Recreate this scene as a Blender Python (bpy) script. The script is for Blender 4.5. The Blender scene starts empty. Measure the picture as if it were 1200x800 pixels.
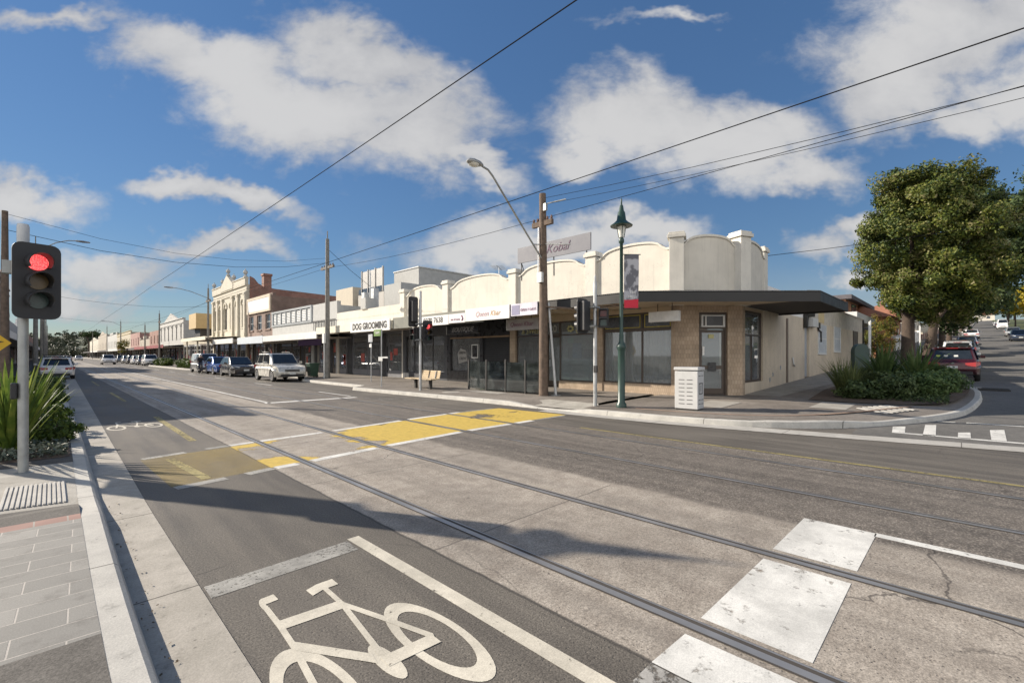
import bpy, bmesh, math, random
import numpy as np
from mathutils import Vector, Matrix, geometry
random.seed(7); RNG = np.random.default_rng(7)
C = bpy.context.scene.collection
SC = bpy.context.scene
R = math.radians

# ---------------------------------------------------------------- camera
cam_d = bpy.data.cameras.new("camera"); cam = bpy.data.objects.new("camera", cam_d); C.objects.link(cam)
cam.location = (0, 0, 1.6); YAW = 45.356
cam.rotation_euler = (R(90), 0, -R(YAW))
cam_d.sensor_width = 36; cam_d.lens = 16.0; cam_d.shift_y = 16/1200
cam_d.clip_start = .05; cam_d.clip_end = 4000
SC.camera = cam
# ---------------------------------------------------------------- light
SUN_EL, SUN_AZ = 26.0, 29.0           # azimuth measured from +Y towards -X
ld = Vector((math.sin(R(SUN_AZ))*math.cos(R(SUN_EL)), -math.cos(R(SUN_AZ))*math.cos(R(SUN_EL)), -math.sin(R(SUN_EL))))
sun_d = bpy.data.lights.new("sun", 'SUN'); sun_d.energy = 4.3; sun_d.angle = R(.55); sun_d.color = (1, .90, .77)
sun = bpy.data.objects.new("sun", sun_d); C.objects.link(sun)
sun.rotation_euler = ld.to_track_quat('-Z', 'Y').to_euler(); sun.location = (-30, 50, 60)
SC.view_settings.view_transform = 'Standard'; SC.view_settings.look = 'None'
SC.view_settings.gamma = 1; SC.view_settings.use_curve_mapping = False
SC.view_settings.exposure = .90
SKY_STR = .074

# ---------------------------------------------------------------- node helper
class NT:
    def __init__(s, nt): s.nt = nt; nt.nodes.clear()
    def n(s, t, props=None, **ins):
        nd = s.nt.nodes.new(t)
        for k, v in (props or {}).items(): setattr(nd, k, v)
        for k, v in ins.items():
            key = k.replace('_', ' ')
            if key[-1].isdigit() and key[:-1] == 'i': key = int(key[-1])
            sock = nd.inputs[key]
            s.set(sock, v)
        return nd
    def set(s, sock, v):
        if isinstance(v, bpy.types.NodeSocket): s.nt.links.new(v, sock)
        elif isinstance(v, bpy.types.Node): s.nt.links.new(v.outputs[0], sock)
        elif isinstance(v, (tuple, list)) and sock.type == 'RGBA' and len(v) == 3: sock.default_value = (*v, 1)
        else: sock.default_value = v
    def m(s, op, a, b=0., c=0., clamp=False):
        nd = s.nt.nodes.new('ShaderNodeMath'); nd.operation = op; nd.use_clamp = clamp
        for i, v in enumerate((a, b, c)):
            s.set(nd.inputs[i], v)
        return nd.outputs[0]
    def vm(s, op, a, b=(0, 0, 0)):
        nd = s.nt.nodes.new('ShaderNodeVectorMath'); nd.operation = op
        s.set(nd.inputs[0], a); s.set(nd.inputs[1], b)
        return nd.outputs[1] if op in ('DOT_PRODUCT', 'LENGTH', 'DISTANCE') else nd.outputs[0]
    def mix(s, f, a, b):
        nd = s.nt.nodes.new('ShaderNodeMix'); nd.data_type = 'RGBA'
        s.set(nd.inputs[0], f); s.set(nd.inputs[6], a); s.set(nd.inputs[7], b)
        return nd.outputs[2]
    def mul(s, f, a, b):
        nd = s.nt.nodes.new('ShaderNodeMix'); nd.data_type = 'RGBA'; nd.blend_type = 'MULTIPLY'
        s.set(nd.inputs[0], f); s.set(nd.inputs[6], a); s.set(nd.inputs[7], b)
        return nd.outputs[2]
    def ss(s, x, a, b, lo=0., hi=1.):
        nd = s.nt.nodes.new('ShaderNodeMapRange'); nd.interpolation_type = 'SMOOTHSTEP'
        s.set(nd.inputs[0], x)
        if a > b: a, b, lo, hi = b, a, hi, lo
        for i, v in zip((1, 2, 3, 4), (a, b, lo, hi)): nd.inputs[i].default_value = v
        return nd.outputs[0]
    def noise(s, vec, scale, detail=4, rough=.55, dist=0., col=False):
        nd = s.n('ShaderNodeTexNoise', Scale=scale, Detail=detail, Roughness=rough, Distortion=dist)
        if vec is not None: s.set(nd.inputs['Vector'], vec)
        return nd.outputs[1 if col else 0]
    def scale(s, vec, sx, sy, sz):
        nd = s.nt.nodes.new('ShaderNodeVectorMath'); nd.operation = 'MULTIPLY'
        s.set(nd.inputs[0], vec); nd.inputs[1].default_value = (sx, sy, sz); return nd.outputs[0]

# ---------------------------------------------------------------- world: daylight sky with fair weather clouds
W = bpy.data.worlds.new("World"); SC.world = W; W.use_nodes = True
def make_world():
    t = NT(W.node_tree)
    sky = t.n('ShaderNodeTexSky', dict(sky_type='NISHITA', sun_disc=False, sun_elevation=R(SUN_EL), sun_rotation=R(-SUN_AZ),
              air_density=.9, dust_density=.02, ozone_density=3.0, altitude=50))
    tc = t.n('ShaderNodeTexCoord')
    d = tc.outputs['Generated']
    F = (math.sin(R(YAW)), math.cos(R(YAW)), 0); Rt = (math.cos(R(YAW)), -math.sin(R(YAW)), 0)
    df = t.vm('DOT_PRODUCT', d, F); dr = t.vm('DOT_PRODUCT', d, Rt)
    sx = t.n('ShaderNodeSeparateXYZ', Vector=d)
    front = t.m('GREATER_THAN', df, .05)
    den = t.m('MAXIMUM', t.m('ABSOLUTE', df), .05)
    u = t.m('DIVIDE', dr, den); v = t.m('DIVIDE', sx.outputs[2], den)
    uv = t.n('ShaderNodeCombineXYZ', X=u, Y=v, Z=t.m('MULTIPLY', front, 3.0))
    flat = t.scale(uv, 1, 1.45, 1)
    warp = t.vm('SCALE', t.vm('SUBTRACT', t.noise(flat, 3.2, 5, .6, col=True), (.5, .5, .5)))
    warp.node.inputs['Scale'].default_value = .30
    uw = t.vm('ADD', uv, warp)
    # east-to-west list of clouds: azimuth/elevation slopes, radii, tilt
    px = lambda x, y: ((x-600)/533.33, (416-y)/533.33)
    blobs = [(250, 75, 155, 62, -14), (350, 120, 190, 80, -14), (470, 140, 150, 72, -16), (560, 185, 85, 26, -12), (420, 70, 110, 50, -20),
             (20, 222, 105, 40, -6), (205, 225, 85, 26, -10), (275, 240, 110, 22, -14), (250, 292, 95, 22, -4), (120, 318, 150, 38, 0), (60, 355, 150, 30, 0),
             (760, 145, 125, 62, -6), (860, 165, 130, 58, -6), (950, 190, 75, 36, 0), (700, 175, 60, 30, 0), (640, 280, 190, 42, 2), (740, 270, 90, 34, 0), (560, 290, 90, 32, 0),
             (1130, 20, 200, 90, 10), (1060, 95, 95, 85, 30), (1200, 110, 90, 60, 0), (1140, 145, 50, 40, 0),
             (960, 285, 60, 34, 20), (1000, 330, 75, 24, 0), (1010, 262, 40, 26, 0), (60, 20, 200, 30, 0), (800, 20, 170, 22, 0)]
    weak = {25: .55, 26: .5, 23: .9, 17: .9, 8: .95, 22: .9, 9: .75, 10: .7}
    m = None
    for i, (bx, by, rx, ry, ang) in enumerate(blobs):
        mp = t.n('ShaderNodeMapping', dict(vector_type='TEXTURE'), Vector=uw)
        cx, cy = px(bx, by)
        mp.inputs['Location'].default_value = (cx, cy, 3.0); mp.inputs['Rotation'].default_value = (0, 0, R(ang))
        mp.inputs['Scale'].default_value = (rx/533.33, ry/533.33, 1)
        fl = t.scale(mp.outputs[0], 1, 1, 0)
        k = t.m('SUBTRACT', weak.get(i, 1.0), t.vm('LENGTH', fl))
        m = k if m is None else t.m('MAXIMUM', m, k)
    # unseen cloud bank added behind the viewer as fill light
    back = t.m('SUBTRACT', t.ss(t.noise(flat, 1.6, 3), .2, .5, .15, 1.), t.ss(v, .9, 1.8, 0, 1.8))
    front3 = front
    m = t.m('ADD', t.m('MULTIPLY', m, front3), t.m('MULTIPLY', back, t.m('SUBTRACT', 1., front3)))
    n1 = t.noise(flat, 5.5, 9, .62, .2)
    n2 = t.noise(flat, 2.6, 6, .55)
    dens = t.m('ADD', t.m('MULTIPLY', m, .85), t.m('MULTIPLY', t.m('SUBTRACT', n1, .5), 1.35))
    a = t.ss(dens, -.10, .50, 0, .93)
    hz = t.ss(sx.outputs[2], .0, .22, .55, 0)        # thin high veil low over the horizon
    veil = t.m('MULTIPLY', hz, t.ss(n2, .32, .7, .25, 1))
    a = t.m('MAXIMUM', a, veil)
    shade = t.ss(t.m('ADD', t.m('MULTIPLY', n2, .9), t.m('MULTIPLY', dens, .35)), .3, .75)
    cc = t.mix(shade, (.60, .605, .63), (.86, .85, .84))
    lum = t.n('ShaderNodeRGBToBW', Color=sky.outputs[0])
    k = t.m('POWER', t.m('MAXIMUM', lum.outputs[0], .05), -.42)       # evens the sky out away from the sun
    ev = t.n('ShaderNodeVectorMath', dict(operation='SCALE')); t.set(ev.inputs[0], sky.outputs[0]); t.set(ev.inputs['Scale'], k)
    skyc = t.n('ShaderNodeHueSaturation', Saturation=1.1, Value=1.08, Color=ev.outputs[0])
    b1 = t.n('ShaderNodeBackground', Color=skyc, Strength=SKY_STR)
    b2 = t.n('ShaderNodeBackground', Color=cc, Strength=t.m('ADD', .42, t.m('MULTIPLY', t.m('SUBTRACT', 1., front3), .48)))   # added rear cloud made brighter to lift the shaded walls
    mx = t.n('ShaderNodeMixShader'); t.set(mx.inputs[0], a); t.set(mx.inputs[1], b1.outputs[0]); t.set(mx.inputs[2], b2.outputs[0])
    out = t.n('ShaderNodeOutputWorld'); t.set(out.inputs[0], mx.outputs[0])
make_world()

# ---------------------------------------------------------------- materials
MATS = {}
def pbsdf(t, **k):
    return t.n('ShaderNodeBsdfPrincipled', **k)
def fin(t, sh):
    o = t.n('ShaderNodeOutputMaterial'); t.set(o.inputs[0], sh)
def mat(name, col, rough=.65, metal=0., var=.18, scale=3., grime=0., bump=0., bscale=40., spec=.5, emit=0., fine=0., runs=0.):
    """painted or natural surface: base colour broken up by soft and fine noise"""
    if name in MATS: return MATS[name]
    m = bpy.data.materials.new(name); m.use_nodes = True; t = NT(m.node_tree)
    pos = t.n('ShaderNodeNewGeometry').outputs['Position']
    c = col
    n = t.noise(pos, scale, 5, .6)
    k = t.ss(n, .25, .75, 1-var, 1+var*.6)
    c = t.mul(1., col, t.n('ShaderNodeCombineColor', Red=k, Green=k, Blue=k).outputs[0])
    if grime:
        st = t.noise(t.scale(pos, 3, 3, .45), 1.2, 6, .65)
        c = t.mix(t.ss(st, .5, .8, 0, grime), c, tuple(x*.45 for x in col))
    if runs:      # rain runs, hairline cracks and patched areas on old render
        rn = t.noise(t.scale(pos, 9, 9, .55), 1.0, 5, .7); c = t.mix(t.ss(rn, .50, .72, 0, runs), c, tuple(x*.52 for x in col))
        pt = t.n('ShaderNodeTexVoronoi', Vector=t.scale(pos, .5, .5, 1.1), Scale=1.); ps = t.n('ShaderNodeSeparateColor', Color=pt.outputs['Color'])
        c = t.mix(t.ss(ps.outputs[0], .72, .75, 0, .22), c, tuple(min(1, x*1.12) for x in col))
        cv = t.n('ShaderNodeTexVoronoi', dict(feature='DISTANCE_TO_EDGE'), Vector=t.noise(pos, .9, 4, .6, col=True), Scale=7.)
        c = t.mix(t.m('MULTIPLY', t.ss(cv.outputs[0], .004, .014, .55, 0), t.ss(t.noise(pos, .7, 2), .5, .6)), c, tuple(x*.35 for x in col))
    if fine:
        fk = t.ss(t.noise(pos, 120, 2), .3, .7, 1-fine, 1+fine)
        c = t.mul(1., c, t.n('ShaderNodeCombineColor', Red=fk, Green=fk, Blue=fk).outputs[0])
    rr = t.ss(n, .2, .8, max(.03, rough-.08), min(1, rough+.08))
    b = pbsdf(t, Base_Color=c, Roughness=rr, Metallic=metal)
    b.inputs['Specular IOR Level'].default_value = spec
    if bump:
        bp = t.n('ShaderNodeBump', Strength=bump, Distance=.01, Height=t.noise(pos, bscale, 4)); t.set(b.inputs['Normal'], bp.outputs[0])
    if emit:
        b.inputs['Emission Color'].default_value = (*col, 1); b.inputs['Emission Strength'].default_value = emit
    fin(t, b.outputs[0]); MATS[name] = m; return m
def glass_mat(name, tint=(.8, .86, .86), clear=.8, rough=.02, sheen=(.10, .11, .11)):
    if name in MATS: return MATS[name]
    m = bpy.data.materials.new(name); m.use_nodes = True; t = NT(m.node_tree)
    pos = t.n('ShaderNodeNewGeometry').outputs['Position']
    tr = t.n('ShaderNodeBsdfTransparent', Color=tint)
    df = t.n('ShaderNodeBsdfDiffuse', Color=sheen)  # pale diffuse layer: dust plus reflected sky put into the glass colour
    bp = t.n('ShaderNodeBump', Strength=.02, Distance=.02, Height=t.noise(pos, .9, 2))
    gl = t.n('ShaderNodeBsdfGlossy', Color=(.95, .97, 1), Roughness=rough); t.set(gl.inputs['Normal'], bp.outputs[0])
    fr = t.n('ShaderNodeFresnel', IOR=1.52)
    dust_sheen = t.ss(t.noise(pos, 2.2, 5), .35, .8, 1-clear, 1-clear+.12)
    a = t.n('ShaderNodeMixShader'); t.set(a.inputs[0], dust_sheen); t.set(a.inputs[1], tr.outputs[0]); t.set(a.inputs[2], df.outputs[0])
    b = t.n('ShaderNodeMixShader'); t.set(b.inputs[0], t.m('MULTIPLY', fr.outputs[0], 1.5, clamp=True)); t.set(b.inputs[1], a.outputs[0]); t.set(b.inputs[2], gl.outputs[0])
    fin(t, b.outputs[0]); MATS[name] = m; return m
def brick_mat(name, c1, c2, mortar, sc=1., bw=.24, bh=.086, axis='y', rough=.85, ms=.012):
    if name in MATS: return MATS[name]
    m = bpy.data.materials.new(name); m.use_nodes = True; t = NT(m.node_tree)
    g = t.n('ShaderNodeNewGeometry'); s = t.n('ShaderNodeSeparateXYZ', Vector=g.outputs['Position'])
    nx = t.n('ShaderNodeSeparateXYZ', Vector=g.outputs['Normal'])
    ax = t.m('GREATER_THAN', t.m('ABSOLUTE', nx.outputs[0]), .72)
    hor = t.m('ADD', t.m('MULTIPLY', s.outputs[1], ax), t.m('MULTIPLY', s.outputs[0], t.m('SUBTRACT', 1., ax)))
    vec = t.n('ShaderNodeCombineXYZ', X=hor, Y=s.outputs[2])
    b = t.n('ShaderNodeTexBrick', Vector=vec, Color1=c1, Color2=c2, Mortar=mortar, Scale=sc)
    b.inputs['Brick Width'].default_value = bw; b.inputs['Row Height'].default_value = bh; b.inputs['Mortar Size'].default_value = ms
    n = t.ss(t.noise(g.outputs['Position'], 1.3, 5), .3, .75, .72, 1.1)
    c = t.mul(1., b.outputs[0], t.n('ShaderNodeCombineColor', Red=n, Green=n, Blue=n).outputs[0])
    p = pbsdf(t, Base_Color=c, Roughness=rough)
    fin(t, p.outputs[0]); MATS[name] = m; return m
def leaf_mat(name, cols, scale=.6, trans=.3):
    """foliage: hue shifts from clump to clump and from leaf to leaf, some light passes through"""
    if name in MATS: return MATS[name]
    m = bpy.data.materials.new(name); m.use_nodes = True; t = NT(m.node_tree)
    pos = t.n('ShaderNodeNewGeometry').outputs['Position']
    at = t.n('ShaderNodeAttribute', dict(attribute_name='leaf'))
    f = t.m('ADD', t.m('MULTIPLY', t.noise(pos, scale, 3), 1.0), t.m('MULTIPLY', t.m('SUBTRACT', at.outputs['Fac'], .5), .45))
    r = t.n('ShaderNodeValToRGB', Fac=f)
    e = r.color_ramp.elements; e[0].position = .25; e[0].color = (*cols[0], 1); e[1].position = .78; e[1].color = (*cols[-1], 1)
    for i, c in enumerate(cols[1:-1]):
        x = e.new(.25+.53*(i+1)/(len(cols)-1)); x.color = (*c, 1)
    p = pbsdf(t, Base_Color=r.outputs[0], Roughness=.55); p.inputs['Specular IOR Level'].default_value = .3
    tl = t.n('ShaderNodeBsdfTranslucent', Color=r.outputs[0])
    mx = t.n('ShaderNodeMixShader', Fac=trans); t.set(mx.inputs[1], p.outputs[0]); t.set(mx.inputs[2], tl.outputs[0])
    fin(t, mx.outputs[0]); MATS[name] = m; return m
def paint_mat(name, col, wear=.5, scale=14., soil=.2):
    """worn line paint: chipped and scratched so that the surface below shows through"""
    if name in MATS: return MATS[name]
    m = bpy.data.materials.new(name); m.use_nodes = True; t = NT(m.node_tree)
    pos = t.n('ShaderNodeNewGeometry').outputs['Position']
    n = t.noise(pos, scale, 8, .68); n2 = t.noise(t.scale(pos, 1, .25, 1), 2.5, 4)
    keep = t.ss(t.m('ADD', n, t.m('MULTIPLY', n2, .35)), wear+.02, wear+.16)
    k = t.ss(t.noise(pos, 2.3, 7, .7), .3, .72, 1-soil*1.6, 1.06); k2 = t.ss(t.noise(pos, 120, 3, .7), .3, .7, .84, 1.08)
    kk = t.m('MULTIPLY', k, k2)
    c = t.mul(1., col, t.n('ShaderNodeCombineColor', Red=kk, Green=kk, Blue=kk).outputs[0])
    p = pbsdf(t, Base_Color=c, Roughness=.7)
    tr = t.n('ShaderNodeBsdfTransparent')
    mx = t.n('ShaderNodeMixShader'); t.set(mx.inputs[0], keep); t.set(mx.inputs[1], tr.outputs[0]); t.set(mx.inputs[2], p.outputs[0])
    fin(t, mx.outputs[0]); MATS[name] = m; return m

def road_mat():
    m = bpy.data.materials.new('road_surface'); m.use_nodes = True; t = NT(m.node_tree)
    pos = t.n('ShaderNodeNewGeometry').outputs['Position']; s = t.n('ShaderNodeSeparateXYZ', Vector=pos)
    X, Y = s.outputs[0], s.outputs[1]
    wob = t.m('MULTIPLY', t.m('SUBTRACT', t.noise(pos, 3.5, 5, .6), .5), .05)
    Xw = t.m('ADD', X, wob)
    wob2 = t.m('MULTIPLY', t.m('SUBTRACT', t.noise(pos, .9, 5, .6), .5), .35)
    Xw2 = t.m('ADD', X, wob2)
    st = lambda v, a, w=.012: t.ss(v, a-w, a+w)
    along = t.scale(pos, 2.2, .18, 1)                   # streaks along the travel direction
    streak = t.noise(along, 1.5, 5, .6); blot = t.noise(pos, .45, 6, .6); med = t.noise(pos, 5, 6, .65); fine = t.noise(pos, 95, 3, .7); grit = t.noise(pos, 38, 4, .75)
    gray = lambda v: t.n('ShaderNodeCombineColor', Red=v, Green=v, Blue=v).outputs[0]
    # smooth asphalt
    asp = t.mix(t.ss(streak, .3, .7), (.100, .089, .075), (.146, .131, .110))
    asp = t.mul(1., asp, gray(t.ss(fine, .28, .72, .55, 1.45)))
    asp = t.mul(1., asp, gray(t.ss(t.noise(pos, 55, 3, .8), .3, .7, .78, 1.24)))
    asp = t.mul(1., asp, gray(t.ss(blot, .3, .7, .86, 1.12)))
    # track concrete, warm, worn, open pores
    con = t.mix(t.ss(med, .28, .72), (.285, .247, .204), (.405, .36, .302))
    con = t.mix(t.ss(streak, .52, .78, 0, .7), con, (.245, .215, .18))
    con = t.mul(1., con, gray(t.ss(blot, .3, .7, .8, 1.12)))
    con = t.mul(1., con, gray(t.ss(grit, .3, .7, .70, 1.24)))
    con = t.mul(1., con, gray(t.ss(fine, .3, .7, .64, 1.28)))
    vor = t.n('ShaderNodeTexVoronoi', dict(feature='F1'), Vector=pos, Scale=30.); vor.inputs['Randomness'].default_value = 1
    pit = t.m('MULTIPLY', t.ss(vor.outputs['Distance'], .1, .24, 1, 0), t.ss(t.noise(pos, 1.1, 5, .7), .40, .58))
    con = t.mix(t.m('MULTIPLY', pit, .82), con, (.05, .042, .036))
    # exposed aggregate between the tracks and beyond
    v2 = t.n('ShaderNodeTexVoronoi', dict(feature='F1'), Vector=pos, Scale=70.)
    agc = t.n('ShaderNodeSeparateColor', Color=v2.outputs['Color'])
    agg = t.mix(t.ss(agc.outputs[0], .35, .95), (.165, .142, .118), (.34, .298, .25))
    agg = t.mix(t.ss(v2.outputs['Distance'], .25, .55, 0, .55), agg, (.06, .054, .047))
    agg = t.mul(1., agg, gray(t.ss(streak, .3, .7, .78, 1.12)))
    agg = t.mul(1., agg, gray(t.ss(med, .3, .7, .85, 1.12)))
    near = t.ss(Y, 9.2, 9.8, 1, 0)
    c = t.mix(st(Xw, 2.2), asp, con)
    fuzzy = t.ss(t.m('ADD', Xw2, t.m('MULTIPLY', t.m('SUBTRACT', grit, .5), .25)), 4.86, 5.02)
    c = t.mix(fuzzy, c, agg)
    c = t.mix(st(Xw, 8.22, .06), c, asp)
    # dark tyre polish and grime along the outer rails
    for a, w, k in ((1.05, .35, .18), (3.32, .5, .25), (6.9, .45, .3)):
        band = t.ss(t.m('ABSOLUTE', t.m('SUBTRACT', X, a)), 0, w, k, 0)
        c = t.mix(t.m('MULTIPLY', band, t.ss(streak, .3, .6)), c, (.14, .123, .106))
    # long transverse joints of the slab and random cracks
    cv = t.vm('ADD', pos, t.vm('SCALE', t.noise(pos, 1.5, 5, .6, col=True))); 
    cv.node.inputs[1].links[0].from_node.inputs['Scale'].default_value = .45
    v3 = t.n('ShaderNodeTexVoronoi', dict(feature='DISTANCE_TO_EDGE'), Vector=cv, Scale=.42)
    ck = t.m('MULTIPLY', t.ss(v3.outputs[0], .0012, .0045, 1, 0), t.ss(t.noise(pos, .35, 3), .47, .6))
    c = t.mix(t.m('MULTIPLY', ck, .7), c, (.035, .03, .027))
    for a in (-.62, 3.08, 5.72, 12.6, 18.):
        j = t.ss(t.m('ABSOLUTE', t.m('SUBTRACT', t.m('ADD', Y, t.m('MULTIPLY', wob, .6)), a)), .006, .014, 1, 0)
        j = t.m('MULTIPLY', j, t.m('MULTIPLY', st(X, 2.2), t.ss(X, 4.9, 4.8)))
        c = t.mix(t.m('MULTIPLY', j, .6), c, (.06, .05, .043))
    # oil drips down the middle of each lane and darker tyre paths
    vd = t.n('ShaderNodeTexVoronoi', Vector=pos, Scale=5.5)
    lanes = t.m('ADD', t.ss(t.m('ABSOLUTE', t.m('SUBTRACT', X, 1.45)), .1, .5, 1, 0), t.m('ADD', t.ss(t.m('ABSOLUTE', t.m('SUBTRACT', X, 3.4)), .1, .55, 1, 0), t.ss(t.m('ABSOLUTE', t.m('SUBTRACT', X, 6.9)), .1, .6, 1, 0)))
    drip = t.m('MULTIPLY', t.ss(vd.outputs['Distance'], .06, .17, 1, 0), t.m('MULTIPLY', lanes, t.ss(t.noise(pos, 1.4, 4), .42, .6)))
    c = t.mix(t.m('MULTIPLY', drip, .5, clamp=True), c, (.05, .045, .04))
    tyre = t.m('ADD', t.ss(t.m('ABSOLUTE', t.m('SUBTRACT', X, 2.42)), 0, .2, .30, 0), t.m('ADD', t.ss(t.m('ABSOLUTE', t.m('SUBTRACT', X, 4.4)), 0, .25, .28, 0), t.ss(t.m('ABSOLUTE', t.m('SUBTRACT', X, 5.6)), 0, .3, .22, 0)))
    c = t.mix(t.m('MULTIPLY', tyre, t.ss(streak, .25, .6)), c, (.10, .09, .08))
    # tar seam between lane asphalt and slab
    sm = t.ss(t.m('ABSOLUTE', t.m('SUBTRACT', Xw, 2.2)), .004, .022, .75, 0); c = t.mix(sm, c, (.03, .028, .026))
    p = pbsdf(t, Base_Color=c, Roughness=t.ss(streak, .3, .7, .62, .85)); p.inputs['Specular IOR Level'].default_value = .35
    h = t.m('ADD', t.m('MULTIPLY', fine, .5), t.m('ADD', t.m('MULTIPLY', grit, .6), t.m('MULTIPLY', pit, -.9)))
    bp = t.n('ShaderNodeBump', Strength=.45, Distance=.006, Height=h); t.set(p.inputs['Normal'], bp.outputs[0])
    fin(t, p.outputs[0]); MATS['road'] = m; return m
def asphalt_mat(name, a, b, con=None):
    m = bpy.data.materials.new(name); m.use_nodes = True; t = NT(m.node_tree)
    pos = t.n('ShaderNodeNewGeometry').outputs['Position']
    gray = lambda v: t.n('ShaderNodeCombineColor', Red=v, Green=v, Blue=v).outputs[0]
    c = t.mix(t.ss(t.noise(pos, .5, 6, .62), .3, .7), a, b)
    c = t.mul(1., c, gray(t.ss(t.noise(pos, 90, 3, .7), .25, .75, .6, 1.4)))
    c = t.mul(1., c, gray(t.ss(t.noise(pos, 6, 5, .7), .3, .7, .85, 1.12)))
    c = t.mix(t.ss(t.noise(t.scale(pos, 1, 1.6, 1), 1.1, 4, .6), .66, .72, 0, .35), c, tuple(x*.55 for x in a))
    p = pbsdf(t, Base_Color=c, Roughness=.85); p.inputs['Specular IOR Level'].default_value = .3
    bp = t.n('ShaderNodeBump', Strength=.4, Distance=.006, Height=t.noise(pos, 80, 3)); t.set(p.inputs['Normal'], bp.outputs[0])
    fin(t, p.outputs[0]); MATS[name] = m; return m
def concrete_mat(name, a, b, joint=None, off=0., axis=1):
    m = bpy.data.materials.new(name); m.use_nodes = True; t = NT(m.node_tree)
    pos = t.n('ShaderNodeNewGeometry').outputs['Position']; s = t.n('ShaderNodeSeparateXYZ', Vector=pos)
    gray = lambda v: t.n('ShaderNodeCombineColor', Red=v, Green=v, Blue=v).outputs[0]
    c = t.mix(t.ss(t.noise(pos, 2.2, 6, .65), .3, .72), a, b)
    c = t.mul(1., c, gray(t.ss(t.noise(pos, 110, 3, .7), .25, .75, .84, 1.14)))
    c = t.mix(t.ss(t.noise(pos, 7, 7, .7), .54, .72, 0, .55), c, tuple(x*.5 for x in a))
    vs = t.n('ShaderNodeTexVoronoi', Vector=pos, Scale=9.)
    c = t.mix(t.m('MULTIPLY', t.ss(vs.outputs[0], .05, .09, 1, 0), .5), c, (.06, .055, .05))
    if joint:
        fr = t.m('FRACT', t.m('DIVIDE', t.m('ADD', s.outputs[axis], off), joint))
        e = t.m('MULTIPLY', t.m('MINIMUM', fr, t.m('SUBTRACT', 1., fr)), joint)
        c = t.mix(t.ss(e, .004, .011, .8, 0), c, (.06, .053, .045))
    p = pbsdf(t, Base_Color=c, Roughness=.85); p.inputs['Specular IOR Level'].default_value = .3
    bp = t.n('ShaderNodeBump', Strength=.3, Distance=.005, Height=t.noise(pos, 60, 3)); t.set(p.inputs['Normal'], bp.outputs[0])
    fin(t, p.outputs[0]); MATS[name] = m; return m
def paver_mat():
    m = bpy.data.materials.new('pavers'); m.use_nodes = True; t = NT(m.node_tree)
    pos = t.n('ShaderNodeNewGeometry').outputs['Position']
    mp = t.n('ShaderNodeMapping', Vector=pos); mp.inputs['Rotation'].default_value = (0, 0, R(2)); mp.inputs['Location'].default_value = (.06, .02, 0)
    def bk(c1, c2):
        b = t.n('ShaderNodeTexBrick', Vector=mp.outputs[0], Color1=c1, Color2=c2, Mortar=(.40, .37, .33), Scale=1.)
        b.inputs['Brick Width'].default_value = .42; b.inputs['Row Height'].default_value = .205; b.inputs['Mortar Size'].default_value = .0045; b.inputs['Mortar Smooth'].default_value = .3
        b.inputs['Bias'].default_value = -.2
        return b
    b = bk((.205, .198, .180), (.29, .278, .252))
    s = t.n('ShaderNodeSeparateXYZ', Vector=mp.outputs[0])
    c = t.mix(t.ss(t.noise(pos, 6, 8, .74), .48, .70, 0, .6), b.outputs[0], (.12, .112, .10))
    sv = t.n('ShaderNodeTexVoronoi', Vector=pos, Scale=3.2); c = t.mix(t.m('MULTIPLY', t.ss(sv.outputs[0], .03, .06, 1, 0), .7), c, (.05, .045, .04))
    k = t.ss(t.noise(pos, 130, 3, .7), .25, .75, .82, 1.16); c = t.mul(1., c, t.n('ShaderNodeCombineColor', Red=k, Green=k, Blue=k).outputs[0])
    p = pbsdf(t, Base_Color=c, Roughness=.8)
    bp = t.n('ShaderNodeBump', Strength=.5, Distance=.004, Height=b.outputs[1]); bp.invert = True; t.set(p.inputs['Normal'], bp.outputs[0])
    fin(t, p.outputs[0]); return m
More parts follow.
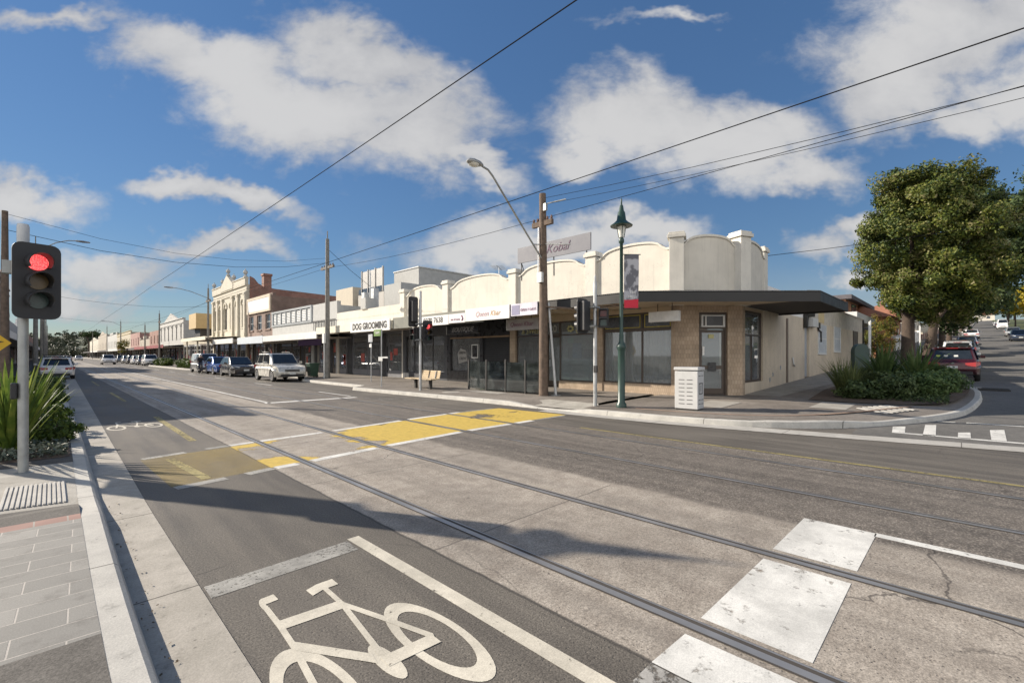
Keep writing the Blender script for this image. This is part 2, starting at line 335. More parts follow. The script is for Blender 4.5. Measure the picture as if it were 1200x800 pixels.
def yellow_zone_mat():
    """old yellow crossing paint: patchy, mostly gone over the lane asphalt, strong between the rails"""
    m = bpy.data.materials.new('worn_yellow'); m.use_nodes = True; t = NT(m.node_tree)
    pos = t.n('ShaderNodeNewGeometry').outputs['Position']; s = t.n('ShaderNodeSeparateXYZ', Vector=pos)
    X, Y = s.outputs[0], s.outputs[1]
    n = t.noise(t.scale(pos, .55, 1., 1), .62, 9, .60, .5); g = t.noise(pos, 70, 3, .7); sp = t.noise(pos, 9, 6, .7)
    # wheel-worn strip in the middle of each lane
    mid = t.ss(t.m('ABSOLUTE', t.m('SUBTRACT', X, 3.3)), .2, .75, .17, 0)
    mid2 = t.ss(t.m('ABSOLUTE', t.m('SUBTRACT', X, 7.9)), .1, .9, .14, 0)
    yb = t.ss(Y, 7.3, 7.7, -.07, 0)
    v = t.m('SUBTRACT', t.m('ADD', n, t.m('MULTIPLY', t.m('SUBTRACT', sp, .5), .16)), t.m('ADD', t.m('ADD', mid, mid2), yb))
    gain = t.ss(X, 4.1, 4.6, -.03, .10)
    keep = t.ss(t.m('ADD', v, gain), .425, .475)
    lane = t.ss(X, 2.18, 2.22, 1, 0)
    faint = t.m('MULTIPLY', t.ss(g, .35, .6, .10, .40), t.ss(n, .3, .6, .45, 1))
    keep = t.m('ADD', t.m('MULTIPLY', lane, faint), t.m('MULTIPLY', t.m('SUBTRACT', 1., lane), t.m('MULTIPLY', keep, t.ss(g, .28, .45, .8, 1))))
    k = t.ss(sp, .3, .7, .8, 1.08)
    c = t.mul(1., (.56, .395, .075), t.n('ShaderNodeCombineColor', Red=k, Green=k, Blue=k).outputs[0])
    p = pbsdf(t, Base_Color=c, Roughness=.75); tr = t.n('ShaderNodeBsdfTransparent')
    mx = t.n('ShaderNodeMixShader'); t.set(mx.inputs[0], keep); t.set(mx.inputs[1], tr.outputs[0]); t.set(mx.inputs[2], p.outputs[0])
    fin(t, mx.outputs[0]); return m

# ---------------------------------------------------------------- mesh helpers
ORG = {}
class MB:
    """collects shapes into ONE mesh object"""
    def __init__(s): s.v = []; s.f = []
    def add(s, vs, fs):
        o = len(s.v); s.v += [tuple(p) for p in vs]; s.f += [tuple(i+o for i in f) for f in fs]; return s
    def box(s, x0, x1, y0, y1, z0, z1):
        return s.add([(x0, y0, z0), (x1, y0, z0), (x1, y1, z0), (x0, y1, z0), (x0, y0, z1), (x1, y0, z1), (x1, y1, z1), (x0, y1, z1)],
                     [(3, 2, 1, 0), (4, 5, 6, 7), (0, 1, 5, 4), (1, 2, 6, 5), (2, 3, 7, 6), (3, 0, 4, 7)])
    def quad(s, a, b, c, d): return s.add([a, b, c, d], [(0, 1, 2, 3)])
    def poly(s, pts): return s.add(pts, [tuple(range(len(pts)))])
    def prism(s, pts, fn, a, b):
        """2-D outline pushed along a third axis; fn(u, v, w) -> xyz"""
        n = len(pts)
        vs = [fn(u, v, a) for u, v in pts]+[fn(u, v, b) for u, v in pts]
        tri = geometry.tessellate_polygon([[Vector((u, v, 0)) for u, v in pts]])
        fs = [tuple(t) for t in tri]+[tuple(i+n for i in reversed(t)) for t in tri]
        fs += [(i, i+n, (i+1) % n+n, (i+1) % n) for i in range(n)]
        return s.add(vs, fs)
    def tube(s, pts, r, n=8, cap=True):
        pts = [Vector(p) for p in pts]; rs = r if isinstance(r, (list, tuple)) else [r]*len(pts)
        vs = []; up = None
        for i, p in enumerate(pts):
            d = (pts[min(i+1, len(pts)-1)]-pts[max(i-1, 0)]).normalized()
            if up is None: up = Vector((0, 0, 1)) if abs(d.z) < .9 else Vector((1, 0, 0))
            a = d.cross(up).normalized(); b = a.cross(d).normalized(); up = b
            for k in range(n):
                t = 2*math.pi*k/n; vs.append(p+a*math.cos(t)*rs[i]+b*math.sin(t)*rs[i])
        fs = [(i*n+k, i*n+(k+1) % n, (i+1)*n+(k+1) % n, (i+1)*n+k) for i in range(len(pts)-1) for k in range(n)]
        if cap: fs += [tuple(range(n-1, -1, -1)), tuple((len(pts)-1)*n+k for k in range(n))]
        return s.add(vs, fs)
    def lathe(s, c, prof, n=16):
        vs = []; m = len(prof)
        for r, z in prof:
            for k in range(n):
                t = 2*math.pi*k/n; vs.append((c[0]+r*math.cos(t), c[1]+r*math.sin(t), c[2]+z))
        fs = [(i*n+k, i*n+(k+1) % n, (i+1)*n+(k+1) % n, (i+1)*n+k) for i in range(m-1) for k in range(n)]
        fs += [tuple(range(n-1, -1, -1)), tuple((m-1)*n+k for k in range(n))]
        return s.add(vs, fs)
    def build(s, name, m, parent=None, smooth=False, bevel=0., seg=2, ang=35, loc=None):
        me = bpy.data.meshes.new(name)
        og = Vector(loc) if loc is not None else (ORG.get(parent.name, Vector()) if parent else Vector())
        me.from_pydata([tuple(Vector(p)-og) for p in s.v], [], s.f); me.update()
        bm = bmesh.new(); bm.from_mesh(me); bmesh.ops.recalc_face_normals(bm, faces=bm.faces); bm.to_mesh(me); bm.free()
        if smooth:
            for p in me.polygons: p.use_smooth = True
            if hasattr(me, 'set_sharp_from_angle'): me.set_sharp_from_angle(angle=R(smooth if smooth is not True else 40))
        o = bpy.data.objects.new(name, me); C.objects.link(o); me.materials.append(m)
        if bevel:
            b = o.modifiers.new('bevel', 'BEVEL'); b.width = bevel; b.segments = seg; b.limit_method = 'ANGLE'; b.angle_limit = R(ang)
        if parent: o.parent = parent; ORG[o.name] = og.copy()
        elif loc is not None: o.location = loc; ORG[o.name] = og.copy()
        return o
def bx(name, m, parent, *a, bevel=0.): return MB().box(*a).build(name, m, parent, bevel=bevel)
def tag(o, label, cat, group=None, kind=None):
    if label: o['label'] = label
    if cat: o['category'] = cat
    if group: o['group'] = group
    if kind: o['kind'] = kind
    return o
def thing(name, label, cat, loc=(0, 0, 0), group=None):
    o = bpy.data.objects.new(name, None); C.objects.link(o); o.location = loc; ORG[o.name] = Vector(loc); o.empty_display_size = .3
    return tag(o, label, cat, group)
def copy_thing(o, loc, rz=None, label=None, group=None, scale=None, parent=None):
    c = o.copy(); C.objects.link(c)
    if parent: c.parent = parent
    else:
        c.location = loc
        if rz is not None: c.rotation_euler = (0, 0, rz)
        if label: c['label'] = label
        if group: c['group'] = group
        if scale: c.scale = scale
    for ch in [x for x in list(C.objects) if x.parent == o]: copy_thing(ch, None, parent=c)
    return c
def recolour(root, names, m):
    for ch in [x for x in C.objects if x.parent == root]:
        if ch.name.split('.')[0] in names:
            ch.data = ch.data.copy(); ch.data.materials[0] = m
        recolour(ch, names, m)
def text(s, size, parent, mtx, m, name='lettering', off=0., shear=0., sx=1., align='CENTER'):
    cu = bpy.data.curves.new('t', 'FONT'); cu.body = s; cu.size = size; cu.extrude = .003; cu.offset = off; cu.shear = shear; cu.align_x = align; cu.align_y = 'CENTER'; cu.resolution_u = 3
    tmp = bpy.data.objects.new('t', cu); C.objects.link(tmp)
    dg = bpy.context.evaluated_depsgraph_get(); me = bpy.data.meshes.new_from_object(tmp.evaluated_get(dg))
    bpy.data.objects.remove(tmp); bpy.data.curves.remove(cu)
    mt = mtx @ Matrix.Diagonal((sx, 1, 1, 1)); og = ORG.get(parent.name, Vector())
    me.transform(Matrix.Translation(-og) @ mt); me.materials.clear(); me.materials.append(m); me.name = name
    o = bpy.data.objects.new(name, me); C.objects.link(o); o.parent = parent; ORG[o.name] = og.copy()
    return o
def frame_x(x, y, z, s=-1):      # lettering on a wall that faces -X (s=-1) or +X
    return Matrix(((0, 0, s, x), (s, 0, 0, y), (0, 1, 0, z), (0, 0, 0, 1)))
def frame_y(x, y, z, s=-1):      # lettering on a wall that faces -Y (s=-1) or +Y
    return Matrix(((-s, 0, 0, x), (0, 0, s, y), (0, 1, 0, z), (0, 0, 0, 1)))
# ================================================================ GROUND
def gz(X):
    if X < 17: return 0.
    if X < 45: return .031*(X-17)
    return .868+.060*(min(X, 480)-45)
def sy(X): return -.022*max(0., X-45)                   # the side street bends slightly
def fz(X): return .13+.0188*min(max(X-10.3, 0), 4.8)+gz(X)
XS = [-900, -60, 0, 17, 25, 35, 45, 70, 120, 200, 320, 480, 1200]
b = MB()
for i in range(len(XS)-1):
    a, c = XS[i], XS[i+1]
    b.quad((a, -500, gz(a)-.06), (c, -500, gz(c)-.06), (c, 1800, gz(c)-.06), (a, 1800, gz(a)-.06))
tag(b.build('ground', asphalt_mat('ground_dirt', (.10, .095, .075), (.16, .15, .12))), 'flat built up ground around the crossroads', 'ground', kind='structure')
b = MB(); ys = [-80, -30, 0, 30, 80, 200, 400, 800]
for i in range(len(ys)-1): b.quad((.3, ys[i], 0), (12.4, ys[i], 0), (12.4, ys[i+1], 0), (.3, ys[i+1], 0))
road = tag(b.build('road', road_mat()), 'main street with tram rails, dark lane and worn track slab', 'road', kind='structure')
SIDE = asphalt_mat('side_asphalt', (.12, .115, .105), (.16, .152, .139))
b = MB(); xs = [11.4, 14, 17, 21, 25, 30, 35, 40, 45, 60, 80, 110, 150, 200, 260, 330, 400, 480]
for a, c in zip(xs, xs[1:]):
    b.quad((a, -9+sy(a), gz(a)+.004), (c, -9+sy(c), gz(c)+.004), (c, 1.6+sy(c), gz(c)+.004), (a, 1.6+sy(a), gz(a)+.004))
side = tag(b.build('side_street', SIDE), 'grey side street climbing away past the corner building', 'street', kind='structure')

GRASS = mat('verge_grass', (.085, .10, .035), .95, var=.4, scale=3, fine=.3)
KERB_M = concrete_mat('kerb_concrete', (.40, .385, .35), (.52, .50, .45), joint=2.4, off=.55)
GUT_M = concrete_mat('gutter_concrete', (.33, .305, .26), (.45, .415, .36), joint=2.05, off=.33)
PAD_M = concrete_mat('pad_concrete', (.32, .30, .26), (.44, .415, .365), joint=3.1, off=.4)
def sm(x): x = min(1, max(0, x)); return x*x*(3-2*x)
def chaikin(p, n=2):
    for _ in range(n):
        q = [p[0]]
        for a, c in zip(p, p[1:]):
            q += [tuple(.75*x+.25*y for x, y in zip(a, c)), tuple(.25*x+.75*y for x, y in zip(a, c))]
        p = q+[p[-1]]
    return p
def offset(path, d):
    out = []
    for i, p in enumerate(path):
        a = Vector(path[max(i-1, 0)]); c = Vector(path[min(i+1, len(path)-1)]); t = (c-a).normalized()
        out.append((p[0]-t.y*d, p[1]+t.x*d))
    return out
def strip(name, m, path, d0, d1, zf, parent=None):
    A, B = offset(path, d0), offset(path, d1); b = MB()
    for i in range(len(path)-1):
        b.quad((*A[i], zf(*A[i])), (*A[i+1], zf(*A[i+1])), (*B[i+1], zf(*B[i+1])), (*B[i], zf(*B[i])))
    return b.build(name, m, parent)
b = MB(); vx = [26, 35, 45, 60, 80, 110, 150, 200, 260, 330, 400, 480]
for a, c in zip(vx, vx[1:]):
    for y0, y1, z0, z1 in ((-5.6, -5.75, .03, .13), (-5.75, -16, .13, .16)): b.quad((a, y1+sy(a), gz(a)+z1), (c, y1+sy(c), gz(c)+z1), (c, y0+sy(c), gz(c)+z0), (a, y0+sy(a), gz(a)+z0))
tag(b.build('verge', GRASS), 'grass verge along the right of the side street', 'verge', kind='structure')
far_k = [(12.2, 700), (12.2, 300), (12.2, 92), (10.2, 87), (10.0, 84), (10.1, 62), (10.4, 58), (12.2, 54), (12.2, 34), (11.9, 31), (10.9, 29.2), (10.7, 28), (10.7, 22), (10.65, 20.6), (9.75, 20.1), (9.72, 19.4), (10.0, 15), (10.22, 12), (10.25, 10), (10.27, 7.5), (10.38, 5.5), (10.7, 3.8), (11.45, 2.5), (12.3, 1.75), (13.57, 1.07), (15.4, .3), (17.4, -.14), (20.2, -.42), (22.6, -.5), (23.8, -.2), (24.3, .6), (24.6, 1.3), (26, 1.3), (45, 1.3), (120, 1.3+sy(120)), (300, 1.3+sy(300)), (480, 1.3+sy(480))]
farp = chaikin(far_k, 2)
def dip(X, Y): return .10*math.exp(-((Y-8.6)/1.15)**4) if X < 11.5 else .095*sm((X-11.8)/1.5)*(1-sm((X-20.5)/2.5))
def kz(X, Y): return fz(min(X, 10.3) if X < 11 else X)-dip(X, Y)
def build_kerb(name, path, zt, zb, label):
    In, b = offset(path, .15), MB()
    M = offset(path, -.0); L = offset(path, -.03)
    for i in range(len(path)-1):
        p, q = path[i], path[i+1]; z0, z1 = zt(*p), zt(*q); g0, g1 = zb(*p), zb(*q)
        ci, cj = offset(path, .025)[i], offset(path, .025)[i+1]
        b.quad((*In[i], z0+.002), (*ci, z0), (*cj, z1), (*In[i+1], z1+.002))
        b.quad((*ci, z0), (*p, z0-.02), (*q, z1-.02), (*cj, z1))
        b.quad((*p, z0-.02), (*L[i], g0-.01), (*L[i+1], g1-.01), (*q, z1-.02))
    return tag(b.build(name, KERB_M), label, 'kerb', kind='structure')
build_kerb('kerb', farp, kz, lambda x, y: gz(x), 'pale concrete kerb along the shops, curving round the far corner')
# footpath on the shop side: bands from the kerb to the facades, then round the corner
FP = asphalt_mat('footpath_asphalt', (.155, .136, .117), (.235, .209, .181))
b = MB(); inn = offset(farp, .15)
mainp = [p for p in inn if p[1] >= 7.4 and p[0] < 13]
for p, q in zip(mainp, mainp[1:]):
    k = max(1, 1)
    xsl = [0, .12, .35, 1.0]
    for s0, s1 in zip(xsl, xsl[1:]):
        P = lambda r, s: (r[0]+(15.3-r[0])*s, r[1], fz(r[0]+(15.3-r[0])*s)-dip(r[0]+(15.3-r[0])*s, r[1])*max(0, 1-s*4))
        b.quad(P(p, s0), P(p, s1), P(q, s1), P(q, s0))
ylow_pts = [p for p in inn if p[1] <= 7.6 and p[0] < 400]
def ylow(X):
    for p, q in zip(ylow_pts, ylow_pts[1:]):
        if p[0] <= X <= q[0]: return p[1]+(q[1]-p[1])*(X-p[0])/max(1e-6, q[0]-p[0])
    return ylow_pts[0][1]
y74 = mainp[-1]
xs = [y74[0]]+[10.46+.02*i for i in range(1, 10)]+[10.7+.15*i for i in range(1, 94)]+[26, 30, 36, 42, 45, 60, 90, 120, 200, 300]
xs = sorted(set(x for x in xs if x >= y74[0]))
for a, c in zip(xs, xs[1:]):
    ta = 7.5 if a < 17 else 5.6+sy(a); tc = 7.5 if a < 17 else 5.6+sy(c)
    la, lc = min(ylow(a), y74[1]), min(ylow(c), y74[1])
    ma, mc = min(la+.9, ta), min(lc+.9, tc); b.quad((a, la, fz(a)-dip(a, 0)*(a > 11.5)), (c, lc, fz(c)-dip(c, 0)*(c > 11.5)), (c, mc, fz(c)), (a, ma, fz(a))); b.quad((a, ma, fz(a)), (c, mc, fz(c)), (c, tc, fz(c)), (a, ta, fz(a)))
fp = tag(b.build('footpath', FP), 'brownish asphalt footpath in front of the shops and round the corner', 'footpath', kind='structure')
# pale concrete band behind the kerb round the corner and the ramp
seg = [p for p in farp if (p[1] < 6.6 and p[0] < 16.5)]
strip('brick_edging', mat('edging_brick', (.30, .21, .155), .85, fine=.3, var=.3), seg, .80, .92, lambda x, y: fz(x)+.006, fp)
b = MB(); b.quad((10.42, 10.3, .052), (10.42, 6.95, .07), (11.45, 7.7, .16), (11.45, 9.6, .16)); b.build('kerb_ramp', PAD_M, fp)
b = MB(); b.poly([(17.05, 5.38, fz(17.05)+.006), (17.0, 4.3, fz(17)+.006), (24.5, 3.75, fz(24.5)+.006), (44, 3.4, fz(44)+.006), (44, 5.38, fz(44)+.006), (25, 5.38, fz(25)+.006)]); b.build('concrete_path', concrete_mat('path_concrete', (.24, .225, .2), (.31, .295, .265), joint=1.6, axis=0), fp)
b = MB()
for x0, y0, x1, y1 in ((12.6, 4.6, 14.3, 5.5), (14.2, 2.1, 15.9, 2.9), (11.6, 12.2, 12.1, 13.9)):
    b.quad((x0, y0, fz(x0)+.009), (x1, y0, fz(x1)+.009), (x1, y1, fz(x1)+.009), (x0, y1, fz(x0)+.009))
b.build('concrete_patch', concrete_mat('patch_concrete', (.30, .28, .245), (.38, .36, .32)), fp)
# round access lid near the kerb
b = MB(); b.lathe((11.0, 14.2, fz(11)+.004), [(.0, .01), (.34, .01), (.36, .0)], 20); b.build('access_lid', PAD_M, fp)
# gutter that carries on straight across the side street
gut = chaikin([(10.02, 8.6), (10.1, 6.5), (10.3, 4.6), (10.68, 2.9), (11.05, 1.2), (11.5, -.6), (12.0, -3.5), (12.3, -8)], 2)
strip('spoon_drain', concrete_mat('drain_concrete', (.36, .345, .31), (.46, .44, .40), joint=2.6), gut, -.28, .30, lambda x, y: .009, road)
# raised threshold of paving at the mouth of the side street
b = MB(); b.quad((24.4, -.35, gz(24.4)+.012), (26.4, -.6, gz(26.4)+.012), (26.4, 1.2, gz(26.4)+.012), (24.9, 1.0, gz(24.9)+.012))
b.build('drain_apron', PAD_M, side)
b = MB()
for i in range(7): b.box(24.9+.22*i, 24.98+.22*i, -1.3, -.45, gz(25)+.004, gz(25.5)+.03)
b.build('drain_grate', mat('cast_iron', (.05, .05, .05), .6, .6), side)

# near footpath ------------------------------------------------------------
near_k = [(-1.0, 700), (-1.0, 30), (-.8, 28), (.1, 25.5), (.36, 24), (.40, 14), (.36, 8), (.34, 6.2), (.33, 3), (.36, 1.5), (.4, -1), (.4, -40)]
nearp = []
for p, q in zip(chaikin(near_k, 2), chaikin(near_k, 2)[1:]):
    nn = max(1, int(math.hypot(q[0]-p[0], q[1]-p[1])/.35)) if p[1] < 12 and q[1] > 0 else 1
    nearp += [(p[0]+(q[0]-p[0])*i/nn, p[1]+(q[1]-p[1])*i/nn) for i in range(nn)]
nearp.append(near_k[-1])
def nk(X, Y): return .135-.055*(sm((Y-6.15)/.3)-sm((Y-8.2)/.8))
def rev_off(path, d): return offset(path, d)
# the near kerb runs towards the viewer, so the street is on the left of travel: mirror the offsets
def build_near():
    path = nearp; In = offset(path, -.15); C1 = offset(path, -.025); L = offset(path, .035); b = MB()
    for i in range(len(path)-1):
        p, q = path[i], path[i+1]; z0, z1 = nk(*p), nk(*q)
        b.quad((*In[i], z0+.002), (*C1[i], z0), (*C1[i+1], z1), (*In[i+1], z1+.002))
        b.quad((*C1[i], z0), (*p, max(z0-.02, .012)), (*q, max(z1-.02, .012)), (*C1[i+1], z1))
        b.quad((*p, max(z0-.02, .012)), (*L[i], .006), (*L[i+1], .006), (*q, max(z1-.02, .012)))
    tag(b.build('kerb', KERB_M), 'pale concrete kerb beside the grey pavers in the foreground', 'kerb', kind='structure')
    A = offset(path, .03); b = MB(); 
    for i in range(len(path)-1):
        p, q = path[i], path[i+1]
        e = lambda y: .72+.011*(y-6) if y > 6 else .72
        b.quad((*A[i], .004), (*A[i+1], .004), (e(q[1]), q[1], .006), (e(p[1]), p[1], .006))
    b.build('gutter', GUT_M, road)
    return In
InN = build_near()
def near_sheet(name, m, y0, y1, dz, parent=None, x0=-4.3, edge=0.):
    b = MB(); n = max(1, int(abs(y1-y0)/.3)) if y1 < 20 else 12
    def xe(Y):
        for p, q in zip(InN, InN[1:]):
            if q[1] <= Y <= p[1]: return p[0]+(q[0]-p[0])*(Y-p[1])/(q[1]-p[1])
        return InN[-1][0]
    for i in range(n):
        a, c = y0+(y1-y0)*i/n, y0+(y1-y0)*(i+1)/n
        for f0, f1 in ((0, .72), (.72, 1)):
            P = lambda y, f: (x0+(xe(y)-edge-x0)*f, y, (.135 if f < .9 else nk(0, y))+dz)
            b.quad(P(a, f0), P(a, f1), P(c, f1), P(c, f0))
    return b.build(name, m, parent)
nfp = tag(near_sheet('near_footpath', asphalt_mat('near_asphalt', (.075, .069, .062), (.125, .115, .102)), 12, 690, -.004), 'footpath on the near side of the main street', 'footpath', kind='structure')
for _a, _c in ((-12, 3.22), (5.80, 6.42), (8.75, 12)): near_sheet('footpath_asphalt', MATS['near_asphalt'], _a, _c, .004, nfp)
near_sheet('paving', paver_mat(), 3.22, 5.62, .004, nfp)
near_sheet('brick_row', brick_mat('red_paver', (.36, .21, .17), (.30, .175, .145), (.36, .33, .29), 1, .21, .3, 'x', .85, .006), 5.62, 5.80, .004, nfp)
near_sheet('concrete_pad', PAD_M, 6.42, 8.75, .004, nfp)
# ribbed tactile pads
TACT = mat('tactile_white', (.46, .44, .40), .75, var=.2, grime=.5, fine=.12)
def tactile(name, pts, n, z0, label, rib_axis, parent):
    P = [Vector((*p, 0)) for p in pts]; b = MB()
    b.quad(*[(p.x, p.y, z0(p.x, p.y)+.009) for p in P])
    for i in range(n):
        t0, t1 = (i+.18)/n, (i+.68)/n
        a, c, d, e = P[0].lerp(P[1], t0), P[0].lerp(P[1], t1), P[3].lerp(P[2], t1), P[3].lerp(P[2], t0)
        bo = [(p.x, p.y, z0(p.x, p.y)+.008) for p in (a, c, d, e)]; to = [(x, y, z+.012) for x, y, z in bo]
        b.add(bo+to, [(4, 5, 6, 7), (0, 1, 5, 4), (1, 2, 6, 5), (2, 3, 7, 6), (3, 0, 4, 7)])
    return b.build(name, TACT, parent)
tactile('tactile_pad', [(-.36, 7.62), (.12, 7.62), (.12, 6.55), (-.36, 6.55)], 13, lambda x, y: .135 if x < -.9 else .135+(nk(0, y)-.135)*min(1, (x+1.1)/1.3), '', 0, nfp)
tactile('tactile_pad', [(14.3, 1.3), (15.75, .80), (16.0, 1.42), (14.6, 1.95)][::-1], 6, lambda x, y: fz(x)-dip(x, 0)*max(0, 1-(y-ylow(x))/.9)+.010, '', 0, fp)

# ================================================================ rails and painted markings (parts of the road)
STEEL = mat('rail_steel', (.36, .355, .35), .38, .6, var=.3, scale=1.2); GRO = mat('rail_groove', (.06, .052, .045), .95)
for x in (2.66, 4.05, 6.12, 7.58):
    b = MB(); ys = [-40, -5, 0, 3, 8, 15, 30, 80, 400]
    for a, c in zip(ys, ys[1:]): b.quad((x-.03, a, .0050), (x+.026, a, .0050), (x+.026, c, .0050), (x-.03, c, .0050))
    for a, c in zip(ys, ys[1:]): b.quad((x+.058, a, .0049), (x+.074, a, .0049), (x+.074, c, .0049), (x+.058, c, .0049))
    rail = b.build('tram_rail', STEEL, road)
    b = MB()
    for a, c in zip(ys, ys[1:]): b.quad((x-.045, a, .0042), (x+.078, a, .0042), (x+.078, c, .0042), (x-.045, c, .0042))
    b.build('groove', GRO, rail)
WHITE = paint_mat('line_white', (.74, .725, .67), .44, 9); WORN = paint_mat('line_worn', (.42, .405, .37), .60, 16, .3)
CREAM = paint_mat('line_cream', (.66, .61, .50), .40, 14); YEL = paint_mat('line_yellow', (.40, .33, .13), .52, 22, .3)
def paint(name, m, polys, z=.0022, parent=None):
    b = MB()
    for p in polys: b.poly([(x, y, z) for x, y in p])
    return b.build(name, m, parent or road)
def ln(p, q, w):
    p, q = Vector(p), Vector(q); t = (q-p).normalized(); n = Vector((-t.y, t.x))*w/2
    return [tuple(p+n), tuple(q+n), tuple(q-n), tuple(p-n)]
paint('stop_line', WHITE, [[(2.78, 1.13), (3.94, 1.11), (3.94, .55), (2.78, .55)], [(4.19, 1.11), (5.2, 1.1), (5.2, .54), (4.19, .55)], [(2.2, 1.15), (2.56, 1.13), (2.56, .56), (2.2, .58)]])
paint('stop_line', WORN, [[(1.94, 1.15), (2.19, 1.15), (2.19, .6), (1.94, .6)]])
paint('stop_line', paint_mat('line_faded', (.40, .385, .345), .47, 30, .3), [[(.74, 3.72), (1.79, 3.76), (1.78, 3.54), (.74, 3.51)]])
paint('centre_line', WHITE, [ln((5.16, .55), (5.16, -12), .11), ln((5.13, 16.4), (5.13, 90), .11)])
paint('stop_line', WHITE, [ln((5.0, 16.5), (8.15, 16.4), .34)])
paint('lane_line', WHITE, [ln((8.22, y), (8.22, y+3), .1) for y in range(17, 110, 9)])
paint('bicycle_lane_line', CREAM, [ln((1.86, 3.8), (1.93, -3), .105)])
paint('crossing_line', WHITE, [ln((2.22, 9.22), (3.95, 9.42), .15), ln((4.2, 9.45), (6.0, 9.75), .15), ln((6.25, 9.8), (8.0, 10.0), .15), ln((2.24, 6.93), (2.55, 6.96), .17), ln((2.78, 7.0), (3.95, 7.19), .17), ln((4.2, 7.22), (6.0, 7.43), .17), ln((6.25, 7.45), (7.5, 7.47), .17), ln((7.7, 7.47), (8.3, 7.48), .17), ], .0026)
paint('crossing_line', MATS['line_faded'], [ln((.98, 8.95), (1.55, 9.08), .15), ln((1.85, 9.15), (2.2, 9.22), .15), ln((1.05, 6.72), (1.6, 6.8), .17), ln((1.85, 6.84), (2.2, 6.93), .17), ln((8.4, 7.48), (9.6, 7.5), .12), ln((8.0, 10.0), (9.3, 10.0), .12), ], .0026)
b = MB(); b.poly([(1.02, 6.8, .0015), (2.2, 6.98, .0015), (4.4, 7.31, .0015), (6.2, 7.52, .0015), (9.7, 7.55, .0015), (9.5, 9.95, .0015), (8, 9.92, .0015), (6.2, 9.72, .0015), (4, 9.35, .0015), (.95, 8.9, .0015)]); b.build('yellow_crossing', yellow_zone_mat(), road)
paint('yellow_dash', YEL, [ln((1.9, 14.9), (1.86, 10.2), .12), ln((1.78, 26), (1.8, 20.5), .1), ln((1.75, 38), (1.75, 32), .1)])
paint('yellow_dash', YEL, [ln((1.28, 8.7), (1.42, 6.95), .12), ], .0030)
paint('yellow_edge_line', YEL, [ln((8.22, 6.0), (8.5, -9), .09)])
paint('bicycle_box', WORN, [ln((8.22, 16.2), (8.25, 12.96), .08), ln((8.25, 12.96), (9.6, 13.2), .1), ln((9.6, 13.2), (9.65, 16.3), .08)])
# bicycle symbols ------------------------------------------------------------
def bike_symbol(dx, dy, m, k=2.9, flip=1, mirror=1):
    b = MB(); cx, cy = 1.2, 2.35
    def T(p): return (cx+dx+(p[0]-cx)*mirror, cy+dy+(p[1]*k-cy)*flip, .0)
    zz = [0]
    def stroke(pts, w):
        zz[0] += .00015
        q = [Vector(p) for p in pts]; L_, R_ = [], []
        for i, p in enumerate(q):
            t = (q[min(i+1, len(q)-1)]-q[max(i-1, 0)]).normalized(); n = Vector((-t.y, t.x))*w/2
            L_.append(p+n); R_.append(p-n)
        for i in range(len(q)-1):
            b.poly([(*T(p)[:2], .0022+zz[0]) for p in (L_[i], L_[i+1], R_[i+1], R_[i])])
    def ring(c, ro, ri, n=40):
        zz[0] += .00015
        for i in range(n):
            a, e = 2*math.pi*i/n, 2*math.pi*(i+1)/n
            b.poly([(*T((c[0]+r*math.cos(g), c[1]+r*math.sin(g)))[:2], .0022+zz[0]) for r, g in ((ro, a), (ro, e), (ri, e), (ri, a))])
    Y = lambda y: y/k
    ring((1.53, Y(2.13)), .165, .118); ring((.885, Y(2.13)), .165, .118)
    zz[0] += .00015
    n = 24; el = [(1.235+.052*math.cos(2*math.pi*i/n), Y(2.14)+.062*math.sin(2*math.pi*i/n)) for i in range(n)]
    b.poly([(*T(p)[:2], .0022+zz[0]) for p in el])
    arc = lambda c, r, a0, a1, n=8: [(c[0]+r*math.cos(R(a0+(a1-a0)*i/n)), c[1]+r*math.sin(R(a0+(a1-a0)*i/n))) for i in range(n+1)]
    stroke([(1.045, Y(3.23)), (.985, Y(3.225))]+arc((.972, Y(3.165)), .021, 100, 250), .032)
    stroke([(.955, Y(3.13)), (.95, Y(2.85)), (.935, Y(2.58)), (.915, Y(2.42)), (.885, Y(2.13))], .034)
    stroke([(.945, Y(2.87)), (1.33, Y(2.83))], .038)
    stroke([(1.22, Y(3.12)), (1.3, Y(3.15)), (1.41, Y(3.15))], .036)
    stroke([(1.32, Y(3.1)), (1.315, Y(2.83)), (1.24, Y(2.2))], .034)
    stroke([(.935, Y(2.62)), (1.2, Y(2.2))], .036)
    stroke([(1.315, Y(2.83)), (1.42, Y(2.5)), (1.53, Y(2.13))], .032)
    stroke([(1.53, Y(2.115)), (1.22, Y(2.14))], .034)
    return b.build('bicycle_symbol', m, road)
bike_symbol(0, 0, CREAM); bike_symbol(.12, 11.05, CREAM, 2.5); bike_symbol(7.7, 12.4, WORN, 2.6, -1, -1)
# markings across the side street mouth: a dotted row of blocks between two lines
paint('give_way_block', WHITE, [[(13.2, 1.09), (13.4, .89), (12.36, .83), (12.17, 1.02)], [(14.04, .59), (14.23, .41), (12.27, .36), (12.21, .55)], [(13.13, .05), (13.31, -.13), (12.3, -.13), (12.32, .05)], [(14.05, -.43), (14.27, -.65), (12.47, -.6), (12.45, -.4)], [(12.16, 1.02), (12.32, .9), (12.42, -.8), (12.6, -4), (12.44, -4), (12.26, -.8)], ], .008)
paint('holding_line', WHITE, [ln((15.06, .42), (15.05, .10), .10), ln((15.17, -.08), (15.5, -3.2), .13), ], .008)
paint('lane_line', WHITE, [ln((25.5, -2.4), (28.2, -2.45), .12)], gz(27)+.03, side)
